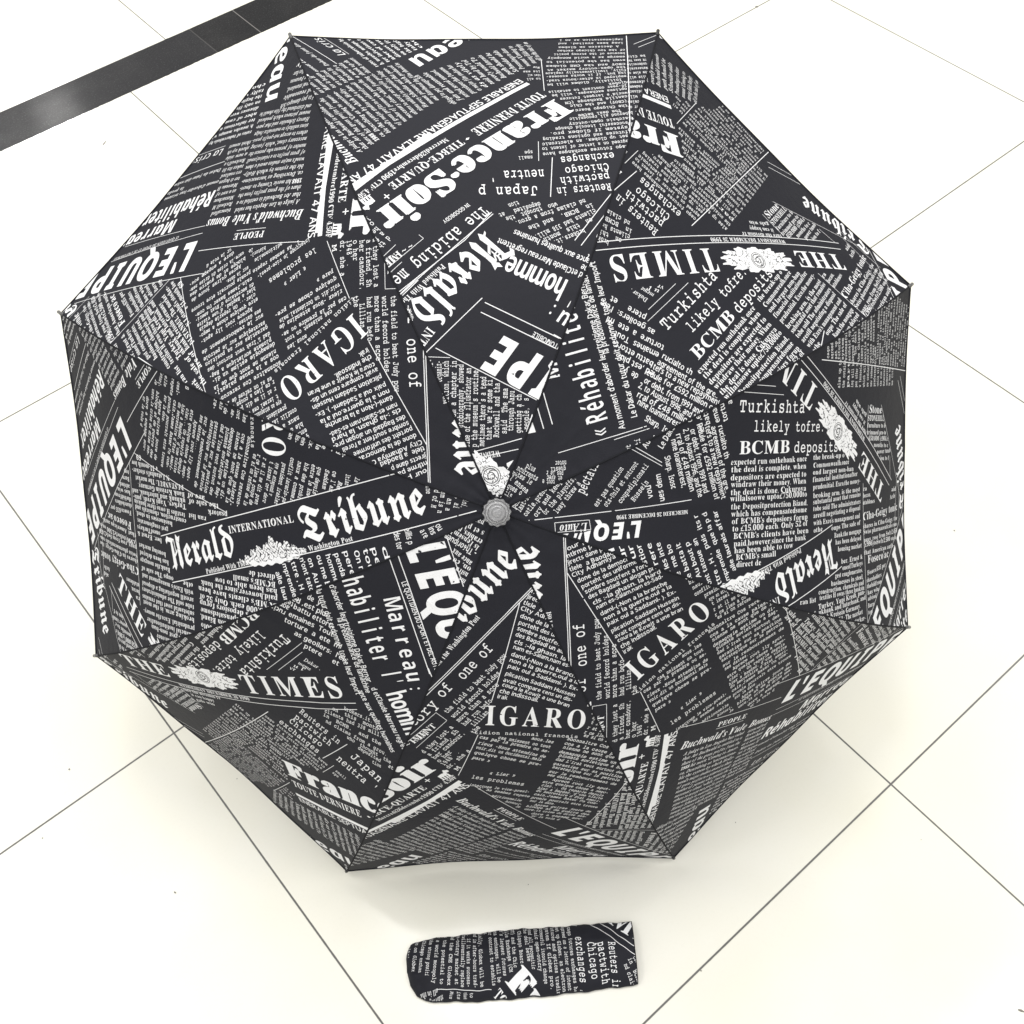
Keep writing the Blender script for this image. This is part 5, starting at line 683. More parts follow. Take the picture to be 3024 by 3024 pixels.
in2Q.Q12.G1;->1%,K0v,E0T,V0T-$0N-/0:,~/X+r+j,z+j-n.5.@.}.v/b/P05/w0C010,/:,A/J+m/w+[1e-;1G-Q0S,V0F,e13/V1>0)1B0U0Z1:/=0^-y/5.Q1#
io220p0f/H1:./0w,~0*,3.t+r-V,G,2-k+^/N,30L-&1..11E/A .?0</?0h05/]0#.P/O-B.h,N-w,2->,J-)-;-I.u
ip3[1E1;/]0:/n0p/r1,/b1:.[1%-p0w-g0V.G0O.P09-%*L,e)p+{)_+r)=.t)=.~)^.9)f.*)~.O+p/=+_0Y,$1f,z2S.:2o/^2K0n 0x0U1L0B1^/a1K.L0u->00,K/>,/.f,W/6.T/x0%
ir1(0-1*/^1<-t/8.E1%.71;,E0v,?0T,w0L-&05,s/F+r+j,y+j/(01/1/y/U/k0)0%0;0Y
is0v/010.F1:-A0q,v/q-%/=-@.g.#-n.C-$..,E-T,0,m,Q,N-e,0-f+r+d,8+d,M+r,r+i-^+^.V+r/6,O/J-C/@-x/$.P.c.z.C/G-z08..0Z.P0h/V/D/s/D0/17/l17/U1%
it/v.Y2R.42R,90s,30Q,x0Q+u,[+r,<,O+Z.A,~.&-@-2,R-(,^-0-1.%0Q.~0Q//1(.31(
iu29./10-t1:,*0z,$0Y,Z0R,f0=,d0$,^/d,.-n+x-%+r,O,*+r,`+].*,A/C-~//-:.z,=/Y+Z1L--12-G0:,S0.,a0:-F1;1/051//Y/?.j-p-v,p-9,R,},l-%-+-2-]
iv1S0V1(0-1</_1./N0b/Z0B/s0)0#/r/J.h.g-s-~-)-s/%-N1:-717,S1(+y0y+r0V,(0V,Y0:,f/e,o.d-$+^-E+^.m-90g0L
iw3}-f.g-K1<-419,Q1*+v0{+r0Z,#0Z,P0>,[/i,a.k,g+^-++^/G/>/k+^0,+^1l-j350J3%1%2X1;221,1~0`29022J/s24/41D.)0c-<0=1;/{1;-h-c
iy2?.h06.D1;-j10-F1%,m0y,h0[-E0H-_/v.O+j-i*i-+*1,K*@,&*3+r)j,()D,S)6-6)P-{*9.j+:/U,H0<-S0n.O1R0J1B1%0p1:0H1,090b0D0?0U020k/h0f/M0S/%0*.8/D-*
iz1s1,1(0t1;0T1)0$0u/_0y.J14-v18-?0v,o/v-1/g-O05-s0?/40*/[0.,+,9+r+u,,+b,v,&.X+b/,+^/_+h0+,70O-;04-I/>,^-j,r-D,n0x0g1(0t
OM6+-V3t+r+r-E+r.X2+.]2+.{+r0Q+r3]2+3a2+2=+r3n+r5R3t353t04-t00-t/j3t
OR2c/S3t-V3t+r+r-T+r.5.y.p.y/}+r1l+r0E/<0g/I1*/[1E/q1]0/1q0L2$0n2-18201b2,281z2c1g3*1K3E1(3Y0Z3h0-3q .y2P/C2P/n2K022<0D1~0J1Y0H1>0A1&060n0&0^/m0Q/U0H/:0C.O0A
Oa2I.~2-.d2..G2,.,2%-l1v-T1h-=1V-(1B,o1+,M0O,4/n+v.e+s-Y+w-:,#,y,.,b,:,L,G,;,W,-,z+s-F+i-s+i.F+u.Z,#/#,>/C,`/G,`/@+r0U+r1q2#0X2#0<1708170.1H/o1f/`1r/M1} /20i/@0d/U0S/d09/%-Q.f-9.W-2.:-,-x-1-e-B-X-]-T.).U0^.c0e.p0i
Ob2I/A4H-a4H+r+r-0+r-L,_-P,_-Z,M-t,0.;+t.f+i/$+h/A+j/]+p/w+z05,.0K,?0a,S0t,k1;-F1T.(1m/11p0<1e0w1Z151N1I1A1Z121i0i1~0C2-0/2./[2(/H1z/71o.W14.S14 .R02.j0O.w0Z/,0d/M0j/j0e0#0T000904/m02/A/U-Z/?-A/%-1.s--.V--.I-2.>-9.4-C.+-P-}-p
Oe1v/j2+/>2..t2,.P2&.11w-m1j-Q1Y-81G,{12,S0Y,6/z,+/Z+s.Q+r./+v-V,&-+,:,a,T,B,u,,-@+u-j+k.>+h0J,80J-N/+-%.[-#.E-%.2-+-}-3-n->-b-L-Y-]-T.?._.B/F.L/~.]0O.t0q/610/W1>/}1C0K1@0k181-1)1G0p1^0U1p051~ /50w/K0t/[0k/f0]/i0H/g07/`0&/S/r/C/d/-/X.k/P.I/K-e/I.t0s
Oh2K/A4H-a4H+r+r-R+r.l0=/-0Y/<0c/K0h/[0j/s0f0*0Z040G/E+r1%+r1s0C1q0f1j1+1_1E1O1^1;1p0~1~0`2+0>2.0%2-/T1{.g1F.W14.S14
Oi/m.64G-o4<-W4%-P3q-K3`-K3<-O3/-V3#-x2l.;2i.P2k.c2o.r2w/$3&/.34/53C/93S/93v/54)/.43.s4A .n2#-32#+r+r-R+r
Ol/t/A4H-a4H+r+r-R+r
Or1E/~2,/e2&/71k.i1F.V11.E0r.@0r.J2#-32#+r+r-R+r.-.Z.8/).E/L.V/k.l0*/(0=/@0J/Y0R0L0M0m2)
Ot0f.t3?-n3?--2$,%1U+r0g,c0g,%,l,.,P,:,:,K,),a+w,y+o-;+j/),(/)-=-i-9.C0g/u0g032#.[2#
Ou2I.C2#,c2#+t-0+{,k,+,P,:,8,N,%,g+s-)+k-J+h-g+j.%+p.>+y.T,-.{,P/C-#/H-#/>+r0U+r1q2#062#/5.$.k-I.]-<.M-3.>-..--,-p-0-_-;-T-N
Oé1v/j2+/>2..t2,.P2&-m1k-81G,{12,S0Y,6/z,+/Z+s.Q+r./+v-V,&-+,:,a,T,B,u,,-@+u-j+k.>+h0J,80J-N.[-#.E-%.2-*-}-3-n->-b-L-Y-^-U-p-T.?._.B/F.L/~.]0O.t0q/610/W1>/}1C0K1@0k181-1)1G0p1^0U1p052# /50w/K0t/[0k/f0]/i0H/g07/`0&/S/r/C/d/-/X.k/P.I/K-e/I.t0s ..2Z/92Z0m4H/$4H
o'-^,q3v+r3v+r2Y,/1),Y1),q2Y
oA3)083t+r+r,{+r.<.D0}.D1=+r2<+r1=3t 0S2l0V2l0s/;.h/;
oB2m-V3t+r+r.J+r/<+x0%,10^,P1.,~1H-Z1Q.D1I.{10/K0e/j07/~070(0z0>1S0d1u1?2%2(1r2s1G3L0]3j/^3t .F3%/R3%052z0^2f0u2G0}1w0w1N0f1-0K0o0+0]/^0Q/20N-p0N -`/^.w/^/]/U0-/<0D.q0L.D0A-`/x-1/?,o.M,e-(,e
oD3B-V3t+r+r-p+r/:,%0I,P1B-82$.62I/E2U0b2C2-1f3-0h3b/M3t .F3%/B3%072t0v2O1C1i1P0c1G/^1+.b0W-s/r-;.},r-u,f-(,f
oE2I-V3t+r+r/x+r0/,h-(,h-`/[0T/[0d0P-p0P.E3#1K3#1]3t
oI120E3t-V3t-L3A.?3.,x,^+},I+r+r.a+r.k,I-w,^/>3.0;3A
oL0v.V3t-V3t+r+r/x+r0/,i-(,i
oM5b-V3t+r+r,m+r.52u.92u/,+r/t+r3h2v3j2v28+r39+r4u3t3D3t/l-B/h-B.}3t
oN46-V3t+r+r,m+r.02R.32R0_+r1e+r3I3t2M3t1/-;1,-;.]3t
oO3Y103l/w4$/%3v.83Y-S3.,y2O,O1d,00o+x/s+r.r,)-W,^,Y-W+{.p+h/i+q0V,21:,^1m-<2:.%2V.t2g/p2m0q2[232(33 /q3/0^2}192T1[1n1g0s1c0(1U/;1?.T0}-u0W-F0+,}/R,e.s,^.*,k-L-9-*-y,x.t,~/g-00T-F1;-e1s.12H.^2l/73(
oP2V-V3t+r+r,r+r-S/#.:/#/j/40s/e1U0Y1j1l1^2^183@0O3g/E3t .F3%/93%/u2y0F2f0`2B0h1i0Y0v0/0@/E/z.H/p-d/p
oQ3Y103l/w4$/%3v.83Y-S3.,y2O,O1d,00o+x/s+r.r,)-W,^,X-W+{/%+i09)z1R)z0$+y0p,C1S,{2+-h2O.b2f/f2m0q2[232(33 /q3/0^2}192S1[1n1g0s1c0(1U/;1@.T1#-u0X-F0-,}/S,e.s,^.*,k-L-9-*-y,x.t,~/g-00T-F1;-e1s.12G.^2l/73(
oR2X-V3t+r+r,r+r-V/4.s/40%+r1/+r/l/H0f/k1C0C1b1(1l1q143F/A3t .F3$/93$/v2y0F2g0a2E0i1k0^1+0;0S/X02.[0&-g0&
oS2<0*3{/N4#.k3x.23f-Z3G-52y,w2D,o1a,s15-%0k-90L-T02-t/s.v/8/A.s/T.S/[../U-^/D-</),~.a,k.8,`-g,]-3,`,a,j,9,x+r--+r,.,<+z,d+p-4+j-f+h.x+v/s,E0N-00a.50[.c0N/.08/M/u/i/P0).H0i.40z.%13-x1J-u1g.$2A.C2h.p3%/N3./x3+0E2{0j2o1-2a1O3S1(3f0X3s
oT2;1N3t,)3t+r3#.*3#,V+r-W+r/,3#1>3#
oU3P.&3t-&3t+r-},%-&,O,B-:+u.C+h/:+p/},-0V,R1%-+1C-j1X.Y2d3t1d3t0Y.a0@-l/u-2/=,i.H,^-f,f-;-#,{-J,r-~
oa2>/D1w.n2#.61w-]1`-/1<,c0h,C0/,,/H+w.]+r-m+},w,A,<,p+t-P+h.-+p.^,.//,R/T,}/X,}/K+r08+r1Q1t0h1t0G0z0B0z0.1C/k1b .P1-.w13/E1,/d0o/x0L0#/{/}/L/q.q/^.:/D-c/$-9.^,s.9,_-n,W-J,_-/,s,y-;,s-k,v.K-&/)-7/]-M01-i0V..0t
oc1>/H1}/$2#.A1w-d1b-31?,e0m,C07,,/S+w.k+r.#,%-%,O,@-6+u.-+h.T+j.z+q/@+{/_,./_,y.z,b.X,Y.6,W-_,`-9,z,{-H,s.$,y.o-1/X-N09-u0f.I1)/%13/E11/c1+080t0Q1d031o/l1w
oe1F/]1v.s2#.71v-]1_-.1:,a0e,A0.,+/L+w.g+r.%,$-,,K,D-/+v.(+h.W+k/&+s/r,5/r-&/K,p/&,c.^,Z.8,W-],a-6,{,z-K,t.N.6.T/,.h/i/,09/S0Q0&0Y0Y0O15031] .n14/410/K1#/X0k/]0R/T0-/=/j.s/T.D/F-i/?-&/<-C0+-k0b.>1)
oi/E.M4$.*40-k4+-X3w-L3b-H3I-K35-V3&-f2w-y2t.32x.F3,.T3@.X3] .01t-11t+r+r,q+r
or12/@1z.{1n.`1[.F1D-t0j-o0j-z1t-11t+r+r,q+r-K.[-Z/7-q/k.40@.X0f/)1$/X1-/r1,021&0E1w
os18/11{.[2#-j1s-01S,d0~,W0>,_/i,u/B-?.{.D.>.`.(.n-m.s-Q.k-/.S,n.-,]-R,V-),Y,Z,e,5,s+r-(+r,0,6+},Y+r-&+j-U+h.Q+s/;,8/f,m/t-Z/l.3/R.Z/+.{.)/Y-i/p-Z0+-V0C-]0a-q0x.41..[13/+10/N1(/m0x0/0l0K1X/^1s
Q'.6-?40+r40+r2W,20o-$0o-?2W
QE3P-_4.+r+^0m+^15-P.F-P.f/.1C/.1g0z//0z/H2<272<2Y4.
QI2V1`4.-_4.-F2l.72D-3-K,1,~+r+^/s+^01,z/>-H0B2@1F2i
QL2,/k4.-_4.+r+^0m+^15-P.F-P
QP3t0+4.-_4.+r+^.#+^.Y.P/j.R0:.W0d.a10.n1T/#1t/927/R2O/o2d062r0[2z1*2~1U2{1v2v2:2n2W2c2s2S322?3H2(3[1g3l1G3x1#4&0V4, /H2</~2<0H270_2+0l1q0q1P0n1:0h1%0^0n0N0`0;0R0$0I/f0D.~0B
QQ4G1)440B49/k46/<4..k3{.B3h-x3P-V35-82q,x2O,a2+,M1_,<16,/0f,$0;+s/>+r.m+v..,*-P,A,x,b,K-1,&-c+h.C+X/++S0))f2W)f1+,&1>,11b,J2(,i2D-12]-U2r-~3).L37.y3B/L3J/{3P1$3L1c3?2?3)2r2c3C2:3g1c4% /}2D062E0N2C0d2=0t231(2$131m1;1W1@1>1B0{1@0J1;/x13/N1&/(0r.`0a.B0N.)09-n/~-]/f-Q/N-J/5-H.w-J.c-P.Q-Y.B-g.6-x.-.3.(.M.%.m.506.S1-.n1X.~1k/E2./V28
QU4D/64.-*4.+v-O,(-$,<,X,X,6,}+v-M+c.$+W.]+S/2+U/^+]0,+h0P+x0q,213,J1L,e1b-)1t-J2)-m25.73M4.1A4.08.v0/.S0$.7/s-z/f-h/V-Z/D-P/--J.m-H.I-M.4-Y.(-m
N'440L3p/Y3p/Y2Z/p1/061/0L2Z
N:440;0u0%0y/k0u/Y0i/M0W/I0B/M0-/Y/v/k/j0%/f0;/j0L/v0X0-0]0B0X0W0L0i 0;-#0%-(/k-#/Y,r/M,a/I,K/M,6/Y,$/k+s0%+o0;+s0L,$0X,60],K0X,a0L,r
NM4^,&3n,&+x-I+x-?28-N28/H+x0s+x2y273-273%+x4N+x4N3n2<3n0;-b00-b.93n
NR44,w3n,w+x.O+x.O/$/P/$1H+x3/+x0l/F1t042/0U270i2@182A1O2<2&202R1u2v1V39103P0Y3a/y3k/53n .O2V/M2U/l2Q0,2J0@2@0Q220]1z0d1e0g1K0e130^0x0R0e0C0U0/0J/o0A/P0=/-0;.O0;
Na440k2%062).H1g-z1T.K0S0D0y0V0u0g0n0t0d1$0W1-0G110512/[0&/X/G/T.p/K.F/=.$/,-e.o-R.R-G.0-D-c-F-:-O,q-_,T-s,=.1,+.M+x.m+q/5+n/T+o/q+s0/+y0D,&0V,20j,A15,i1@,i1^+x2b+x2b/z2_0M2S0t2B1:2)1T1d1i1=1w 0).f12.j12.610-v1*-`0y-K0i-:0V--0B,~0,,x/n,v/5-,/+-5/#-B.z-P.x-b.z-v/%..//.>/=.L/O.W/g.`
Nb44.i4B-84B-8+x.G+x.a,Z.r,Z/d+z/y+s07+o0S+n1$+r1L,$1p,;24,Z2M-(2`-X2j.72n.y2j/a2`0?2N0o251<1r1Z1O1q1)2#0W2(0<2&/~1}/g1u/S1k.r10.b10 .y03/*0H/90Y/L0g/e0n0&0p0?0m0T0e0h0W0x0D1*0,13/i18/G1:.{18.T13.21*-o0x-U0i-B0U-30@-+0)-(/e-+/K-3/6-B/&-U.w-o.o.2.j.S.k/S.q/s
Ne440b2#0,2(/b2%/?1z.y1p.Z1c.@1P.(1;-n0}-[0_-M0=-D/r->/G-<.t->.G-D-x-O-S-`-3-s,q./,W.I,C.g,2/-,$/O+v/u+p0C+n2J,92J-F0I,x0+,z/i-&/P-3/<-D/+-X.y-r.r.3.n.X2j.X2j/A2f/y2Y0O2E0z2)1B1`1_171r /r0{0-0~0G0{0_0t0r0j1&0Y130G1;021@/v1C/V.q/V.v/z.~08/-0M/;0_/K0l/^0v
Nh44.l4B-;4B-;+x.l+x.l.h.r/].{/~/,0>/=0S/S0d/o0m050p0_0h0~0O140(1:/L1:+x2k+x2k/r2h0H2^0r2M19261S1u1h1S1v1.2$0_2(0F2&/t1x/`1p/L1e/;1W/,1G.v11.d11
Ni44/T4:/I44/@4+/93z/53k/53F/938/@3,/T2w0P2w0f3,0q3F0q3k0l3z0f4+0]44 0k1x/:1x/:+x0k+x
Nl440l4B/:4B/:+x0l+x
Nr44132%0t1{0^1r0H1e/~1D/n12/`0u/P0u/:1x.,1x.,+x/]+x/].~/c/S/j/h/t/y0%0.040;0{0X1o0X
Nt440?39/C39.r1{-z1I-z0m.h0m.h-k.j-I.n--.u,n/#,X/0,G/>,8/M,-/_,#2,,+2,-50j-*0^-/0J-A0C-M0?0m2%0m2%1x0?1x
Nu44.l1x-;1x-;.#->-M-H-#-X,]-o,B.1,..Q+z.v+q/E+n/_+o04+x0`,10r,>1(,N18,e1H,e1]+x2k+x2k1x1:1x1:/.14.91,-s0z-W0j-B0S-208-)/q-%/Y-(/F-./5-8/(-F.x-X.q-o.m.-
Né440b2#0,2(/b2%/?1z.y1p.Z1c.@1P.(1;-n0}-[0_-M0=-D/r->/G-<.t->.G-D-x-O-S-`-3-s,q./,W.I,C.g,2/-,$/O+v/u+p0C+n2J,92J-F0I,x0+,z/i-&/P-3/<-D/+-X.y-r.r.3.n.X2j.X2j/A2f/y2Y0O2E0z2)1B1`1_171r /r0{0-0~0G0{0_0t0r0j1&0Y130G1;021@/v1C/V.q/V.v/z.~08/-0M/;0_/K0l/^0v /R2Z0^2Z274H0I4H
H+1z.}2O.)2O.)0>+r0>+r/E.)/E.)-4.}-4.}/E13/E130>.}0>
He2?/E2*.i2..C2,-z2%-X1v-:1h,y1U,`1?,J1$,80a,*0?+z/s+t/H+r.t+t.F+{-w,,-Q,<-0,P,m,h,S-(,>-F,,-h+y.1+p.V+j/$+h13,513-O0I-4/,-#.h-%.M--.6-8-~-H-m-]-a-t-Y.4-V.R1R.R1R/A1N/z1B0Q1-0~0j1F0E1d/u1x .T0u.j0w/)0u/>0o/P0e/_0V/j0D/r01/w/u/y/]-Y/]-^/y-e06-o0J-}0Z.10g.B0p
Hh2@-T4H+r4H+r+r-T+r-T.h-Z/[-c/{-n0;.#0O.80^.R0g.r0j/?0c/Z0K/l0&/q/L/q+r1S+r1S/r1P0I1F0t151<0x1X0Z1m081}/l2+/A2./)2-.?1u.+1j-d1K-U17-M17
Hm5{/W2-.~2-.N1~.91u.#1j-l1[-[1K-M17-E17-12#+r2#+r+r-T+r-U/7-Z/[-b/{-m0;-{0O.40^.K0g.i0j/30c/M0L/]0&/b/L/b+r1D+r1D.y1J/f1R0(1^0?1m0Q2%0`2=0g2X0j2~0c3=0L3L0&3Q/L3Q+r54+r54/r510I5(0t4s1<4_1X4C1m3~1}3V2+3*2.2m2-2(1u1l1j1Y1[1I1K1;171.170}1J0m1[0[1i0G1t011~/s2)
Ho2Y/<2,.q2..52)-Z1v--1_,`1>,@0p,*0>+v/`+r.y+t.L+z.#,+-X,:-7,M,s,c,X,},A-?,/-^+{.$+p.H+j.n+h/N+m0)+{0W,81#,X1D-(1Z-Y1i.81m.y1k/K1e/t1Y0>1J0`171#0}1>0c1T0F1g0&1u/a2% .S0f.o0i/10f/I0_/]0Q/m0@/x0)0%/g0+/E0-.y0+.R0%.1/x-o/m-V/]-D/I-7/1-0.p--.S-0.;-7.(-D-s-V-g-o-_.1-Y.R-W.y-Y/E-_/g-g0)-s0@.(0Q.;0_
H«1W.Q0w-R0w+r.G-R+r.Q+r,p.G 0k0w/l0w.1.G/l+r0k+r//.G
H»1W,q0w+r0w-S.G+r+r,q+r.Q.G /00w.10w/m.G.1+r/0+r0k.G
BH4h0K4>0=4@/x42/I3d.e2}-Z1U-R15-Z0o-r0B.b/-.x.[/#.=.~.4.s-}.j-u.a-q.U-o.I-q.<-v-z.2-V.d-O.v-H/7+r./,7-a-7-K-j-;.F-6._-7/b-W01-t0B.)0].K0c.]0f.o0Y/N0$0`0:0m0P0v0f0y0v0w1=0h1^0I1m061{/z2-/b2>/+2D.J2@-i26-52$,f1i,F1N,213,(0C-&/w-7/f-$/K,r.V,T.6,@-w,(-g+g-]+G-Y+%-[*g-b*O-l*9-{*$.2)o.G)a.`)U.y)O/;)M/Y)P/v)W07)e0N)x0a*50o*W0>*p0%*G/b*2/:*+.}*..f*6.R*C.C*U.:*j.7+%.9+;.@+M.K+].Z+h.l+o/%+q/>+m/J+g/S+`/X+W/[+M/U+</u+#0,+-1c+S2(+^2E+k2b+~2{,839,P3N,l3b-/3q-M4#-o4-.643.W45.z40/[3~073g0h3H182~1[2O1y202;1e2;1W2*1=1t0?1R/u1A/`13/31u/-2*/,27/.2F/32U/=2d/I2o/T2u/_2w0{2P122S1B2^1S2m2T3w2,4<1s4(1g3y1^3v
BT3k.X4A.64=-m43-H3{-%3f,c3N,K36,;2u,02T,-2/,71R,S0w--0=-T0e,{1B,o1V,i1n,f2.,i2B,q2T-$2e-62r-I2y-^2}.(2u.]2a/=2C.Y1n.@1U.-1>-}1%-x0g-{0M.+06.;/}/F/$/U.n/Y.c/E.J/8.F/%.E.k.G.V.N.*.f-p.n-[.p-D.m-..c,q.R,Y.;+r-F,=-#,u-C-7-;-k,z0A+V0P+T0e+X1$+d1D+v1j,629,Y2l-02J-V1D-*1.--0o-40R-A/Z-r0I.*1$.Q17/015/C10/T1&/f0r/w0]000#0W/h0j/W0{/E1=/C1H/H1W/W1l/p2(1,1C1@1<1P191`1;382M2x2u2c2h2R2c2A2a/%4;
Ba1X._1S.81S,t0C,R/y,9/U,&/1+v.f+r.>+y-U,5,p,c,%,S+s,o+R.],s.f,M/&,0/J+v/A+l/d+R1%-%0b-C0N-10B-)0:-%02-)0--50+-L00040;0>0I0C0I0k._1G .]/{.]-T-}-(-s-#-k-(-_-8-R-V-G-}-@.H->.n-F/n-M0)-X0<
Bb0{.W3`.W40.+4+-c3z-D3g-+3L,q3,,i2q,b3/,Q3N,;3h+r3M,%31,-2r,/2V+r,k+r,C-`+]-c+T.,+T0/-o0E.F0G.y0C/3/=11/I19/31a-W0m-W2H-Y2l-`3.-j3B-y3P.43Y -W06.(0N.x-Q.^,s.R,m.?,q-},}-W-3
Bd1@.#3_.#4/-C4,,q3{,K3i,/3Q+x35+r2o+u2V,%2?,72(,R1i,{1M-M13,00G,/-),*,~+x,w+x,P-u+]-}+T.F+T/j-/0;-q0M.90[.^0e/(0h/L0g/g0b0$0Y0=0M0T0=0l0(1)/F1X-F2u-=3*-:39-<3C-@3K-I3S-T3Y-e3^ -^0Y.(0n.^0L/5/u/>/c/D/N/H/6/I.v/F.E/=-q//-F.w-$.h,m.Z,g-^-?
Be08.N1_.31_,:0D,$01+y0&+u/u+r-v+v-L,&-&,:,a,V,C-$,+-T+r-P+e-t+S/_-;/C-Y.%-2-e-?-G-`-A-w/^/d/`/k -Y0Z.E/F.F/H-@.Y
Bi/q.;44-{49-V4.-<3f-*3/,o2$->2$.O3T.Q3d.L4# -p1J-L1a,q1%,D0S+r0/,4/j,I/z,W0(,c0*,m0(,q,Z,w,G-&,9-G+{-W+s-Q+i-v+R/>-*.z-F.U-&.N-#.E-&.@/e.B/y.J0+.[02.[0Y
Bl/d.X3`.X40.,4+-d3z-E3g-,3L,r3,,j2q,c3/,R3N,<3h+s3M,-3#,--6,)-,,#-%+r,z+r,S,d,8-3,$-1+f-W+S/1-#.l-@.Z-1.O-*.F-(-b-C-]-H-Y-Q-X2H-Z2l-a3.-k3B-z3P.53Y
Bn23-N1F--1a+r0@,70#,I07,O00,U/t,W/Q,W-7,T,y,K,k,6,b,6,:,X,/,u+t-$+g--+T-R+T-[+g-e+t.&,/.G,:.G,b.3,k.*,y.%-7.%/R.r0A/%06/00$/3/h/0,q/2,Z/9,G/C,9/d+{/t+s/n+i08+R1Z-*1;-F0r-&0k-#0[0*0_0;0g0G0w0R0w0y0d0~011=/~1K/p1_/K1_.%0;-{0_-i1#-F1<
Br0D-N1F--1a+r0@,70#,I07,O00,U/t,W/Q,W-P,U-8,N-),@,y,@,S-.,:-V,)-R+j-w+R/[-//<-K.r-,.%/K.O01.Z0$.f/h.m/F/:/F/@/[/a04/l0</l0i/R0}/@1;/01_.e1_.%0A.%07-{0_-i1#-F1<
Bu22-R1F-11a+r0<,7/z,M07,S01,Y/x,[/[,[-6,X,x,N,j,8,c,8,<-6+q-0+e-T+S/2,w/4,V/:,D/D,7/s+s/m+i07+R1Y-*1:-F0q-&0j-#0Z/}0_0:0h0H0}0Q0}0x0>1@051L0,1_/a1_/X1L/N1?.k0x.k0Q/%0H//0</20(/2-V.k-6.Q,~.C,w.9,x.3,}./-).*05.$0^-m1#-J1=
FF2U273O+r3O+r36,033,C3.,S3&,`2y,h2n,n2^,r2I,o,h,i,V,a,J,U,A,E,:,2,5+t,2+t+r/w+r/w,2/=,7.v,F.o,N.a/Z/1/X/M/Q/e/G/w/80,.~08.b0A.?0G-p0b-p0b1`0F1`0@1:070u0+0[/v0G/d07/M0-/20%.a0#.j2{0T2}0n2u1(2l1;2`1J2Q1W2@1c2,1l1p1y172717
FS1P-[3Y-B3Q-+3F,o38,[3(,J2p,<2Y,12B,(2)+}1I,$1(,,0c,90F,K0,,c/n-%/V-H/?.v.T/?.?/X.%/h-d/m-D/k--/e,r/Z,_/L,M/:,@/$,6.g,0.K,..%,1-^,;-?,K-$,c,h-&,S-K,C-x,5.Q+r.Q+r+b,3+b.j+e/2+j/R+r/p+~00,20H,C0],W0n,o0{-.1*-I10-g12.,0v/70k/H0M/i/d0<-l16-K1P-@1_-81n-32$-128-32L-92_-B2p-O3#-`30-s38./3=.G3?.]3>/+32/Q2u/t2S072)0T160n160n3`0Q3`0M3Q0G3G0>3A
Fa1E.l13.915-D1,-.1$,Q0a,C0S,105,+/n,//Q,</;,F/3,_/*-//--E/9-M/B-W/X-U/y-<0L-@0Z-L0e-b0k.#0m.70l.G0h.T0b._0X.g0M.m0?.p0/.q/(.0.o-R.Z-#.E,Y.0,<-t,(-Y+v-=+r,w+t,a+z,K,),9,6,),F+v,Y+m,p+g-/+e-Z+i.)+u.O,0.s,L.z,//0+t/I+g/k+c0/+g0L+q0h,(1&,A0t,V0J/F0G/n0?05010Q/x0h/^0y/;1+ .;.P.q.c.q,w.),J-n,O-^,^-T,u-Q-<-Y-j-p.4
Fc0^.p14.M16.-14-i1.-L0~-10o,r0],[0G,G0/,7/n,)/P+z/1+t.i+r.E+t.#+y-^,&-@,3-#,B,d,S,M,g,9,~,(-;+t-T+k-o+e.1+c.j+j/C+~/q,D0?,s0+-*/m,n/T,^/:,T.z,Q.[,U.A,`.),r-o-0-_-P-R-w-K.J-I/#-N/l-_0E-z0e.E0o.W0m.f0f.m0Y.r/e.~/N/6/A/P/=/u/F0+/V04/{01080*0M/w0`/f0q/N1$/41.
Fe0^.]11.315-q13-U1--;1#-#0p,g0_,S0J,B04,3/t,&/W+y/9+t.s+r.P+t.++y-c,&-B,2-$,@,e,Q,L,e,8,z,(-7+t-P+k-l+e..+c.i+k/C,(/q,N0?-+0)-?/k,~/Q,h/6,[.s,W.=,d-q-,-X-g-P.^0<.^09/?0//k/z06/d0U/G0o/&1& -v0f.90o.I0m.V0h.b0^.j0Q.s0+.v/+-O/+-S/z-a0K
Fi.v-I3Z-+3Z,w3V,j3O,T39,M3-,I2x,I2Y,M2K,T2>,j2),w1}-+1x-I1x-W1}-d2)-z2>.&2K.+2Y.+2x.&3,-q3E-e3O .(1)+v1)+u0j,)0i,=0b,C0],I0J,A,>+r,0+r+r.W+r.W,0.7,9.1,?.*,P
Fn1}0<1+/]15/310.g0}.E0d.&0B.&1)+s1)+s0k,&0j,20g,;0b,A0[,I0H,E,F,@,>,9,8+r,0+r+r.W+r.W,0.?,4.,,F.),P.&/l.90*.M0;.c0E.z0H/.0G/90C/A0=/G04/P,l/M,Q/F,?/8,4.y,0.y+r1^+r1^,01E,416,>1,/H1#050e0g
Fo15.e13.D15.#13-a1--D0~-*0o,l0^,V0I,C02,4/q,(/T+y/5+t.o+r.K+t.)+y-c,(-D,4-&,C,g,V,O,l,:-*,)-D+u-a+k.$+e.E+c.f+e/)+k/E+t/`,(/w,902,M0D,e0T-$0a-B0j-a0o.(0q.K0o.o0j/60a/U0T/s0D03020J/w0_/_0p/D1#/(1- .10o.E0r.X0o.i0g.v0Y/%0G/.0,/4/a.x,@.j,3.Y,,.E,).1,,-{,3-n,@-c,R-R//-U/`-[0,-c0G-m0Y-z0g
Fr0g/b14/M15/+1/.t1&.P0g.@0U.#0+.#1)+v1)+u0j,)0i,<0c,I0J,A,>,1,4+r,0+r+r.r+r.r,0.M,4.A,8.1,E.*,[.*/A.4/g.</v.F0(.P00.Z05.e07.{0//L/[/q/Y0./c07/k0D0%0G0Q0C0a0<0n030y0&1)/s10
F·-U,l0D,T0I,=0D,*07+w0#+r/g+w/O,*/<,=//,T/*,l//-$/<-2/O-7/g-20#-$07"""

def num(s, i): return (CODE[s[i]]*len(ALPH)+CODE[s[i+1]]-700)/1000.0

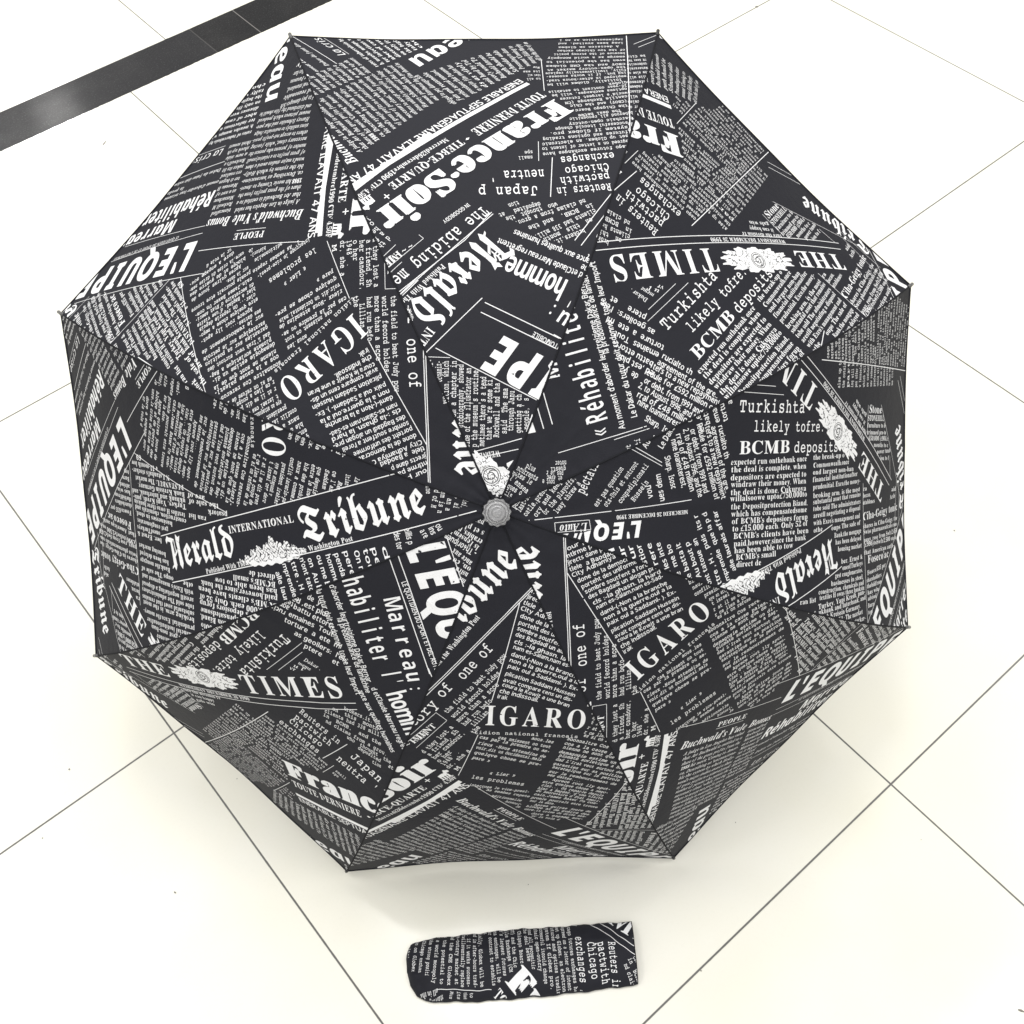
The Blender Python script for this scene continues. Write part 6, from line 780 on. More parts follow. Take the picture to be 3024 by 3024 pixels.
def read_glyphs():
    from mathutils.geometry import tessellate_polygon
    from mathutils import Vector
    for line in OUTLINES.strip('\n').split('\n'):
        style, c, adv = line[0], line[1], num(line, 2)
        loops = [np.array([(num(w, i), num(w, i+2)) for i in range(0, len(w), 4)]) for w in line[4:].split(' ')]
        area = [0.5*float(np.sum(l[:, 0]*np.roll(l[:, 1], -1)-np.roll(l[:, 0], -1)*l[:, 1])) for l in loops]
        outer = [i for i, q in enumerate(area) if q > 0]
        groups = {i: [i] for i in outer}
        for i, q in enumerate(area):
            if q > 0: continue
            p = loops[i].mean(0)
            for j in sorted(outer, key=lambda m: area[m]):
                lo, hi = loops[j].min(0), loops[j].max(0)
                if (p > lo).all() and (p < hi).all():
                    groups[j].append(i); break
        gv = []; gt = []
        for g in groups.values():
            tri = tessellate_polygon([[Vector((x, y, 0)) for x, y in loops[i]] for i in g])
            gt += [[q+len(gv) for q in f] for f in tri]
            gv += [tuple(p) for i in g for p in loops[i]]
        gv = np.array(gv, float); gt = np.array(gt, int).reshape(-1, 3)
        if c == 'H' and style == 'B':
            gv, gt = BLACK_H; gv = gv-[gv[:, 0].min(), 0]; adv = gv[:, 0].max()+0.05
        if style == 'F':    # extra-fat masthead face: the same outline laid side by side
            k = len(gv); gv = gv*[1, 1.0 if c in 'FS' else 1.14]; gv = np.concatenate([gv, gv+[0.05, 0.0], gv+[0.10, 0.0], gv+[0.03, 0.025], gv+[0.07, 0.025]]); gt = np.concatenate([gt+i*k for i in range(5)]); adv += 0.10
        CACHE[(style, c)] = (gv, gt, adv)

def fan(polys):
    V = []; T = []
    for p in polys:
        b = len(V); V += p; T += [(b, b+i, b+i+1) for i in range(1, len(p)-1)]
    return np.array(V, float), np.array(T, int)

BLACK_H = fan([[(0.13, 0.06), (0.20, -0.05), (0.29, 0.07), (0.26, 0.60), (0.17, 0.62)],
               [(0.26, 0.60), (0.34, 0.68), (0.24, 0.72), (0.17, 0.62)], [(0.17, 0.62), (0.24, 0.72), (0.12, 0.74), (0.04, 0.66)],
               [(0.04, 0.66), (-0.03, 0.60), (-0.05, 0.70), (0.05, 0.79), (0.12, 0.74)], [(0.03, 0.0), (0.15, 0.05), (0.14, 0.10), (0.05, 0.05)],
               [(0.28, 0.33), (0.43, 0.44), (0.43, 0.37), (0.28, 0.26)], [(0.43, 0.06), (0.52, -0.05), (0.60, 0.08), (0.57, 0.40), (0.45, 0.44)],
               [(0.45, 0.445), (0.57, 0.405), (0.58, 0.56), (0.44, 0.64)], [(0.44, 0.645), (0.58, 0.565), (0.66, 0.72), (0.56, 0.70), (0.47, 0.78)],
               [(0.33, 0.68), (0.36, 0.68), (0.36, 0.42), (0.33, 0.38)]])

def glyph(style, ch):
    if ch == ' ': return np.zeros((0, 2)), np.zeros((0, 3), int), STYLE[style][4] or 0.30
    return CACHE.get((style, ch)) or (np.zeros((0, 2)), np.zeros((0, 3), int), 0.3)

def emblem(kind, w, h):
    """woodcut-like emblem as small cells (origin at its centre, in mm)"""
    c = 0.4
    nx, ny = int(w/c), int(h/c)
    X, Y = np.meshgrid((np.arange(nx)+.5)/nx*2-1, (np.arange(ny)+.5)/ny*2-1)
    r = w/h
    if kind == 'crest':
        ang = np.arctan2(Y, X); env = np.hypot(X*0.98, Y)+0.10*np.sin(ang*13)+0.05*np.sin(ang*29+1) < 0.94
        cut = np.zeros_like(env)
        for cx, cy, rr in ((-0.62, -0.05, 0.62), (0.62, -0.05, 0.62), (-0.30, -0.45, 0.45), (0.30, -0.45, 0.45), (-0.33, 0.4, 0.4), (0.35, 0.42, 0.4)):
            q = np.hypot((X-cx)*r, Y-cy)/rr; a2 = np.arctan2(Y-cy, (X-cx)*r)
            cut |= (np.abs(q-0.45-0.1*np.sin(a2*5)) < 0.07) & (np.sin(a2*2.5+cx*9) > -0.5)
            cut |= (q > 0.5) & (q < 1.0) & (np.abs(np.sin(a2*4.5+cx*5)) < 0.16)
        q = np.hypot(X*r*1.0, Y*1.0-0.05)
        med = q < 0.62
        ring = (np.abs(q-0.62) < 0.045) | (np.abs(q-0.47) < 0.03) | ((q < 0.42) & (np.abs(np.sin(ang*3.5+q*9)) < 0.33)) | (np.abs(q-0.22) < 0.03)
        m = np.where(med, ~ring, env & ~cut)
    elif kind == 'carriage':
        top = 0.15+0.75*np.exp(-((X-0.05)/0.16)**2)+0.35*np.exp(-((X-0.45)/0.2)**2)+0.3*np.exp(-((X+0.4)/0.22)**2)-0.55*np.abs(X)**2
        top = top+0.13*np.sin(X*31)+0.07*np.sin(X*63+1)
        env = (Y < top) & (Y > -0.92+0.55*np.abs(X)**3+0.06*np.sin(X*25)) & (np.abs(X) < 0.99)
        wh = np.zeros_like(env)
        for cx in (-0.22, 0.3):
            q = np.hypot((X-cx)*r, Y+0.28)
            wh |= (np.abs(q-0.34) < 0.035) & (np.sin(np.arctan2(Y+0.28, X-cx)*3) > -0.6)
        cut = (np.abs(np.sin(X*27+4*np.sin(Y*4+X*3))*np.cos(Y*9+3*np.sin(X*17))) < 0.17) & (Y > -0.72+0.3*np.sin(X*8)**2)
        cut |= (X > 0.35) & (np.abs(np.sin(Y*13+X*4)) < 0.3) & (Y < 0.1)
        m = env & ~wh & ~cut
    else:   # a small walking animal
        body = (np.abs(X+0.05) < 0.62) & (Y > -0.25) & (Y < 0.42-0.3*(X+0.1)**2)
        head = np.hypot((X-0.66)*0.9, Y-0.42) < 0.32
        snout = (X > 0.6) & (X < 0.98) & (np.abs(Y-0.28) < 0.14)
        ear = np.hypot(X-0.56, Y-0.78) < 0.14
        legs = (Y < -0.2) & (Y > -0.92) & ((np.abs(X+0.55) < 0.12) | (np.abs(X+0.2) < 0.1) | (np.abs(X-0.16) < 0.1) | (np.abs(X-0.46) < 0.12))
        basel = (Y < -0.86) & (np.abs(X) < 0.8)
        m = body | head | snout | ear | legs | basel
    V = []; T = []
    for j in range(ny):
        row = m[j]; i = 0
        while i < nx:
            if row[i]:
                k = i
                while k < nx and row[k] and k-i < 6: k += 1
                x0, x1, y0, y1 = (i/nx-.5)*w, (k/nx-.5)*w, (j/ny-.5)*h, ((j+1)/ny-.5)*h
                b = len(V); V += [(x0, y0), (x1, y0), (x1, y1), (x0, y1)]; T += [(b, b+1, b+2), (b, b+2, b+3)]
                i = k
            else: i += 1
    return np.array(V, float), np.array(T, int)

FABRIC = r"""T|W|IGARO|17.3,202.9,-70.5,211.2,23.1
T|t|tidion national francais|27.8,213,-65.3,222.5,4.2
T|h|our pc|-31.2,66.8,-50.1,74.6,3.7
T|h|ntlrme pal|-26.3,71,-50.6,82,3.7
T|h|jirects dane p|-22.1,75.3,-50.5,88.8,3.7
T|h|tlele  a Baodad|-19,80.8,-54.3,97.9,3.7
T|h|City Adhamlya Co|-16.8,86,-61.3,105.2,3.7
T|h|done de la democratie|-16.1,92.9,-67.5,115.6,3.7
T|h|porteht des unlformee v|-14.6,99.1,-68.5,121.6,3.7
T|h|sombre soutfent a l'oreil|-13.3,104.4,-68,129.2,3.7
T|h|des Bagdadl un alogan pre-|-11.6,110,-71.6,136.9,3.7
T|h|cls :-la ghasn. la hard|-10.4,116.7,-68.6,141.6,3.7
T|h|nam es-Salam,nam es-Sad-|-9.3,121.9,-66.9,146.3,3.7
T|h|daml-(-Non a la branche|-7.3,128.7,-64.7,153.9,3.7
T|h|non a la guerre,oul a la|-5.8,134.5,-65,159.6,3.7
T|h|paix oul a Saddaml- ). Ex-|-4.2,140.3,-64.2,166.6,3.7
T|h|plication Saddam Hussein|-1.8,147.8,-61.6,173.4,3.7
T|h|avait compare cens un dis-|0.2,154.2,-59.2,178.5,3.7
T|h|coura le Kowit a une bran|1.3,159.1,-56.6,184.6,3.7
T|h|che indissoall.|3.8,166,-29.7,178.1,4.2
T|h|irak|5.8,172.2,-2.8,174.4,4.2
L|99.2,197.8,-37.8,57.5,0.7
L|97.9,193.4,-37.1,56.1,0.7
L|10.6,174.8,-16.4,80,0.7
T|t|one of|34.3,151.7,6.6,121.3,11
T|t|ory|74.5,195.1,57,175.1,11
T|t|of|53.5,169.4,42.9,158.3,11
T|m|the field to beat Judy pow|50.2,186.8,-4.1,129,5.4
T|m|world fecord holdes|44.8,192.7,1.6,146.2,5.4
T|m|more than a scce|40.5,197.9,3.3,158.3,5.4
T|m|had run befo|35.4,202.8,9.9,175.6,5.4
T|m|Lillian|27.2,203.9,13.2,188.4,5.4
T|m|the|27.7,213.1,21.5,205.3,5.4
T|m|d they lost a|73.6,234.9,45.2,203.5,5.4
T|m|a friend, Sh|69,239.2,40.8,208.7,5.4
T|m|her candour,|64.7,244.2,35.2,211.7,5.4
T|m|o her|60.9,249.3,48.3,235.3,5.4
T|m|1948' .|57.1,254.3,41.4,236.2,5.4
T|m|dr, she a|52.9,259.2,31.5,235,5.4
T|m|M|45.5,263.3,41.2,257.9,5.4
L|85,210,60,184.7,0.45
L|60,184.7,51,194.8,0.45
L|51,194.8,80.3,226.2,0.45
T|S|IMENT|81.7,220.7,60.3,201.3,6.5
L|44.8,270.3,24.2,214.3,0.6
T|j|cas nnissent on tout|6.7,220.6,-40.3,235.5,4.3
T|j|aous.les|-23.1,222.9,-43,229,4.3
T|j|cas par la prendre ou ae-|23.3,218.7,-39.4,242,4.3
T|j|rieux -Nous attendins de|25.1,226,-35.7,249.1,4.3
T|j|voir,dit un Occidental.mals|27.1,232.1,-32,253.4,4.3
T|j|quelqve chose se pre-|28.9,238.9,-32,261,4.3
T|j|pare »|31.4,245.6,15.4,252.2,4.3
T|j|« Lier »|16.1,270.8,-7.6,276.5,5
T|t|les problemes|33.6,275.8,-15.5,292.6,6
T|j|interroge le vice-presl-|36.1,288.3,-20.5,305.9,4.2
T|j|l' As sembes repete|27.9,295.6,-20.5,314.9,4.2
T|j|aditionnelle|16,310,-12.7,322.6,4.2
T|j|bistorl-|2.8,322.6,-12.6,331.1,4.2
T|j|le|-6.7,333.8,-11,336.3,4.2
T|j|ur la vole d|-22,357.5,-49.8,369.6,4.4
T|j|dore a engage sou-|-22.2,352,-73.6,369.6,4.4
T|j|usre,la crise du drise sem-|-15.1,340.8,-76.8,363.7,4.4
T|j|blocge at de guerre des|-17,334.4,-78.9,358.4,4.4
T|j|Apres qulrxe joure de|-24.8,331.9,-80.5,351.4,4.4
T|j|sur la date.|-20.7,322.9,-45.5,332.4,4.4
T|j|promle pourralt etre trouve|-21.9,316.7,-86.3,341.5,4.4
T|j|cain,James Baxer Un com-|-24.8,310.3,-86.6,333.1,4.4
T|j|du secretaire d'Etat ameri-|-27,304,-88.8,328.3,4.4
T|j|hier a Bagdad, d'une visite|-28.2,299.2,-90.4,322,4.4
T|j|cler... On reparle depuis|-31.9,294.1,-91,316.2,4.4
T|j|etre quelque chose a nego-|-33,288.5,-95.2,310.8,4.4
T|j|Aprece rout lly aput-|-42.1,285.4,-97.2,304.3,4.4
T|j|ses dattes....|-37.4,276.7,-68.9,288.8,4.4
T|j|sur le remboursement de|-38.6,271.3,-102.1,294.6,4.4
T|j|sarateglque sur le petrole|-41.8,264.4,-104.7,287.5,4.4
T|j|garanties sur sa position|-42.9,259.2,-106.4,281.9,4.4
T|j|dad L'Irak veut surtout des|-45.1,252.8,-108,275.5,4.4
T|j|plomate sovletique a Bag-|-47.6,247,-110.6,268.7,4.4
T|j|demagogie estime un di-|-48,241.9,-111.2,262.9,4.4
T|j|nienne ne sont que de la|-51.3,235.6,-113.9,256.4,4.4
T|j|cos a la cause palestl-|-52.8,230.4,-116.4,252.2,4.4
T|j|soonnaltre Cos rereron-|-55,224.5,-117.2,244.5,4.4
T|j|es si on refuse de ls|-70,220.4,-115.2,236,4.4
T|j|r ce llen a coups de|-70.2,216.1,-114.4,229.8,4.4
T|j|r at il se dit pren|-73,210.4,-113.7,223.7,4.4
T|j|t israel ces derc|-76.2,204.3,-112.1,215.3,4.4
T|j|aye an attaquank v|-77.4,198.3,-105.6,208.1,4.4
T|j|president irakler|558.9,191.5,522.8,203.2,4.4
T|j|conflit iaraclo-pa|563.4,183.3,524.6,195.1,4.4
T|j|naux a commel|560.6,176.5,526.3,187.1,4.4
T|j|ble des probl|559.2,170.2,528.4,179.8,4.4
T|j|entre le kow|557.8,164,530.5,171.5,4.4
T|j|que depuis|555.5,158.5,532.6,165.5,4.4
T|j|Saddam|553.6,151.9,537.1,156.3,4.4
T|j|ce l'am|552.2,145.3,535.2,150.2,4.4
T|j|Re|544,140.9,536.7,143.4,4.4
T|j|ltian|549.8,133.9,540.2,135.6,4.4
T|j|la|547.4,125.6,543.1,127.4,4.4
T|s|PEOPLE|11.4,337,-10.8,367.3,6.5
L|13.9,338.3,-7.6,368.1,0.45
T|I|Buchwald's Yule Bonus|49.8,315.3,-21.9,417,10.1
L|-47.7,394.6,30.4,289.6,0.6
T|i|A judge in Los Angeles has ruled|53.3,327.3,4.7,392.4,4.3
T|i|that Art Buchwald is entitled to a|58.2,332.7,10.3,398.2,4.3
T|i|share of the gross profits from the|63,338.2,15.9,403.9,4.3
T|i|1988 hit movie 'Coming to Ameri-|67.9,343.6,21.5,409.7,4.3
T|i|ca, Describing as 'unconsciona-|72.8,349.1,27.1,415.5,4.3
T|i|ble the system by which Holly-|77.6,354.5,32.7,421.3,4.3
T|i|wood's major studios award a share|82.5,360,38.4,427,4.3
T|i|of gross profits to a relativelysmall|87.3,365.5,44,432.8,4.3
T|i|number of persons who possess the|92.2,370.9,49.6,438.6,4.3
T|i|necessary clout,' while forcing|97.1,376.4,55.2,444.3,4.3
T|i|others to accept net-profit provi-|101.9,381.8,60.8,450.1,4.3
T|i|sions unlikely to materialize Judge|106.8,387.3,66.4,455.9,4.3
T|i|Harvey Schneider said that para-|111.7,392.7,72,461.7,4.3
T|i|mount pictures which produced|116.5,398.2,77.7,467.4,4.3
T|i|and distributed the film should be|121.4,403.7,83.3,473.2,4.3
T|i|obliged to pay damages Sch|137.5,398.1,102.6,448.7,4.9
T|i|fair and reasonable|143.5,403.7,110.3,453.7,4.9
T|i|scribed several standard,|149.6,409.2,117.9,458.7,4.9
T|i|procedures that Paramou|155.6,414.7,125.6,463.7,4.9
T|i|er major film studios hav|161.6,420.2,133.2,468.8,4.9
T|i|ds as vilely|167.7,425.8,140.9,473.8,4.9
T|i|said hard by Tol|173.7,431.3,148.6,478.8,4.9
T|i|overly would 'To|179.8,436.8,156.2,483.8,4.9
T|i|Buchwald determin|185.8,442.3,163.9,488.8,4.9
T|i|path should be|191.9,447.9,171.5,493.8,4.9
T|i|Schneider adds|197.9,453.4,179.2,498.9,4.9
T|i|Proceedings to deter|203.9,458.9,186.9,503.9,4.9
T|i|mount 'Coming to|210,464.4,194.5,508.9,4.9
T|i|starring Eddie Murphy|216,470,202.2,513.9,4.9
T|i|all in the tale of an|222.1,475.5,209.8,518.9,4.9
T|i|tioncalled|1.8,398.9,-15,420.7,4.2
T|i|Rockwell M|7,403.7,-9.9,426.2,4.2
T|i|Massachuse|12.1,408.6,-4.9,431.8,4.2
T|i|as a sort of|17.3,413.4,0.1,437.3,4.2
T|i|Marreau H|22.5,418.2,5.2,442.8,4.2
T|i|ter it began|27.6,423,10.2,448.4,4.2
T|i|ers realized|32.8,427.8,15.2,453.9,4.2
T|i|takes its lit|38,432.6,20.3,459.4,4.2
T|i|Rockwell's a|43.2,437.5,25.3,465,4.2
T|i|a new side|48.3,442.3,30.3,470.5,4.2
T|i|shook up th|53.5,447.1,35.4,476,4.2
T|i|think someti|58.7,451.9,40.4,481.6,4.2
T|i|omeat d'aborder leur trizieme|10.3,451,-44.6,523.9,3.8
T|i|la predominan|-21.2,503.5,-51.3,545.4,3.8
T|i|Dukar du futur doit redonner|19.5,463.7,-33,535.1,3.8
T|O|Réhabiliter|2.1,442.4,-70.7,531.5,17
T|O|Marreau|-45.5,466,-106.7,539.1,14.3
L|-27.9,414.5,-108.2,519.9,0.45
L|-34,409.5,-128.9,520.6,0.45
T|o|LE QUOTIDIEN DU SPORT ET DE L'AUTOMOBILE|-54.3,440.1,-123.9,519.9,3.2
T|Q|L'EQUIPE|-42.9,406.5,-158.6,542.7,29.3
L|-55.9,363.1,-184.8,516.8,0.6
L|-76.4,387.6,-123,256.7,0.6
T|s|expected run onthebank once|370.5,204.7,376.7,297.8,5.2
T|s|the deal is complete, when|377,205,383.3,296.9,5.2
T|s|depositors are expected to|383.9,204.2,390.6,296.7,5.2
T|s|windraw their money. When|389.9,204.2,396.9,296.3,5.2
T|s|the deal is done, Cukurova|396.8,203.8,403.6,296.1,5.2
T|s|willalsoowe upto£750,000to|402.2,203,409,297.1,5.2
T|s|the Depositprotection Biand,|409.3,203.6,417,297.7,5.2
T|s|which has compensatedsome|415.8,203.6,423.2,296.6,5.2
T|s|of BCMB's deposiors forup|422.3,204,430.1,297.2,5.2
T|s|to £15,000 each. Only 52 of|428.9,204.3,435.9,297.3,5.2
T|s|BCMB's clients have been|435.5,205.2,442.9,298.3,5.2
T|s|paid,however,since the bank|442.1,205.1,448.7,294.3,5.2
T|s|has been able to tow|448.2,205.3,453.2,275.8,5.2
T|s|BCMB's small|454.4,206.6,457.5,253,5.2
T|s|direct de|460.7,206.8,462.7,234.5,5.2
T|s|the break-up o|376.8,308,380.2,360.2,4.8
T|s|Commonwealh,once|384.1,307.9,387.6,369.1,4.8
T|s|ond largest non-ban|390.3,307,395.3,378.2,4.8
T|s|financial institutionafter|397.1,306.5,401.3,386.5,4.8
T|s|prudenitial. Exco,the money-|403.9,306.7,408.8,392.6,4.8
T|s|broking arm, is the most|411.9,306.8,417.2,392.5,4.8
T|s|substantal asset that remains|417.7,306.6,422.4,393.6,4.8
T|s|tobe sold The administrators|424,306.4,429.6,393.4,4.8
T|s|arestll negotiating a disposal|430.4,306.6,435.7,392.6,4.8
T|s|with Exco's management and|437.2,306.3,443.4,391.5,4.8
T|s|othe|444.2,306.5,444.7,320.4,4.8
T|s|oups The sale of|446.6,335.7,450.3,392.5,4.8
T|s|Bank,the mongage|454.4,340.3,458.3,393.3,4.8
T|s|has been delayed|461.2,341.9,465.5,392.9,4.8
T|s|housing market|468.4,345.6,472.9,393.1,4.8
T|s|ber, Ernst &|481.2,351,484.2,394.1,4.8
T|s|oneofTurkeys|487.6,352.6,490.3,393.6,4.8
T|s|gest conglomerates,|492.6,338.6,497,393,4.8
T|s|basinesses in steel,|498.8,331.1,503.9,393.6,4.8
T|s|construction, chemicals and|502.9,310,509.8,394.3,4.8
T|s|textiles H owns three banksin|508.5,311.3,515.1,395.1,4.8
T|s|ran list|507.2,282.2,509,305.5,4.8
T|s|psatork|512.9,255.3,514,279,5
T|s|the sale of|520,265.5,522.2,304,5
T|s|are of|526.1,282,527.8,304.8,5
T|s|DLSTANBUL: The market|534.3,309.6,538,388.9,5
T|s|N Lstanbal's stocker-|541.9,329.6,545.2,394.3,5
T|s|e 11-month low|548.7,347.6,552.3,393.8,5
T|s|69|557.8,374.9,558.4,383.5,5
T|s|Bank Kreissin Germany.|527.6,308.9,531.2,384.7,5
T|s|ukbank and Interbank, and|521.9,308.8,525.3,397.3,5
T|s|Turkey, Yapi Kredi, pun-|516.7,308.7,519.3,396.2,5
T|s|Ciba-Geigy tonic|447.4,399.1,451.8,494.4,8
T|s|shares in Ciba-Geigy, the|455.2,398.6,462,493.8,4.6
T|s|Swiss pharmaceuticals com-|461,399.1,468,493.4,4.6
T|s|pany, rose from Swfr2,450|468.9,399.1,475.1,492.9,4.6
T|s|(£996)toSwfr2,500 on n|473.4,398.8,481.5,488.3,4.6
T|s|that American auth-|481.2,398.2,488.4,479.7,4.6
T|s|ra|418.2,400.1,418.6,408.1,4.6
T|s|becau,|425,399.9,425.9,417.6,4.6
T|s|utablenes|431.7,399.7,433.9,427.5,4.6
T|s|Foseco'ac|491.2,406.4,495.4,462.2,8
T|s|Foseco,635 per|502.6,404.2,503.4,452.5,4.6
T|s|shareholders|509.5,401.7,511,439.1,4.6
T|s|thebidfrom|515.5,401.7,517.8,438.8,4.6
T|s|has win|522.1,402.7,523.6,430.5,4.6
T|s|advised|528.1,402.7,529.2,423.8,4.6
T|s|Burn|535.3,402.3,535.9,417.1,4.6
T|s|top|541.9,402.1,542.3,411.7,4.6
L|550.4,399,410.4,399.7,0.5
L|469.7,500.6,415.3,500.7,0.45
T|s|Stone|343,412.9,346.3,443.9,8
T|s|STONEHILL|350.2,409.5,354.3,450.5,5.5
T|s|furniture to b|356.6,408.4,361.5,454.6,4.6
T|s|trimmed pre-te|363.4,408,368.6,456.9,4.6
T|s|650,000 (£904,c|369.7,411.4,375.4,463,4.6
T|s|months to c|377.4,424.4,382.3,463.4,4.6
T|s|power tumb|385.4,432.9,388.2,470.7,4.6
T|s|ion to f|392.7,441.7,395.5,466.2,4.6
T|s|Arib|436.9,470.5,437.6,486.8,4.6
T|s|aid|429.5,476.4,430.8,489.8,4.6
L|335,410.2,364.2,408,0.45
L|337.5,442.5,453.6,513.7,0.45
L|392.4,469.3,413.6,471.2,0.45
L|420.2,492.1,483,483.3,0.45
T|S|WEDNESDAY DECEMBER 26 1990|366.1,403.2,306.2,325,4
L|417.7,476,230.5,228.4,0.7
L|422,468.4,235.4,223.3,0.7
T|S|THE|421.6,454.5,378,398.8,18.7
T|W|TIMES|312.9,315.9,246.3,227.8,23.4
C|crest|354.1,349.6,90.5,27,-128.8
T|t|Turkishta|325.4,213.3,332.7,295.5,12.1
T|t|likely tofre.|343.5,229.3,352.4,326,10.4
T|S|BCMB|362,213.9,366.5,273.5,11.5
T|t|deposits|366.9,279.3,373.6,349,10.7
L|301.5,217.1,306.2,256,0.45
L|307.3,208.5,314.4,266.3,0.45
T|i|Dakar .|295.6,224.7,279,220.9,4.2
T|i|meme|297.1,232.5,284.9,229.3,4.2
T|i|u l'|298.2,239.1,287.8,234.4,4.2
T|i|vr|299.4,244.9,294.2,242.4,4.2
T|h|emaines  Tout|331.9,193.8,291.2,181.2,5
T|h|battu ettort-|333,183.9,295.8,174.5,5
T|h|ed ,est plu-|338.3,177.8,305.8,168.6,5
T|h|de  y|329.7,166.6,317.4,163.6,5
T|h|torture  a  ete  ml|331.5,202.1,278.6,186.3,5
T|h|as geoilers:  l'ele|317.4,206.9,266,193.2,5
T|h|ptere     et|303.2,211.6,270.1,202.5,5
T|h|rucialto th|336,191.8,364.8,198.4,5
T|h|agreement of the gre..|336.1,184.7,394.5,198.1,5
T|h|ters to a new repayment|335.5,178.8,399.5,194,5
T|h|edule for £592 million of|334.4,171.1,399.7,187.1,5
T|h|or debt, from 1991 and|337,164.3,392.3,176.4,5
T|h|2, to August 1996, and the|336.1,157.6,395.4,170.7,5
T|h|rral of £48 million|340,150.8,389.7,163,5
T|h|nine loaninterest,|344.3,146.3,385.7,155.3,5
T|h|Sharp.  Isosc|357.9,139.9,385.9,145.5,5
T|h|alle laurais affar|463,206.3,408.1,188.5,4.3
T|h|mprendie  que la p d|470.4,198.9,408.5,178.1,4.3
T|h|ttre , H ,  puis  its r|472.4,190.2,409.5,169,4.3
T|h|n'ont tatoue  an|476.2,181.6,430.1,167.2,4.3
T|h|on  Au bout p|476.5,173.9,432.3,159.8,4.3
T|h|ou me batta it|479.3,165.4,432.4,151.1,4.3
T|h|homme  me bo|480.1,156.7,432.4,142,4.3
T|h|pendant les inte|481.3,148.8,430,132.7,4.3
T|h|pere,  frere|483.4,140.4,429.7,124.4,4.3
T|h|On m'questior|484,131.2,429.8,115.2,4.3
T|h|tous . sur|485.6,123.1,429.7,107.6,4.3
T|h|pen pour|486.6,115.6,429.5,99.6,4.3
T|h|det el|487.7,106.7,431.2,91.6,4.3
T|h|des tor|500.2,95.9,485.3,93.1,5
T|h|eillis p|503,86.6,489.6,83.8,5
T|h|a re|501,73.7,494.7,70.1,5
T|h|ins|503.3,66.4,497.5,63.8,5
T|h|ou|505.6,60.6,500.8,57.9,5
T|N|Réhabiliter|334.5,119.7,247.6,175.1,18.1
T|H|«|341.3,110,336.5,113.3,14
T|N|l'|240.1,177,226.4,185.6,18
T|H|homme|222.4,191.6,175.9,215.9,18.9
T|H|»|169.4,219.5,162.4,221,14
T|N|Marreau:|280.7,119.4,205.9,173.5,14.6
L|301.8,85.8,207.5,144.9,0.8
L|298.7,78.3,209.9,133.1,0.8
T|h|LE QUOTIDIEN DU SPORT ET DEL AUTOMOBILE|278.6,96.9,191.5,147.8,4.2
L|152.1,173.4,212,141.5,0.8
L|148.4,165,207.8,133.5,0.8
T|Q|L'EQUIPE|295.3,71.1,161.6,146.4,31
L|279.9,38.3,237.3,63.9,0.7
L|109.8,134.7,190.7,91.1,0.7
T|Q|L'EQ|410.4,117.1,410.4,75.2,13.1
G|416.4,67.1,415.1,73,425.2,69.9,424.1,67.6
G|416.6,63.7,416.5,65.6,421.9,63.4,421.3,61.5
G|416.8,59.3,416.7,61.7,420.7,60.1,420.1,58.2
G|416.6,49.3,416.4,54.1,417.8,53
L|406.7,43,406.2,72.2,0.45
L|406.2,72.2,414.4,73,0.45
L|414.4,73,414.8,43.1,0.45
L|414.8,43.1,406.7,43,0.45
T|I|L'Auto|408.4,70.4,409,46.8,7
T|S|MERCREDI 26 DECEMBRE 1990|405,160.1,404,95.6,3.4
L|403.5,21.5,396.6,164,0.6
T|t|pectative|385,68.8,352.7,86.7,9
T|m|est pas question|396.1,79.3,365.1,103.7,5
T|m|ots-Unis et sutrout|396.7,87.6,361.7,116.7,5
T|m|coup»diplonati|394.7,100,364.3,125.8,5
T|m|Hussein|394.1,111.5,378.3,125.3,5
T|m|penal|393.4,10.7,383.2,18.4,5
T|m|last-secbad|396.5,14.8,375.7,29.7,5
T|m|oatle,preser|400.5,19.8,376.3,40,5
T|m|ory and keepin|401.5,28.2,367.6,54.7,5
T|m|or the playoffs,|400,35.9,370.5,63.2,5
T|m|lway threw a|399.6,45.5,375.1,66.8,5
T|h|ues dem|394.9,138.8,371.9,135.8,5
T|h|vou|391.6,128.4,380.8,126.7,5
L|349,110.6,365.5,137.6,0.5
T|m|plus|308.6,44.5,316.8,46.7,5
T|m|ncurrents|304.2,38.1,323.3,42.3,5
T|m|lentes le|301.3,32.9,321.9,36.7,5
T|m|l'ensea|304.7,28.4,323.9,28.9,5
T|m|sques o|306,21.3,321.3,24.7,5
T|m|fais|308.1,15.5,316.9,17.6,5
T|m|noter|330.3,71.2,323.6,64.6,4.5
T|m|guesti|333.1,67.4,324.2,58.2,4.5
T|m|pas le r|334.5,62.9,323.6,53.9,4.5
T|m|et avec|336.3,59.5,326.4,51.4,4.5
T|m|tout e|333.9,53,325.8,46.5,4.5
L|321.1,71.5,362.4,137.5,0.6
L|483.6,351.6,550.5,88.4,0.8
L|441.3,337.3,517.3,25.6,0.8
T|B|Herald|453.6,337.9,475.3,248,27.3
T|s|INTERNATIONAL|494.2,254.4,507.7,184.6,6.7
T|B|Tribune|489.3,175.4,516.7,66.3,29.4
T|s|Published With The New York Times and The Washington Post|455,286.3,492.8,131.1,4.7
C|carriage|481.8,209.5,73.5,26,-79.1
T|B|ibune|33,98,-17.9,44.9,28
T|s|ind The Washington Post|56.1,136.9,17.3,92.1,5.5
T|B|Herald|157.1,241.9,87.3,169.8,30
T|s|INT|104.1,153,94.7,140.9,8
T|s|Published With The|118,208.5,83,175,5
L|138,230.6,80.4,181.5,0.7
L|163.4,256.9,81.3,179,0.7
L|162.2,258.7,138,230.6,0.7
L|150.2,177.4,99.8,129,0.7
C|carriage|88.7,164.1,9.3,16,0.3
T|t|The abiding me|154.9,265.6,74.7,194.2,12
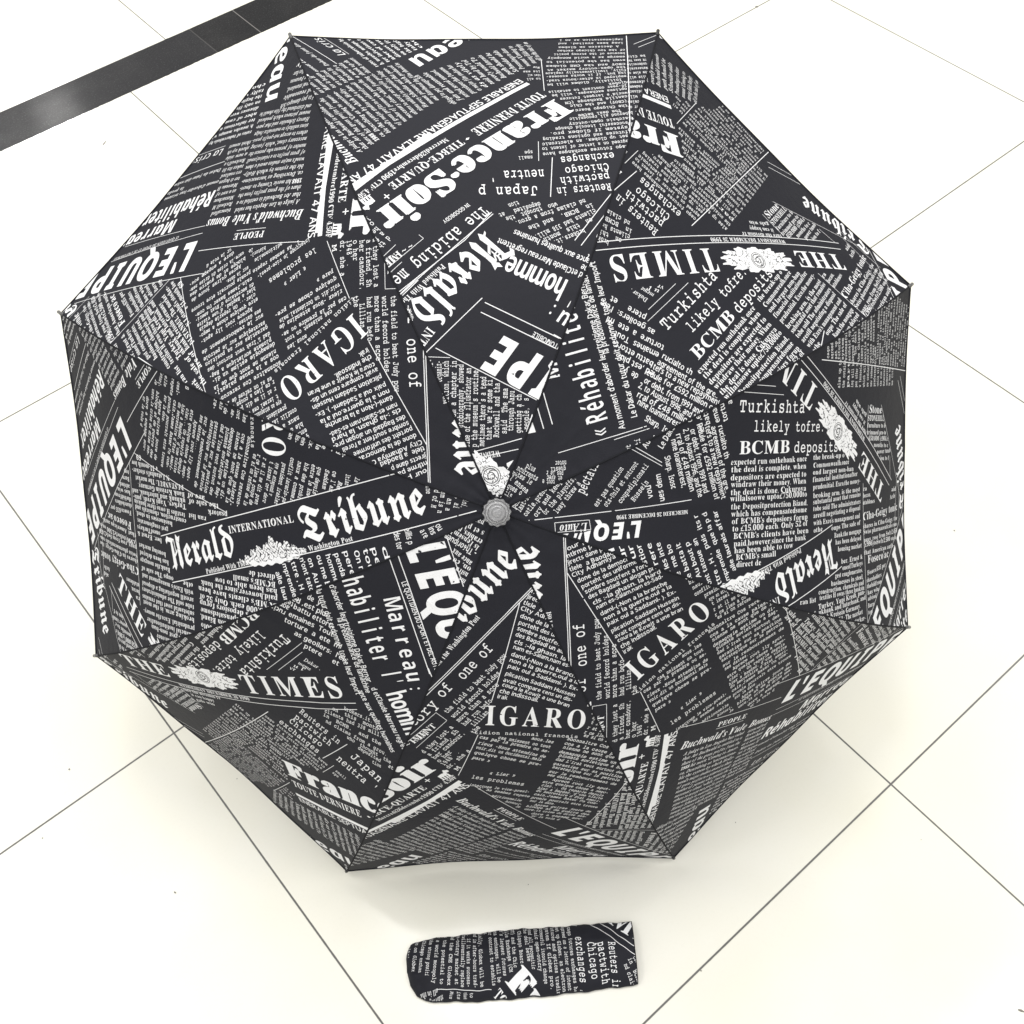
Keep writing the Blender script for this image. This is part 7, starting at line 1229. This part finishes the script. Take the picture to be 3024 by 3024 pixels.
L|72,203,103.6,232.5,0.45
L|103.6,232.5,100,236,0.45
T|h|IN GOODBODY|142.2,268.5,119.8,250.2,3.6
T|s|~ ~ ~ 1M|92.4,228.1,67.8,210.2,7
T|F|France·Soir|227,401.7,60.6,255.9,25.2
L|43.6,284.9,205.3,430.5,4.6
T|h|ENERABLE SEPTUAGENAIRE ILAVAIT 47 ANS|196.2,438.8,34.3,289.2,7.2
L|113.2,353.2,43.3,280,4.6
T|s|TOUTE DERNIERE|213.5,415,148.3,356.8,10.9
T|s|•|144.1,349.4,140.8,345.9,8
T|s|TIEBCE-QUARTE|138.1,344.7,74.6,288.7,8.2
T|H|+|72.7,280.7,68.5,276.8,9
T|s|Mercredi26decembre1990|126,346.7,68.6,297.1,5.2
T|s|CTD' 4,50F|67.6,294.6,45.9,273.7,5.2
C|animal|58.6,268.6,16.1,13,-141.1
T|t|Reuters in|266.1,286,218.7,283.3,9.5
T|t|pactwith|265.9,298.1,222.5,294.8,9.5
T|t|Chicago|266.5,309.5,227.6,306.2,9.5
T|t|exchanges|272.7,322.5,224.7,319.3,9.5
T|t|Japan p|203.3,285.7,151.6,285.4,12
T|t|neutra '|210.2,304.9,162.1,303.9,12
T|t|small|201.5,322,188.5,321.5,4.6
T|t|spe|201.9,328.5,194.4,328,4.6
L|218.5,319.2,213.4,273.7,0.7
L|207.8,340.2,206.3,315.4,0.5
T|m|cago futures exchanges have|286,330.9,210.2,325.3,4.4
T|m|agreed on a letter of intent to|286.8,337.6,210.2,331.8,4.4
T|m|set up Globex, an electronic|287.4,344.4,210.7,337.8,4.4
T|m|futures and options trading|287.9,349.8,211.7,344.6,4.4
T|m|system If Globex pro,|288.6,356.1,218.3,351.3,4.4
T|m|successful itcould change|289.4,362.5,224,358.2,4.4
T|m|archaic open-outcry|290.4,369.1,236.7,364,4.4
T|m|beyond all recognitic|291,375.8,237.9,371.4,4.4
T|m|The deal betwe|285.2,380.7,246,376,4.4
T|m|the Chigago Boarc|292.2,387.9,244.2,383.9,4.4
T|m|(CBOT) and the Chic|292.8,395.1,240.3,391.4,4.4
T|m|cantile Exchange (CM|293.8,402.5,236,396.2,4.4
T|m|world's largest futures|294.5,408.1,232,403,4.4
T|m|options exchanges, will be|295.1,414.9,225.2,409.2,4.4
T|m|20-year contract to establis|295.7,420.8,222.5,415.2,4.4
T|m|Globex|296.4,426.8,279.4,424.6,4.4
T|m|Initially, Globex will be|292.5,431.4,222.5,428.3,4.4
T|m|employed in after-hours trad-|297.5,437.2,222.1,435.6,4.4
T|m|ing but, if it works success-|298.3,443.6,222.7,443.1,4.4
T|m|fully, itwilleventually replace|299,449,222.7,449.7,4.4
T|m|the open-outcry market at|299.2,454.7,224.9,456.3,4.4
T|m|CBOT and the CME Globex|299.8,460.8,224.4,464.5,4.4
T|m|even has the potential to|300.8,468.5,225.7,472.8,4.4
T|m|emerge as a world monopoly|301.4,475.7,227.5,481.3,4.4
T|m|because of the strong positi|302.4,483.1,234.2,489.1,4.4
T|m|of the two Chicago exchan|303.4,490.6,238.3,497.1,4.4
T|m|A decision on Globex|298.5,499.3,240.1,505,4.4
T|m|long been awaited, and|303.9,506.7,240.9,514.1,4.4
T|m|implementation as an i|305,514.9,242.8,522.3,4.4
L|221,475.6,219.1,416.4,0.6
T|m|to all|217.6,440.2,204.2,439.9,4.2
T|m|that wil|218.1,446.7,205.8,447.5,4.2
T|m|its exe|218.4,454.1,202,454.4,4.2
T|m|Mus|218.8,461.4,212.4,463,4.2
T|m|brokers,it.|239,239.7,212,228.5,5
T|m|on  this  month|246.1,250.4,203.7,231,5
T|m|clients had 338 mill.|249.6,259.7,196.5,234.4,5
T|m|in  BCMB,  and the|248.2,265.4,191.7,243.3,5
T|m|nd claims from a grou.|242.3,270.2,180.8,248.5,5
T|m|who  thought  the|218,267.6,173.3,253,5
T|m|deposited   at|203.7,268.6,167.6,257,5
T|m|tion|185.2,270.3,176.2,266.8,5
T|h|ance aux qualltes humaines|242,210.2,181,240.6,5.2
T|h|d etClaude Marreau regrettent|235.4,197.8,167,232.5,5.2
T|h|Au moment d'aborder leurtreizieme Dakar Bernar|350,124,241.7,195.5,5.2
T|h|la predominance de lamachine|298.8,163.1,235.4,205.8,5.2
T|h|Le Dakar du tutur doit redonner  toute leur Import|351.2,138.4,240.7,215,5.2
T|m|af-|107.1,117.5,106.8,125.6,5.4
T|m|Organiz-|113.8,106.6,113.9,124.1,5.4
T|m|sition, which|118.5,89.2,120.1,124.1,5.4
T|m|om a chapter in|123.8,77.6,126.5,124.1,5.4
T|m|utobiography, showed|129.5,68.9,132.1,121.1,5.4
T|m|side of the illustrator an|133.8,52.9,138.2,118.1,5.4
T|m|p the museum's routine|140,52.8,143.9,115.9,5.4
T|m|metimes there's a tend|145.9,53.5,150.2,110.7,5.4
T|m|that we're some ki|152.2,58.5,155.2,108.5,5.4
T|m|Rockwell and tha|158.4,60.6,161.1,105.5,5.4
T|m|said  The sma|164.8,63.5,167.5,101.1,5.4
T|m|through Janu|170.2,65.6,172.9,98.8,5.4
T|m|getting a ch|176.8,64,178.5,95.9,5.4
T|m|people,' s|183.3,66.9,184.2,92.9,5.4
L|102.5,127.4,121.3,126.7,0.45
L|137.3,49.2,177.2,59.7,0.6
L|137,43.4,174,51,0.6
T|S|WEDNESD|158.4,50.2,135.7,47.1,5
G|186.5,79.8,190.9,64.6,180.8,65.4
C|crest|150.2,28.7,62,26,-36
G|163.8,39.5,169.7,42.1,164.3,34.4
T|m|tine|541.6,66.7,532.3,66.8,5
T|m|nd of M|538.6,59.1,521,63.3,5
T|m|tem is n|537.1,53.5,516.1,58.3,5
T|m|s an a|534.1,48,517.9,51.6,5
T|m|d, ai|532.1,41.5,520.1,44.8,5
T|m|loi,|527.6,36,520,38.7,5
T|s|par u|260.5,9.9,272.6,14,5
T|s|s et pl|254.9,16.5,270.4,21,5
T|s|erables, p|250.9,23.2,272.8,26.9,5
T|s|ls l'ensemb|249.9,28.7,277.2,32,5
T|h|- Théoripuen|248.2,33.7,277.6,38.8,5
T|s|ance aux|245.4,42.8,264.4,44.1,5
T|s|on, co|242.9,47.1,259.3,50.1,5
T|s|nstru|241.5,52.4,252.4,54.4,5
T|s|me|239.1,58.2,245.2,59.1,5
T|B|Tribune|446.2,531.5,361.1,502.8,26
L|313,500.3,341.9,521,0.6
L|316.6,492.7,354.9,520.4,0.6
T|m|alse up to|314.5,351.4,288.3,352.4,5
T|m|the outside|314.9,359.6,289.3,360.6,5
T|m|part|315.3,367.9,290.3,368.8,5
T|m|ing will be|315.7,376.2,291.2,377,5
T|m|pen offer of|316.1,384.5,292.2,385.2,5
T|m|w Isosceles|316.5,392.7,293.2,393.4,5
T|m|which will|317,401,294.1,401.6,5
T|m|ow ordinary|317.4,409.3,295.1,409.8,5
T|m|new redeem-|317.8,417.6,296.1,418,5
T|m|preference|318.2,425.8,297,426.2,5
T|m|uniis will|318.6,434.1,298,434.4,5
T|m|the alse of|319,442.4,299,442.6,5
T|m|Watersrein|319.4,450.7,299.9,450.8,5
T|m|underwrite|319.8,458.9,300.9,459,5
T|m|UK Assn Ven|320.2,467.2,301.9,467.2,5
T|m|be City|320.6,475.5,302.8,475.4,5
T|s|ture the divislon fr|360.4,405.9,327.1,362.9,4.4
T|s|it can happy|350.9,403.5,330.2,377.6,4.4
T|s|gals win|344,406,327.3,384.5,4.4
L|286.6,319.4,308.9,521.9,0.8
T|o|La crise|34.1,488.6,1.7,533.8,7.5
L|36.8,489.6,6.1,533.3,0.45
L|26.4,467.5,-20.7,528.8,0.6
T|O|reau|151.6,550.9,90.3,476.5,23
T|s|rates of tuberculosis by|65.8,464.8,27.2,526.7,4.4
T|s|b, measles, mumps, wh|71.1,470.2,33.4,531.5,4.4
T|s|ter infections and|76.4,475.5,39.7,536.4,4.4
T|s|nber of cases is|81.6,480.9,46,541.2,4.4
T|s|diseases were five|86.9,486.3,52.3,546.1,4.4
T|s|on only five were|92.1,491.6,58.5,551,4.4
T|s|the beginning of|97.4,497,64.8,555.8,4.4
T|s|tally was the|102.7,502.4,71.1,560.7,4.4
T|s|choose to|107.9,507.7,77.4,565.5,4.4"""

def build_fabric():
    VV = []; TT = []; LL = []; base = 0
    read_glyphs()
    def add(V, T, lift):
        nonlocal base
        VV.append(V); TT.append(T+base); LL.append(np.full(len(V), lift) if np.isscalar(lift) else lift); base += len(V)
    for n, line in enumerate(FABRIC.strip().split('\n')):
        kind, rest = line[0], line[2:]
        lift = 0.00018+0.00002*(n % 5)
        if kind == 'T':
            st, text, nums = rest.split('|')
            x0, y0, x1, y1, h = map(float, nums.split(','))
            d = np.array([x1-x0, y1-y0]); Ln = np.hypot(*d); d /= Ln; u = np.array([-d[1], d[0]])
            gs = [glyph(st, c) for c in text]
            tot = sum(g[2] for g in gs)-STYLE[st][3]
            sx = Ln/max(tot, 0.05); sy = h/0.69
            if tot < 0.05: continue
            x = 0.0
            for c, (V, T, w) in zip(text, gs):
                if len(V):
                    lf = lift if st != 'F' else lift+np.repeat(np.arange(5)*0.00003, len(V)//5)
                    q = np.array([x0, y0])+np.outer((V[:, 0]+x)*sx, d)+np.outer(V[:, 1]*sy, u)
                    add(q, T, lf)
                x += w
        elif kind == 'L':
            x0, y0, x1, y1, w = map(float, rest.split(','))
            d = np.array([x1-x0, y1-y0]); Ln = np.hypot(*d); d /= Ln; u = np.array([-d[1], d[0]])*w/2
            m = max(2, int(Ln/6)+1); tt = np.linspace(0, Ln, m)
            a = np.array([x0, y0])+np.outer(tt, d)
            V = np.concatenate([a-u, a+u]); i = np.arange(m-1)
            T = np.concatenate([np.stack([i, i+1, i+1+m], 1), np.stack([i, i+1+m, i+m], 1)])
            add(V, T, lift)
        elif kind == 'G':
            V = np.array([float(v) for v in rest.split(',')]).reshape(-1, 2)
            i = np.arange(1, len(V)-1)
            add(V, np.stack([0*i, i, i+1], 1), lift)
        elif kind == 'C':
            nm, nums = rest.split('|'); x, y, w, h, ang = map(float, nums.split(','))
            V, T = emblem(nm, w, h); ca, sa = math.cos(math.radians(ang)), math.sin(math.radians(ang))
            add(np.stack([x+V[:, 0]*ca-V[:, 1]*sa, y+V[:, 0]*sa+V[:, 1]*ca], 1), T, lift)
    return np.concatenate(VV), np.concatenate(TT), np.concatenate(LL)

FV, FT, FLIFT = build_fabric()

def cut_print(P, T, lift, inside, lo, hi, lmax=7.0, ledge=0.9):
    """keep the triangles of the print that fall inside a piece of cloth, refining them along its edges"""
    tri = P[T]; c = tri.mean(1)
    keep = (tri[:, :, 0].max(1) > lo[0]) & (tri[:, :, 0].min(1) < hi[0]) & (tri[:, :, 1].max(1) > lo[1]) & (tri[:, :, 1].min(1) < hi[1])
    tri = tri[keep]; li = lift[T[keep, 0]]
    done = []; dl = []
    for it in range(16):
        ins = inside(tri.reshape(-1, 2)).reshape(-1, 3)
        e = np.linalg.norm(tri[:, [1, 2, 0]]-tri, axis=2)
        emax = e.max(1)
        allin = ins.all(1); some = ins.any(1) | inside(tri.mean(1))
        cross = some & ~allin
        far = ~some & (emax < 3.0)
        ok = (allin & (emax <= lmax)) | (cross & (emax <= ledge))
        fin = ok & inside(tri.mean(1))
        done.append(tri[fin]); dl.append(li[fin])
        rest = ~ok & ~far
        tri = tri[rest]; li = li[rest]
        if len(tri) == 0: break
        e = e[rest]; i = e.argmax(1); r = np.arange(len(tri))
        A, B, Cc = tri[r, i], tri[r, (i+1) % 3], tri[r, (i+2) % 3]
        Mx = (A+B)/2
        tri = np.concatenate([np.stack([A, Mx, Cc], 1), np.stack([Mx, B, Cc], 1)]); li = np.concatenate([li, li])
    return np.concatenate(done), np.concatenate(dl)

# ------------------------------------------------------------------ umbrella: objects
umb = empty('umbrella', tuple(HUB-AX*0.60))
tag(umb, 'open black umbrella printed with white newspaper text, leaning on the floor tiles', 'umbrella')
# how each panel was cut from the printed cloth: turn and shift (mm)
CUT = [(-0.0098, 154.19116, -0.09448), (-0.02593, 315.24749, 1.80742), (-0.01536, 394.24024, -4.48666), (-0.01793, -16.77385, -0.29799), (0.0, 0.0, 0.0), (-0.03598, 258.3652, -3.05442), (0.00773, 516.63541, 8.86984), (0.014, -15.60268, 0.07297)]
PERIOD = 636.0
for k in range(8):
    ns, nt_ = 121, 49
    S, Tt = np.meshgrid(np.linspace(0, 1, ns), np.linspace(0, 1, nt_), indexing='ij')
    V = surf(k, S.ravel(), Tt.ravel())
    i, j = np.meshgrid(np.arange(ns-1), np.arange(nt_-1), indexing='ij')
    a = (i*nt_+j).ravel()
    Q = np.stack([a, a+1, a+nt_+1, a+nt_], 1)
    W = WID[k]; Lk = LEN[k]; Lm = Lk[-1]
    def inside(p):
        w = np.interp(np.interp(p[:, 1], Lk, SS), SS, W)
        return (np.abs(p[:, 0]) < w/2-0.9) & (p[:, 1] > 9) & (p[:, 1] < Lm-0.8)
    parts = []; lifts = []
    for sh in (-2, -1, 0, 1, 2):
        th, tx, ty = CUT[k]
        D = FV-[tx+sh*PERIOD, ty]
        P = np.stack([D[:, 0]*math.cos(th)+D[:, 1]*math.sin(th), -D[:, 0]*math.sin(th)+D[:, 1]*math.cos(th)], 1)
        tr, li = cut_print(P, FT, FLIFT, inside, (-190, 5), (190, Lm))
        if len(tr): parts.append(tr); lifts.append(li)
    tr = np.concatenate(parts); li = np.concatenate(lifts)
    flat = tr.reshape(-1, 2)
    IV = flat_to_surf(k, flat[:, 0], flat[:, 1], np.repeat(li, 3))
    loops = np.concatenate([Q.ravel(), len(V)+np.arange(len(IV))])
    sizes = np.concatenate([np.full(len(Q), 4), np.full(len(tr), 3)])
    mi = np.concatenate([np.zeros(len(Q), int), np.ones(len(tr), int)])
    sm = np.concatenate([np.ones(len(Q), bool), np.zeros(len(tr), bool)])
    mesh_obj('canopy_panel', np.concatenate([V, IV]), loops, sizes, [M_CLOTH, M_INK], umb, mi, sm)
    # hem: the rolled edge of the panel
    tt = np.linspace(0.004, 0.996, 40)
    hv, hf = tube(surf(k, np.full(40, 0.999), tt), [0.0011]*40, 6)
    poly_obj('hem', hv, hf, M_CLOTH, umb)

for k in range(8):
    s = np.linspace(0.02, 0.985, 90)
    ridge = rib_point(k, s)
    hv, hf = tube(ridge+AX*0.0001, [0.0009]*90, 6)
    poly_obj('seam', hv, hf, M_SEAM, umb)
    under = rib_point(k, np.linspace(0.03, 0.99, 40))-AX*0.0045
    hv, hf = tube(under, [0.0019]*40, 8)
    poly_obj('rib', hv, hf, M_STEEL, umb)
    tip = TIPS[k]; d = rib_point(k, 1.0)-rib_point(k, 0.96); d /= np.linalg.norm(d)
    ln = [0.006, 0.006, 0.007, 0.009, 0.004, 0.004, 0.009, 0.01][k]
    pts = [tip-d*0.006, tip-d*0.001, tip+d*ln*0.4, tip+d*ln*0.8, tip+d*ln]
    hv, hf = tube(pts, [0.0019, 0.0021, 0.0016, 0.0019, 0.0010], 10)
    poly_obj('rib_tip', hv, hf, M_TIP if k not in (1, 4, 5) else M_BLACKP, umb)

# ferrule: clear faceted button on a small black collar
e1 = np.cross(AX, [0, 0, 1.0]); e1 /= np.linalg.norm(e1); e2 = np.cross(AX, e1)
def lathe(profile, seg, scallop=0.0, nsc=12, z0=0.0):
    V = []; F = []
    for (r, z, sc) in profile:
        for j in range(seg):
            t = 2*math.pi*j/seg
            rr = r*(1+scallop*sc*math.cos(nsc*t))
            V.append(HUB+AX*(z0+z)+rr*(math.cos(t)*e1+math.sin(t)*e2))
    m = len(profile)
    for i in range(m-1):
        for j in range(seg):
            F.append((i*seg+j, i*seg+(j+1) % seg, (i+1)*seg+(j+1) % seg, (i+1)*seg+j))
    F.append(tuple(range(seg-1, -1, -1))); F.append(tuple((m-1)*seg+j for j in range(seg)))
    return V, F
v_, f_ = lathe([(0.0122, -0.004, 0), (0.0118, 0.0012, 0.5), (0.009, 0.0026, 0.3), (0.004, 0.003, 0)], 48, 0.05, 8)
poly_obj('collar', v_, f_, M_SEAM, umb)
v_, f_ = lathe([(0.0090, 0.003, 0), (0.0112, 0.0045, 1), (0.0115, 0.0085, 1), (0.0106, 0.0104, 1), (0.0097, 0.0092, 0.6), (0.0090, 0.0092, 0.3), (0.0083, 0.0118, 0.3), (0.0075, 0.0118, 0.2), (0.0068, 0.0100, 0), (0.0062, 0.0100, 0), (0.0056, 0.0130, 0), (0.0049, 0.0130, 0), (0.0042, 0.0112, 0), (0.0036, 0.0112, 0), (0.0030, 0.0142, 0), (0.0022, 0.0148, 0), (0.0012, 0.0128, 0), (0.0004, 0.0126, 0)], 96, 0.05, 12)
poly_obj('ferrule', v_, f_, M_CLEAR, umb, smooth=False)
v_, f_ = lathe([(0.0080, 0.0034, 0), (0.0078, 0.0052, 0), (0.0064, 0.0056, 0), (0.0060, 0.0046, 0), (0.0036, 0.0048, 0), (0.0034, 0.0086, 0), (0.001, 0.0092, 0)], 32)
poly_obj('ferrule_core', v_, f_, M_PALE, umb)
v_, f_ = tube([HUB+AX*0.002, HUB-AX*0.30, HUB-AX*0.301, HUB-AX*0.56], [0.0055, 0.0055, 0.0068, 0.0068], 16)
poly_obj('shaft', v_, f_, M_STEEL, umb)
hl = [0.555, 0.565, 0.60, 0.64, 0.655, 0.664]
v_, f_ = tube([HUB-AX*q for q in hl], [0.012, 0.0155, 0.0145, 0.0165, 0.015, 0.009], 24)
poly_obj('handle', v_, f_, M_BLACKP, umb)
v_, f_ = tube([HUB-AX*q for q in (0.165, 0.175, 0.20, 0.205)], [0.013, 0.014, 0.011, 0.008], 20)
poly_obj('runner', v_, f_, M_BLACKP, umb)
for k in range(8):
    q = rib_point(k, 0.42)-AX*0.006
    a = HUB-AX*0.17; d = q-a-AX*((q-a)@AX); d /= np.linalg.norm(d)
    v_, f_ = tube([a+d*0.012, q], [0.0018, 0.0018], 8)
    poly_obj('stretcher', v_, f_, M_STEEL, umb)

# ------------------------------------------------------------------ the sleeve
SO = np.array([0.05485038, 0.20217466]); SX = np.array([0.79577294, -0.6055951]); SY = np.array([0.6055951, 0.79577294])
TOPE = np.array([(-2.2, 10.0), (-0.5, 15), (2.3, 20.0), (7.7, 22.8), (22.5, 25.5), (64.5, 28.4), (114.0, 30.4), (163.5, 31.0), (213.1, 31.6), (240.9, 32.0)])
BOTE = np.array([(-2.2, 7.0), (-2.0, -5.5), (2.0, -21.7), (8.9, -32.0), (17.3, -36.9), (38.8, -38.5), (86.5, -40.2), (134.4, -39.3), (182.5, -36.1), (221.1, -34.1), (240.6, -32.9)])

def sleeve_point(a, v, top=True):
    """a: mm along the sleeve, v: -1..1 across"""
    a = np.asarray(a, float); v = np.asarray(v, float)
    yt = np.interp(a, TOPE[:, 0], TOPE[:, 1]); yb = np.interp(a, BOTE[:, 0], BOTE[:, 1])
    # soft irregular edges
    yt = yt+0.45*np.sin(a*0.21+1)+0.35*np.sin(a*0.07)+0.3*np.sin(a*0.47); yb = yb+0.6*np.sin(a*0.16)+0.4*np.sin(a*0.05+2)+0.3*np.sin(a*0.39+1)
    b = (yt+yb)/2+v*(yt-yb)/2
    fill = np.clip((a+2.2)/26, 0, 1)**0.55
    hgt = 15.5*fill*(1-0.28*np.clip((a-150)/90, 0, 1))
    prof = np.maximum(1-np.abs(v)**2.3, 0)**0.60
    gather = np.exp(-np.maximum(a, 0)/28.0)
    z = hgt*prof
    wr = (1.9*np.sin(b*0.42+a*0.05+0.8*np.sin(a*0.13))+1.6*np.sin(b*0.23-a*0.28+1.3*np.sin(a*0.1))+0.9*np.sin(a*0.5+b*0.1))*gather*prof+1.3*np.exp(-((a-112+b*0.35)/6)**2)*prof*np.clip(b/20+0.5, 0, 1)-1.0*np.exp(-((a-172-b*0.3)/8)**2)*prof+0.5*np.sin(a*0.09+b*0.12+1)*prof+0.45*np.sin(a*0.23-b*0.2)*prof+0.9*np.exp(-((b-6-a*0.03)/3.0)**2)*np.clip((a-20)/40, 0, 1)*prof-0.7*np.exp(-((b+18-a*0.05)/4.0)**2)*np.clip((a-90)/50, 0, 1)*prof+0.9*np.exp(-((a-48-b*0.25)/7)**2)*prof-0.8*np.exp(-((a-66-b*0.2)/9)**2)*prof
    zt = 2.6+z+wr
    zb = 0.6+1.6*(1-prof)
    zz = np.where(top, zt, zb)
    P = SO+np.outer(a/1000, SX)+np.outer(b/1000, SY)
    return np.concatenate([P, (zz/1000)[:, None]], 1)

na, nv = 150, 61
A, Vv = np.meshgrid(np.concatenate([np.linspace(-2.15, 12, 30), np.linspace(12.5, 240.6, na-30)]), np.sin(np.linspace(-1, 1, nv)*math.pi/2), indexing='ij')
top = sleeve_point(A.ravel(), Vv.ravel(), True); bot = sleeve_point(A.ravel(), Vv.ravel(), False)
i, j = np.meshgrid(np.arange(na-1), np.arange(nv-1), indexing='ij'); a0 = (i*nv+j).ravel(); n0 = na*nv
Q = np.concatenate([np.stack([a0, a0+nv, a0+nv+1, a0+1], 1), np.stack([a0, a0+1, a0+nv+1, a0+nv], 1)+n0,
    np.array([(r*nv, n0+r*nv, n0+(r+1)*nv, (r+1)*nv) for r in range(na-1)]), np.array([(r*nv+nv-1, (r+1)*nv+nv-1, n0+(r+1)*nv+nv-1, n0+r*nv+nv-1) for r in range(na-1)]),
    np.array([(r, r+1, n0+r+1, n0+r) for r in range(nv-1)])])
# inside of the open mouth: a shallow dark pocket
mouth_a = np.full(nv, 232.0); vv = np.sin(np.linspace(-0.97, 0.97, nv)*math.pi/2)
pt = sleeve_point(mouth_a, vv, True)-[0, 0, 0.0008]; pb = sleeve_point(mouth_a, vv, False)+[0, 0, 0.0004]
n1 = 2*n0
e_t = np.array([(na-1)*nv+r for r in range(nv)]); e_b = e_t+n0
PQ = np.concatenate([np.array([(e_t[r], n1+r, n1+r+1, e_t[r+1]) for r in range(nv-1)]), np.array([(e_b[r], e_b[r+1], n1+nv+r+1, n1+nv+r) for r in range(nv-1)]), np.array([(n1+r, n1+nv+r, n1+nv+r+1, n1+r+1) for r in range(nv-1)])])
Q = np.concatenate([Q, PQ])
SV = np.concatenate([top, bot, pt, pb])
# the same printed cloth, turned a quarter
w_ = complex(0.03006, 0.94875); t_ = complex(475.788, -252.022)
zf = (FV[:, 0]+1j*FV[:, 1])*w_+t_
SP = np.stack([zf.real, zf.imag], 1)
def s_inside(p):
    yt = np.interp(p[:, 0], TOPE[:, 0], TOPE[:, 1]); yb = np.interp(p[:, 0], BOTE[:, 0], BOTE[:, 1])
    return (p[:, 0] > 0.0) & (p[:, 0] < 239.6) & (p[:, 1] < yt-0.9) & (p[:, 1] > yb+0.9)
tr, li = cut_print(SP, FT, FLIFT, s_inside, (-3, -42), (241, 33), 5.0)
fl = tr.reshape(-1, 2)
yt = np.interp(fl[:, 0], TOPE[:, 0], TOPE[:, 1]); yb = np.interp(fl[:, 0], BOTE[:, 0], BOTE[:, 1])
fv = (fl[:, 1]-(yt+yb)/2)/((yt-yb)/2)
IV = sleeve_point(fl[:, 0], np.clip(fv, -1, 1), True)+np.stack([0*fv, 0*fv, np.repeat(li, 3)+0.00012], 1)
loops = np.concatenate([Q.ravel(), len(SV)+np.arange(len(IV))]); sizes = np.concatenate([np.full(len(Q), 4), np.full(len(tr), 3)])
mi = np.concatenate([np.zeros(len(Q), int), np.ones(len(tr), int)]); sm = np.concatenate([np.ones(len(Q), bool), np.zeros(len(tr), bool)])
slv = mesh_obj('umbrella_sleeve', np.concatenate([SV, IV]), loops, sizes, [M_CLOTH, M_INK], None, mi, sm)
tag(slv, 'flat black cloth sleeve printed with white newspaper text, lying on the tiles', 'umbrella sleeve')
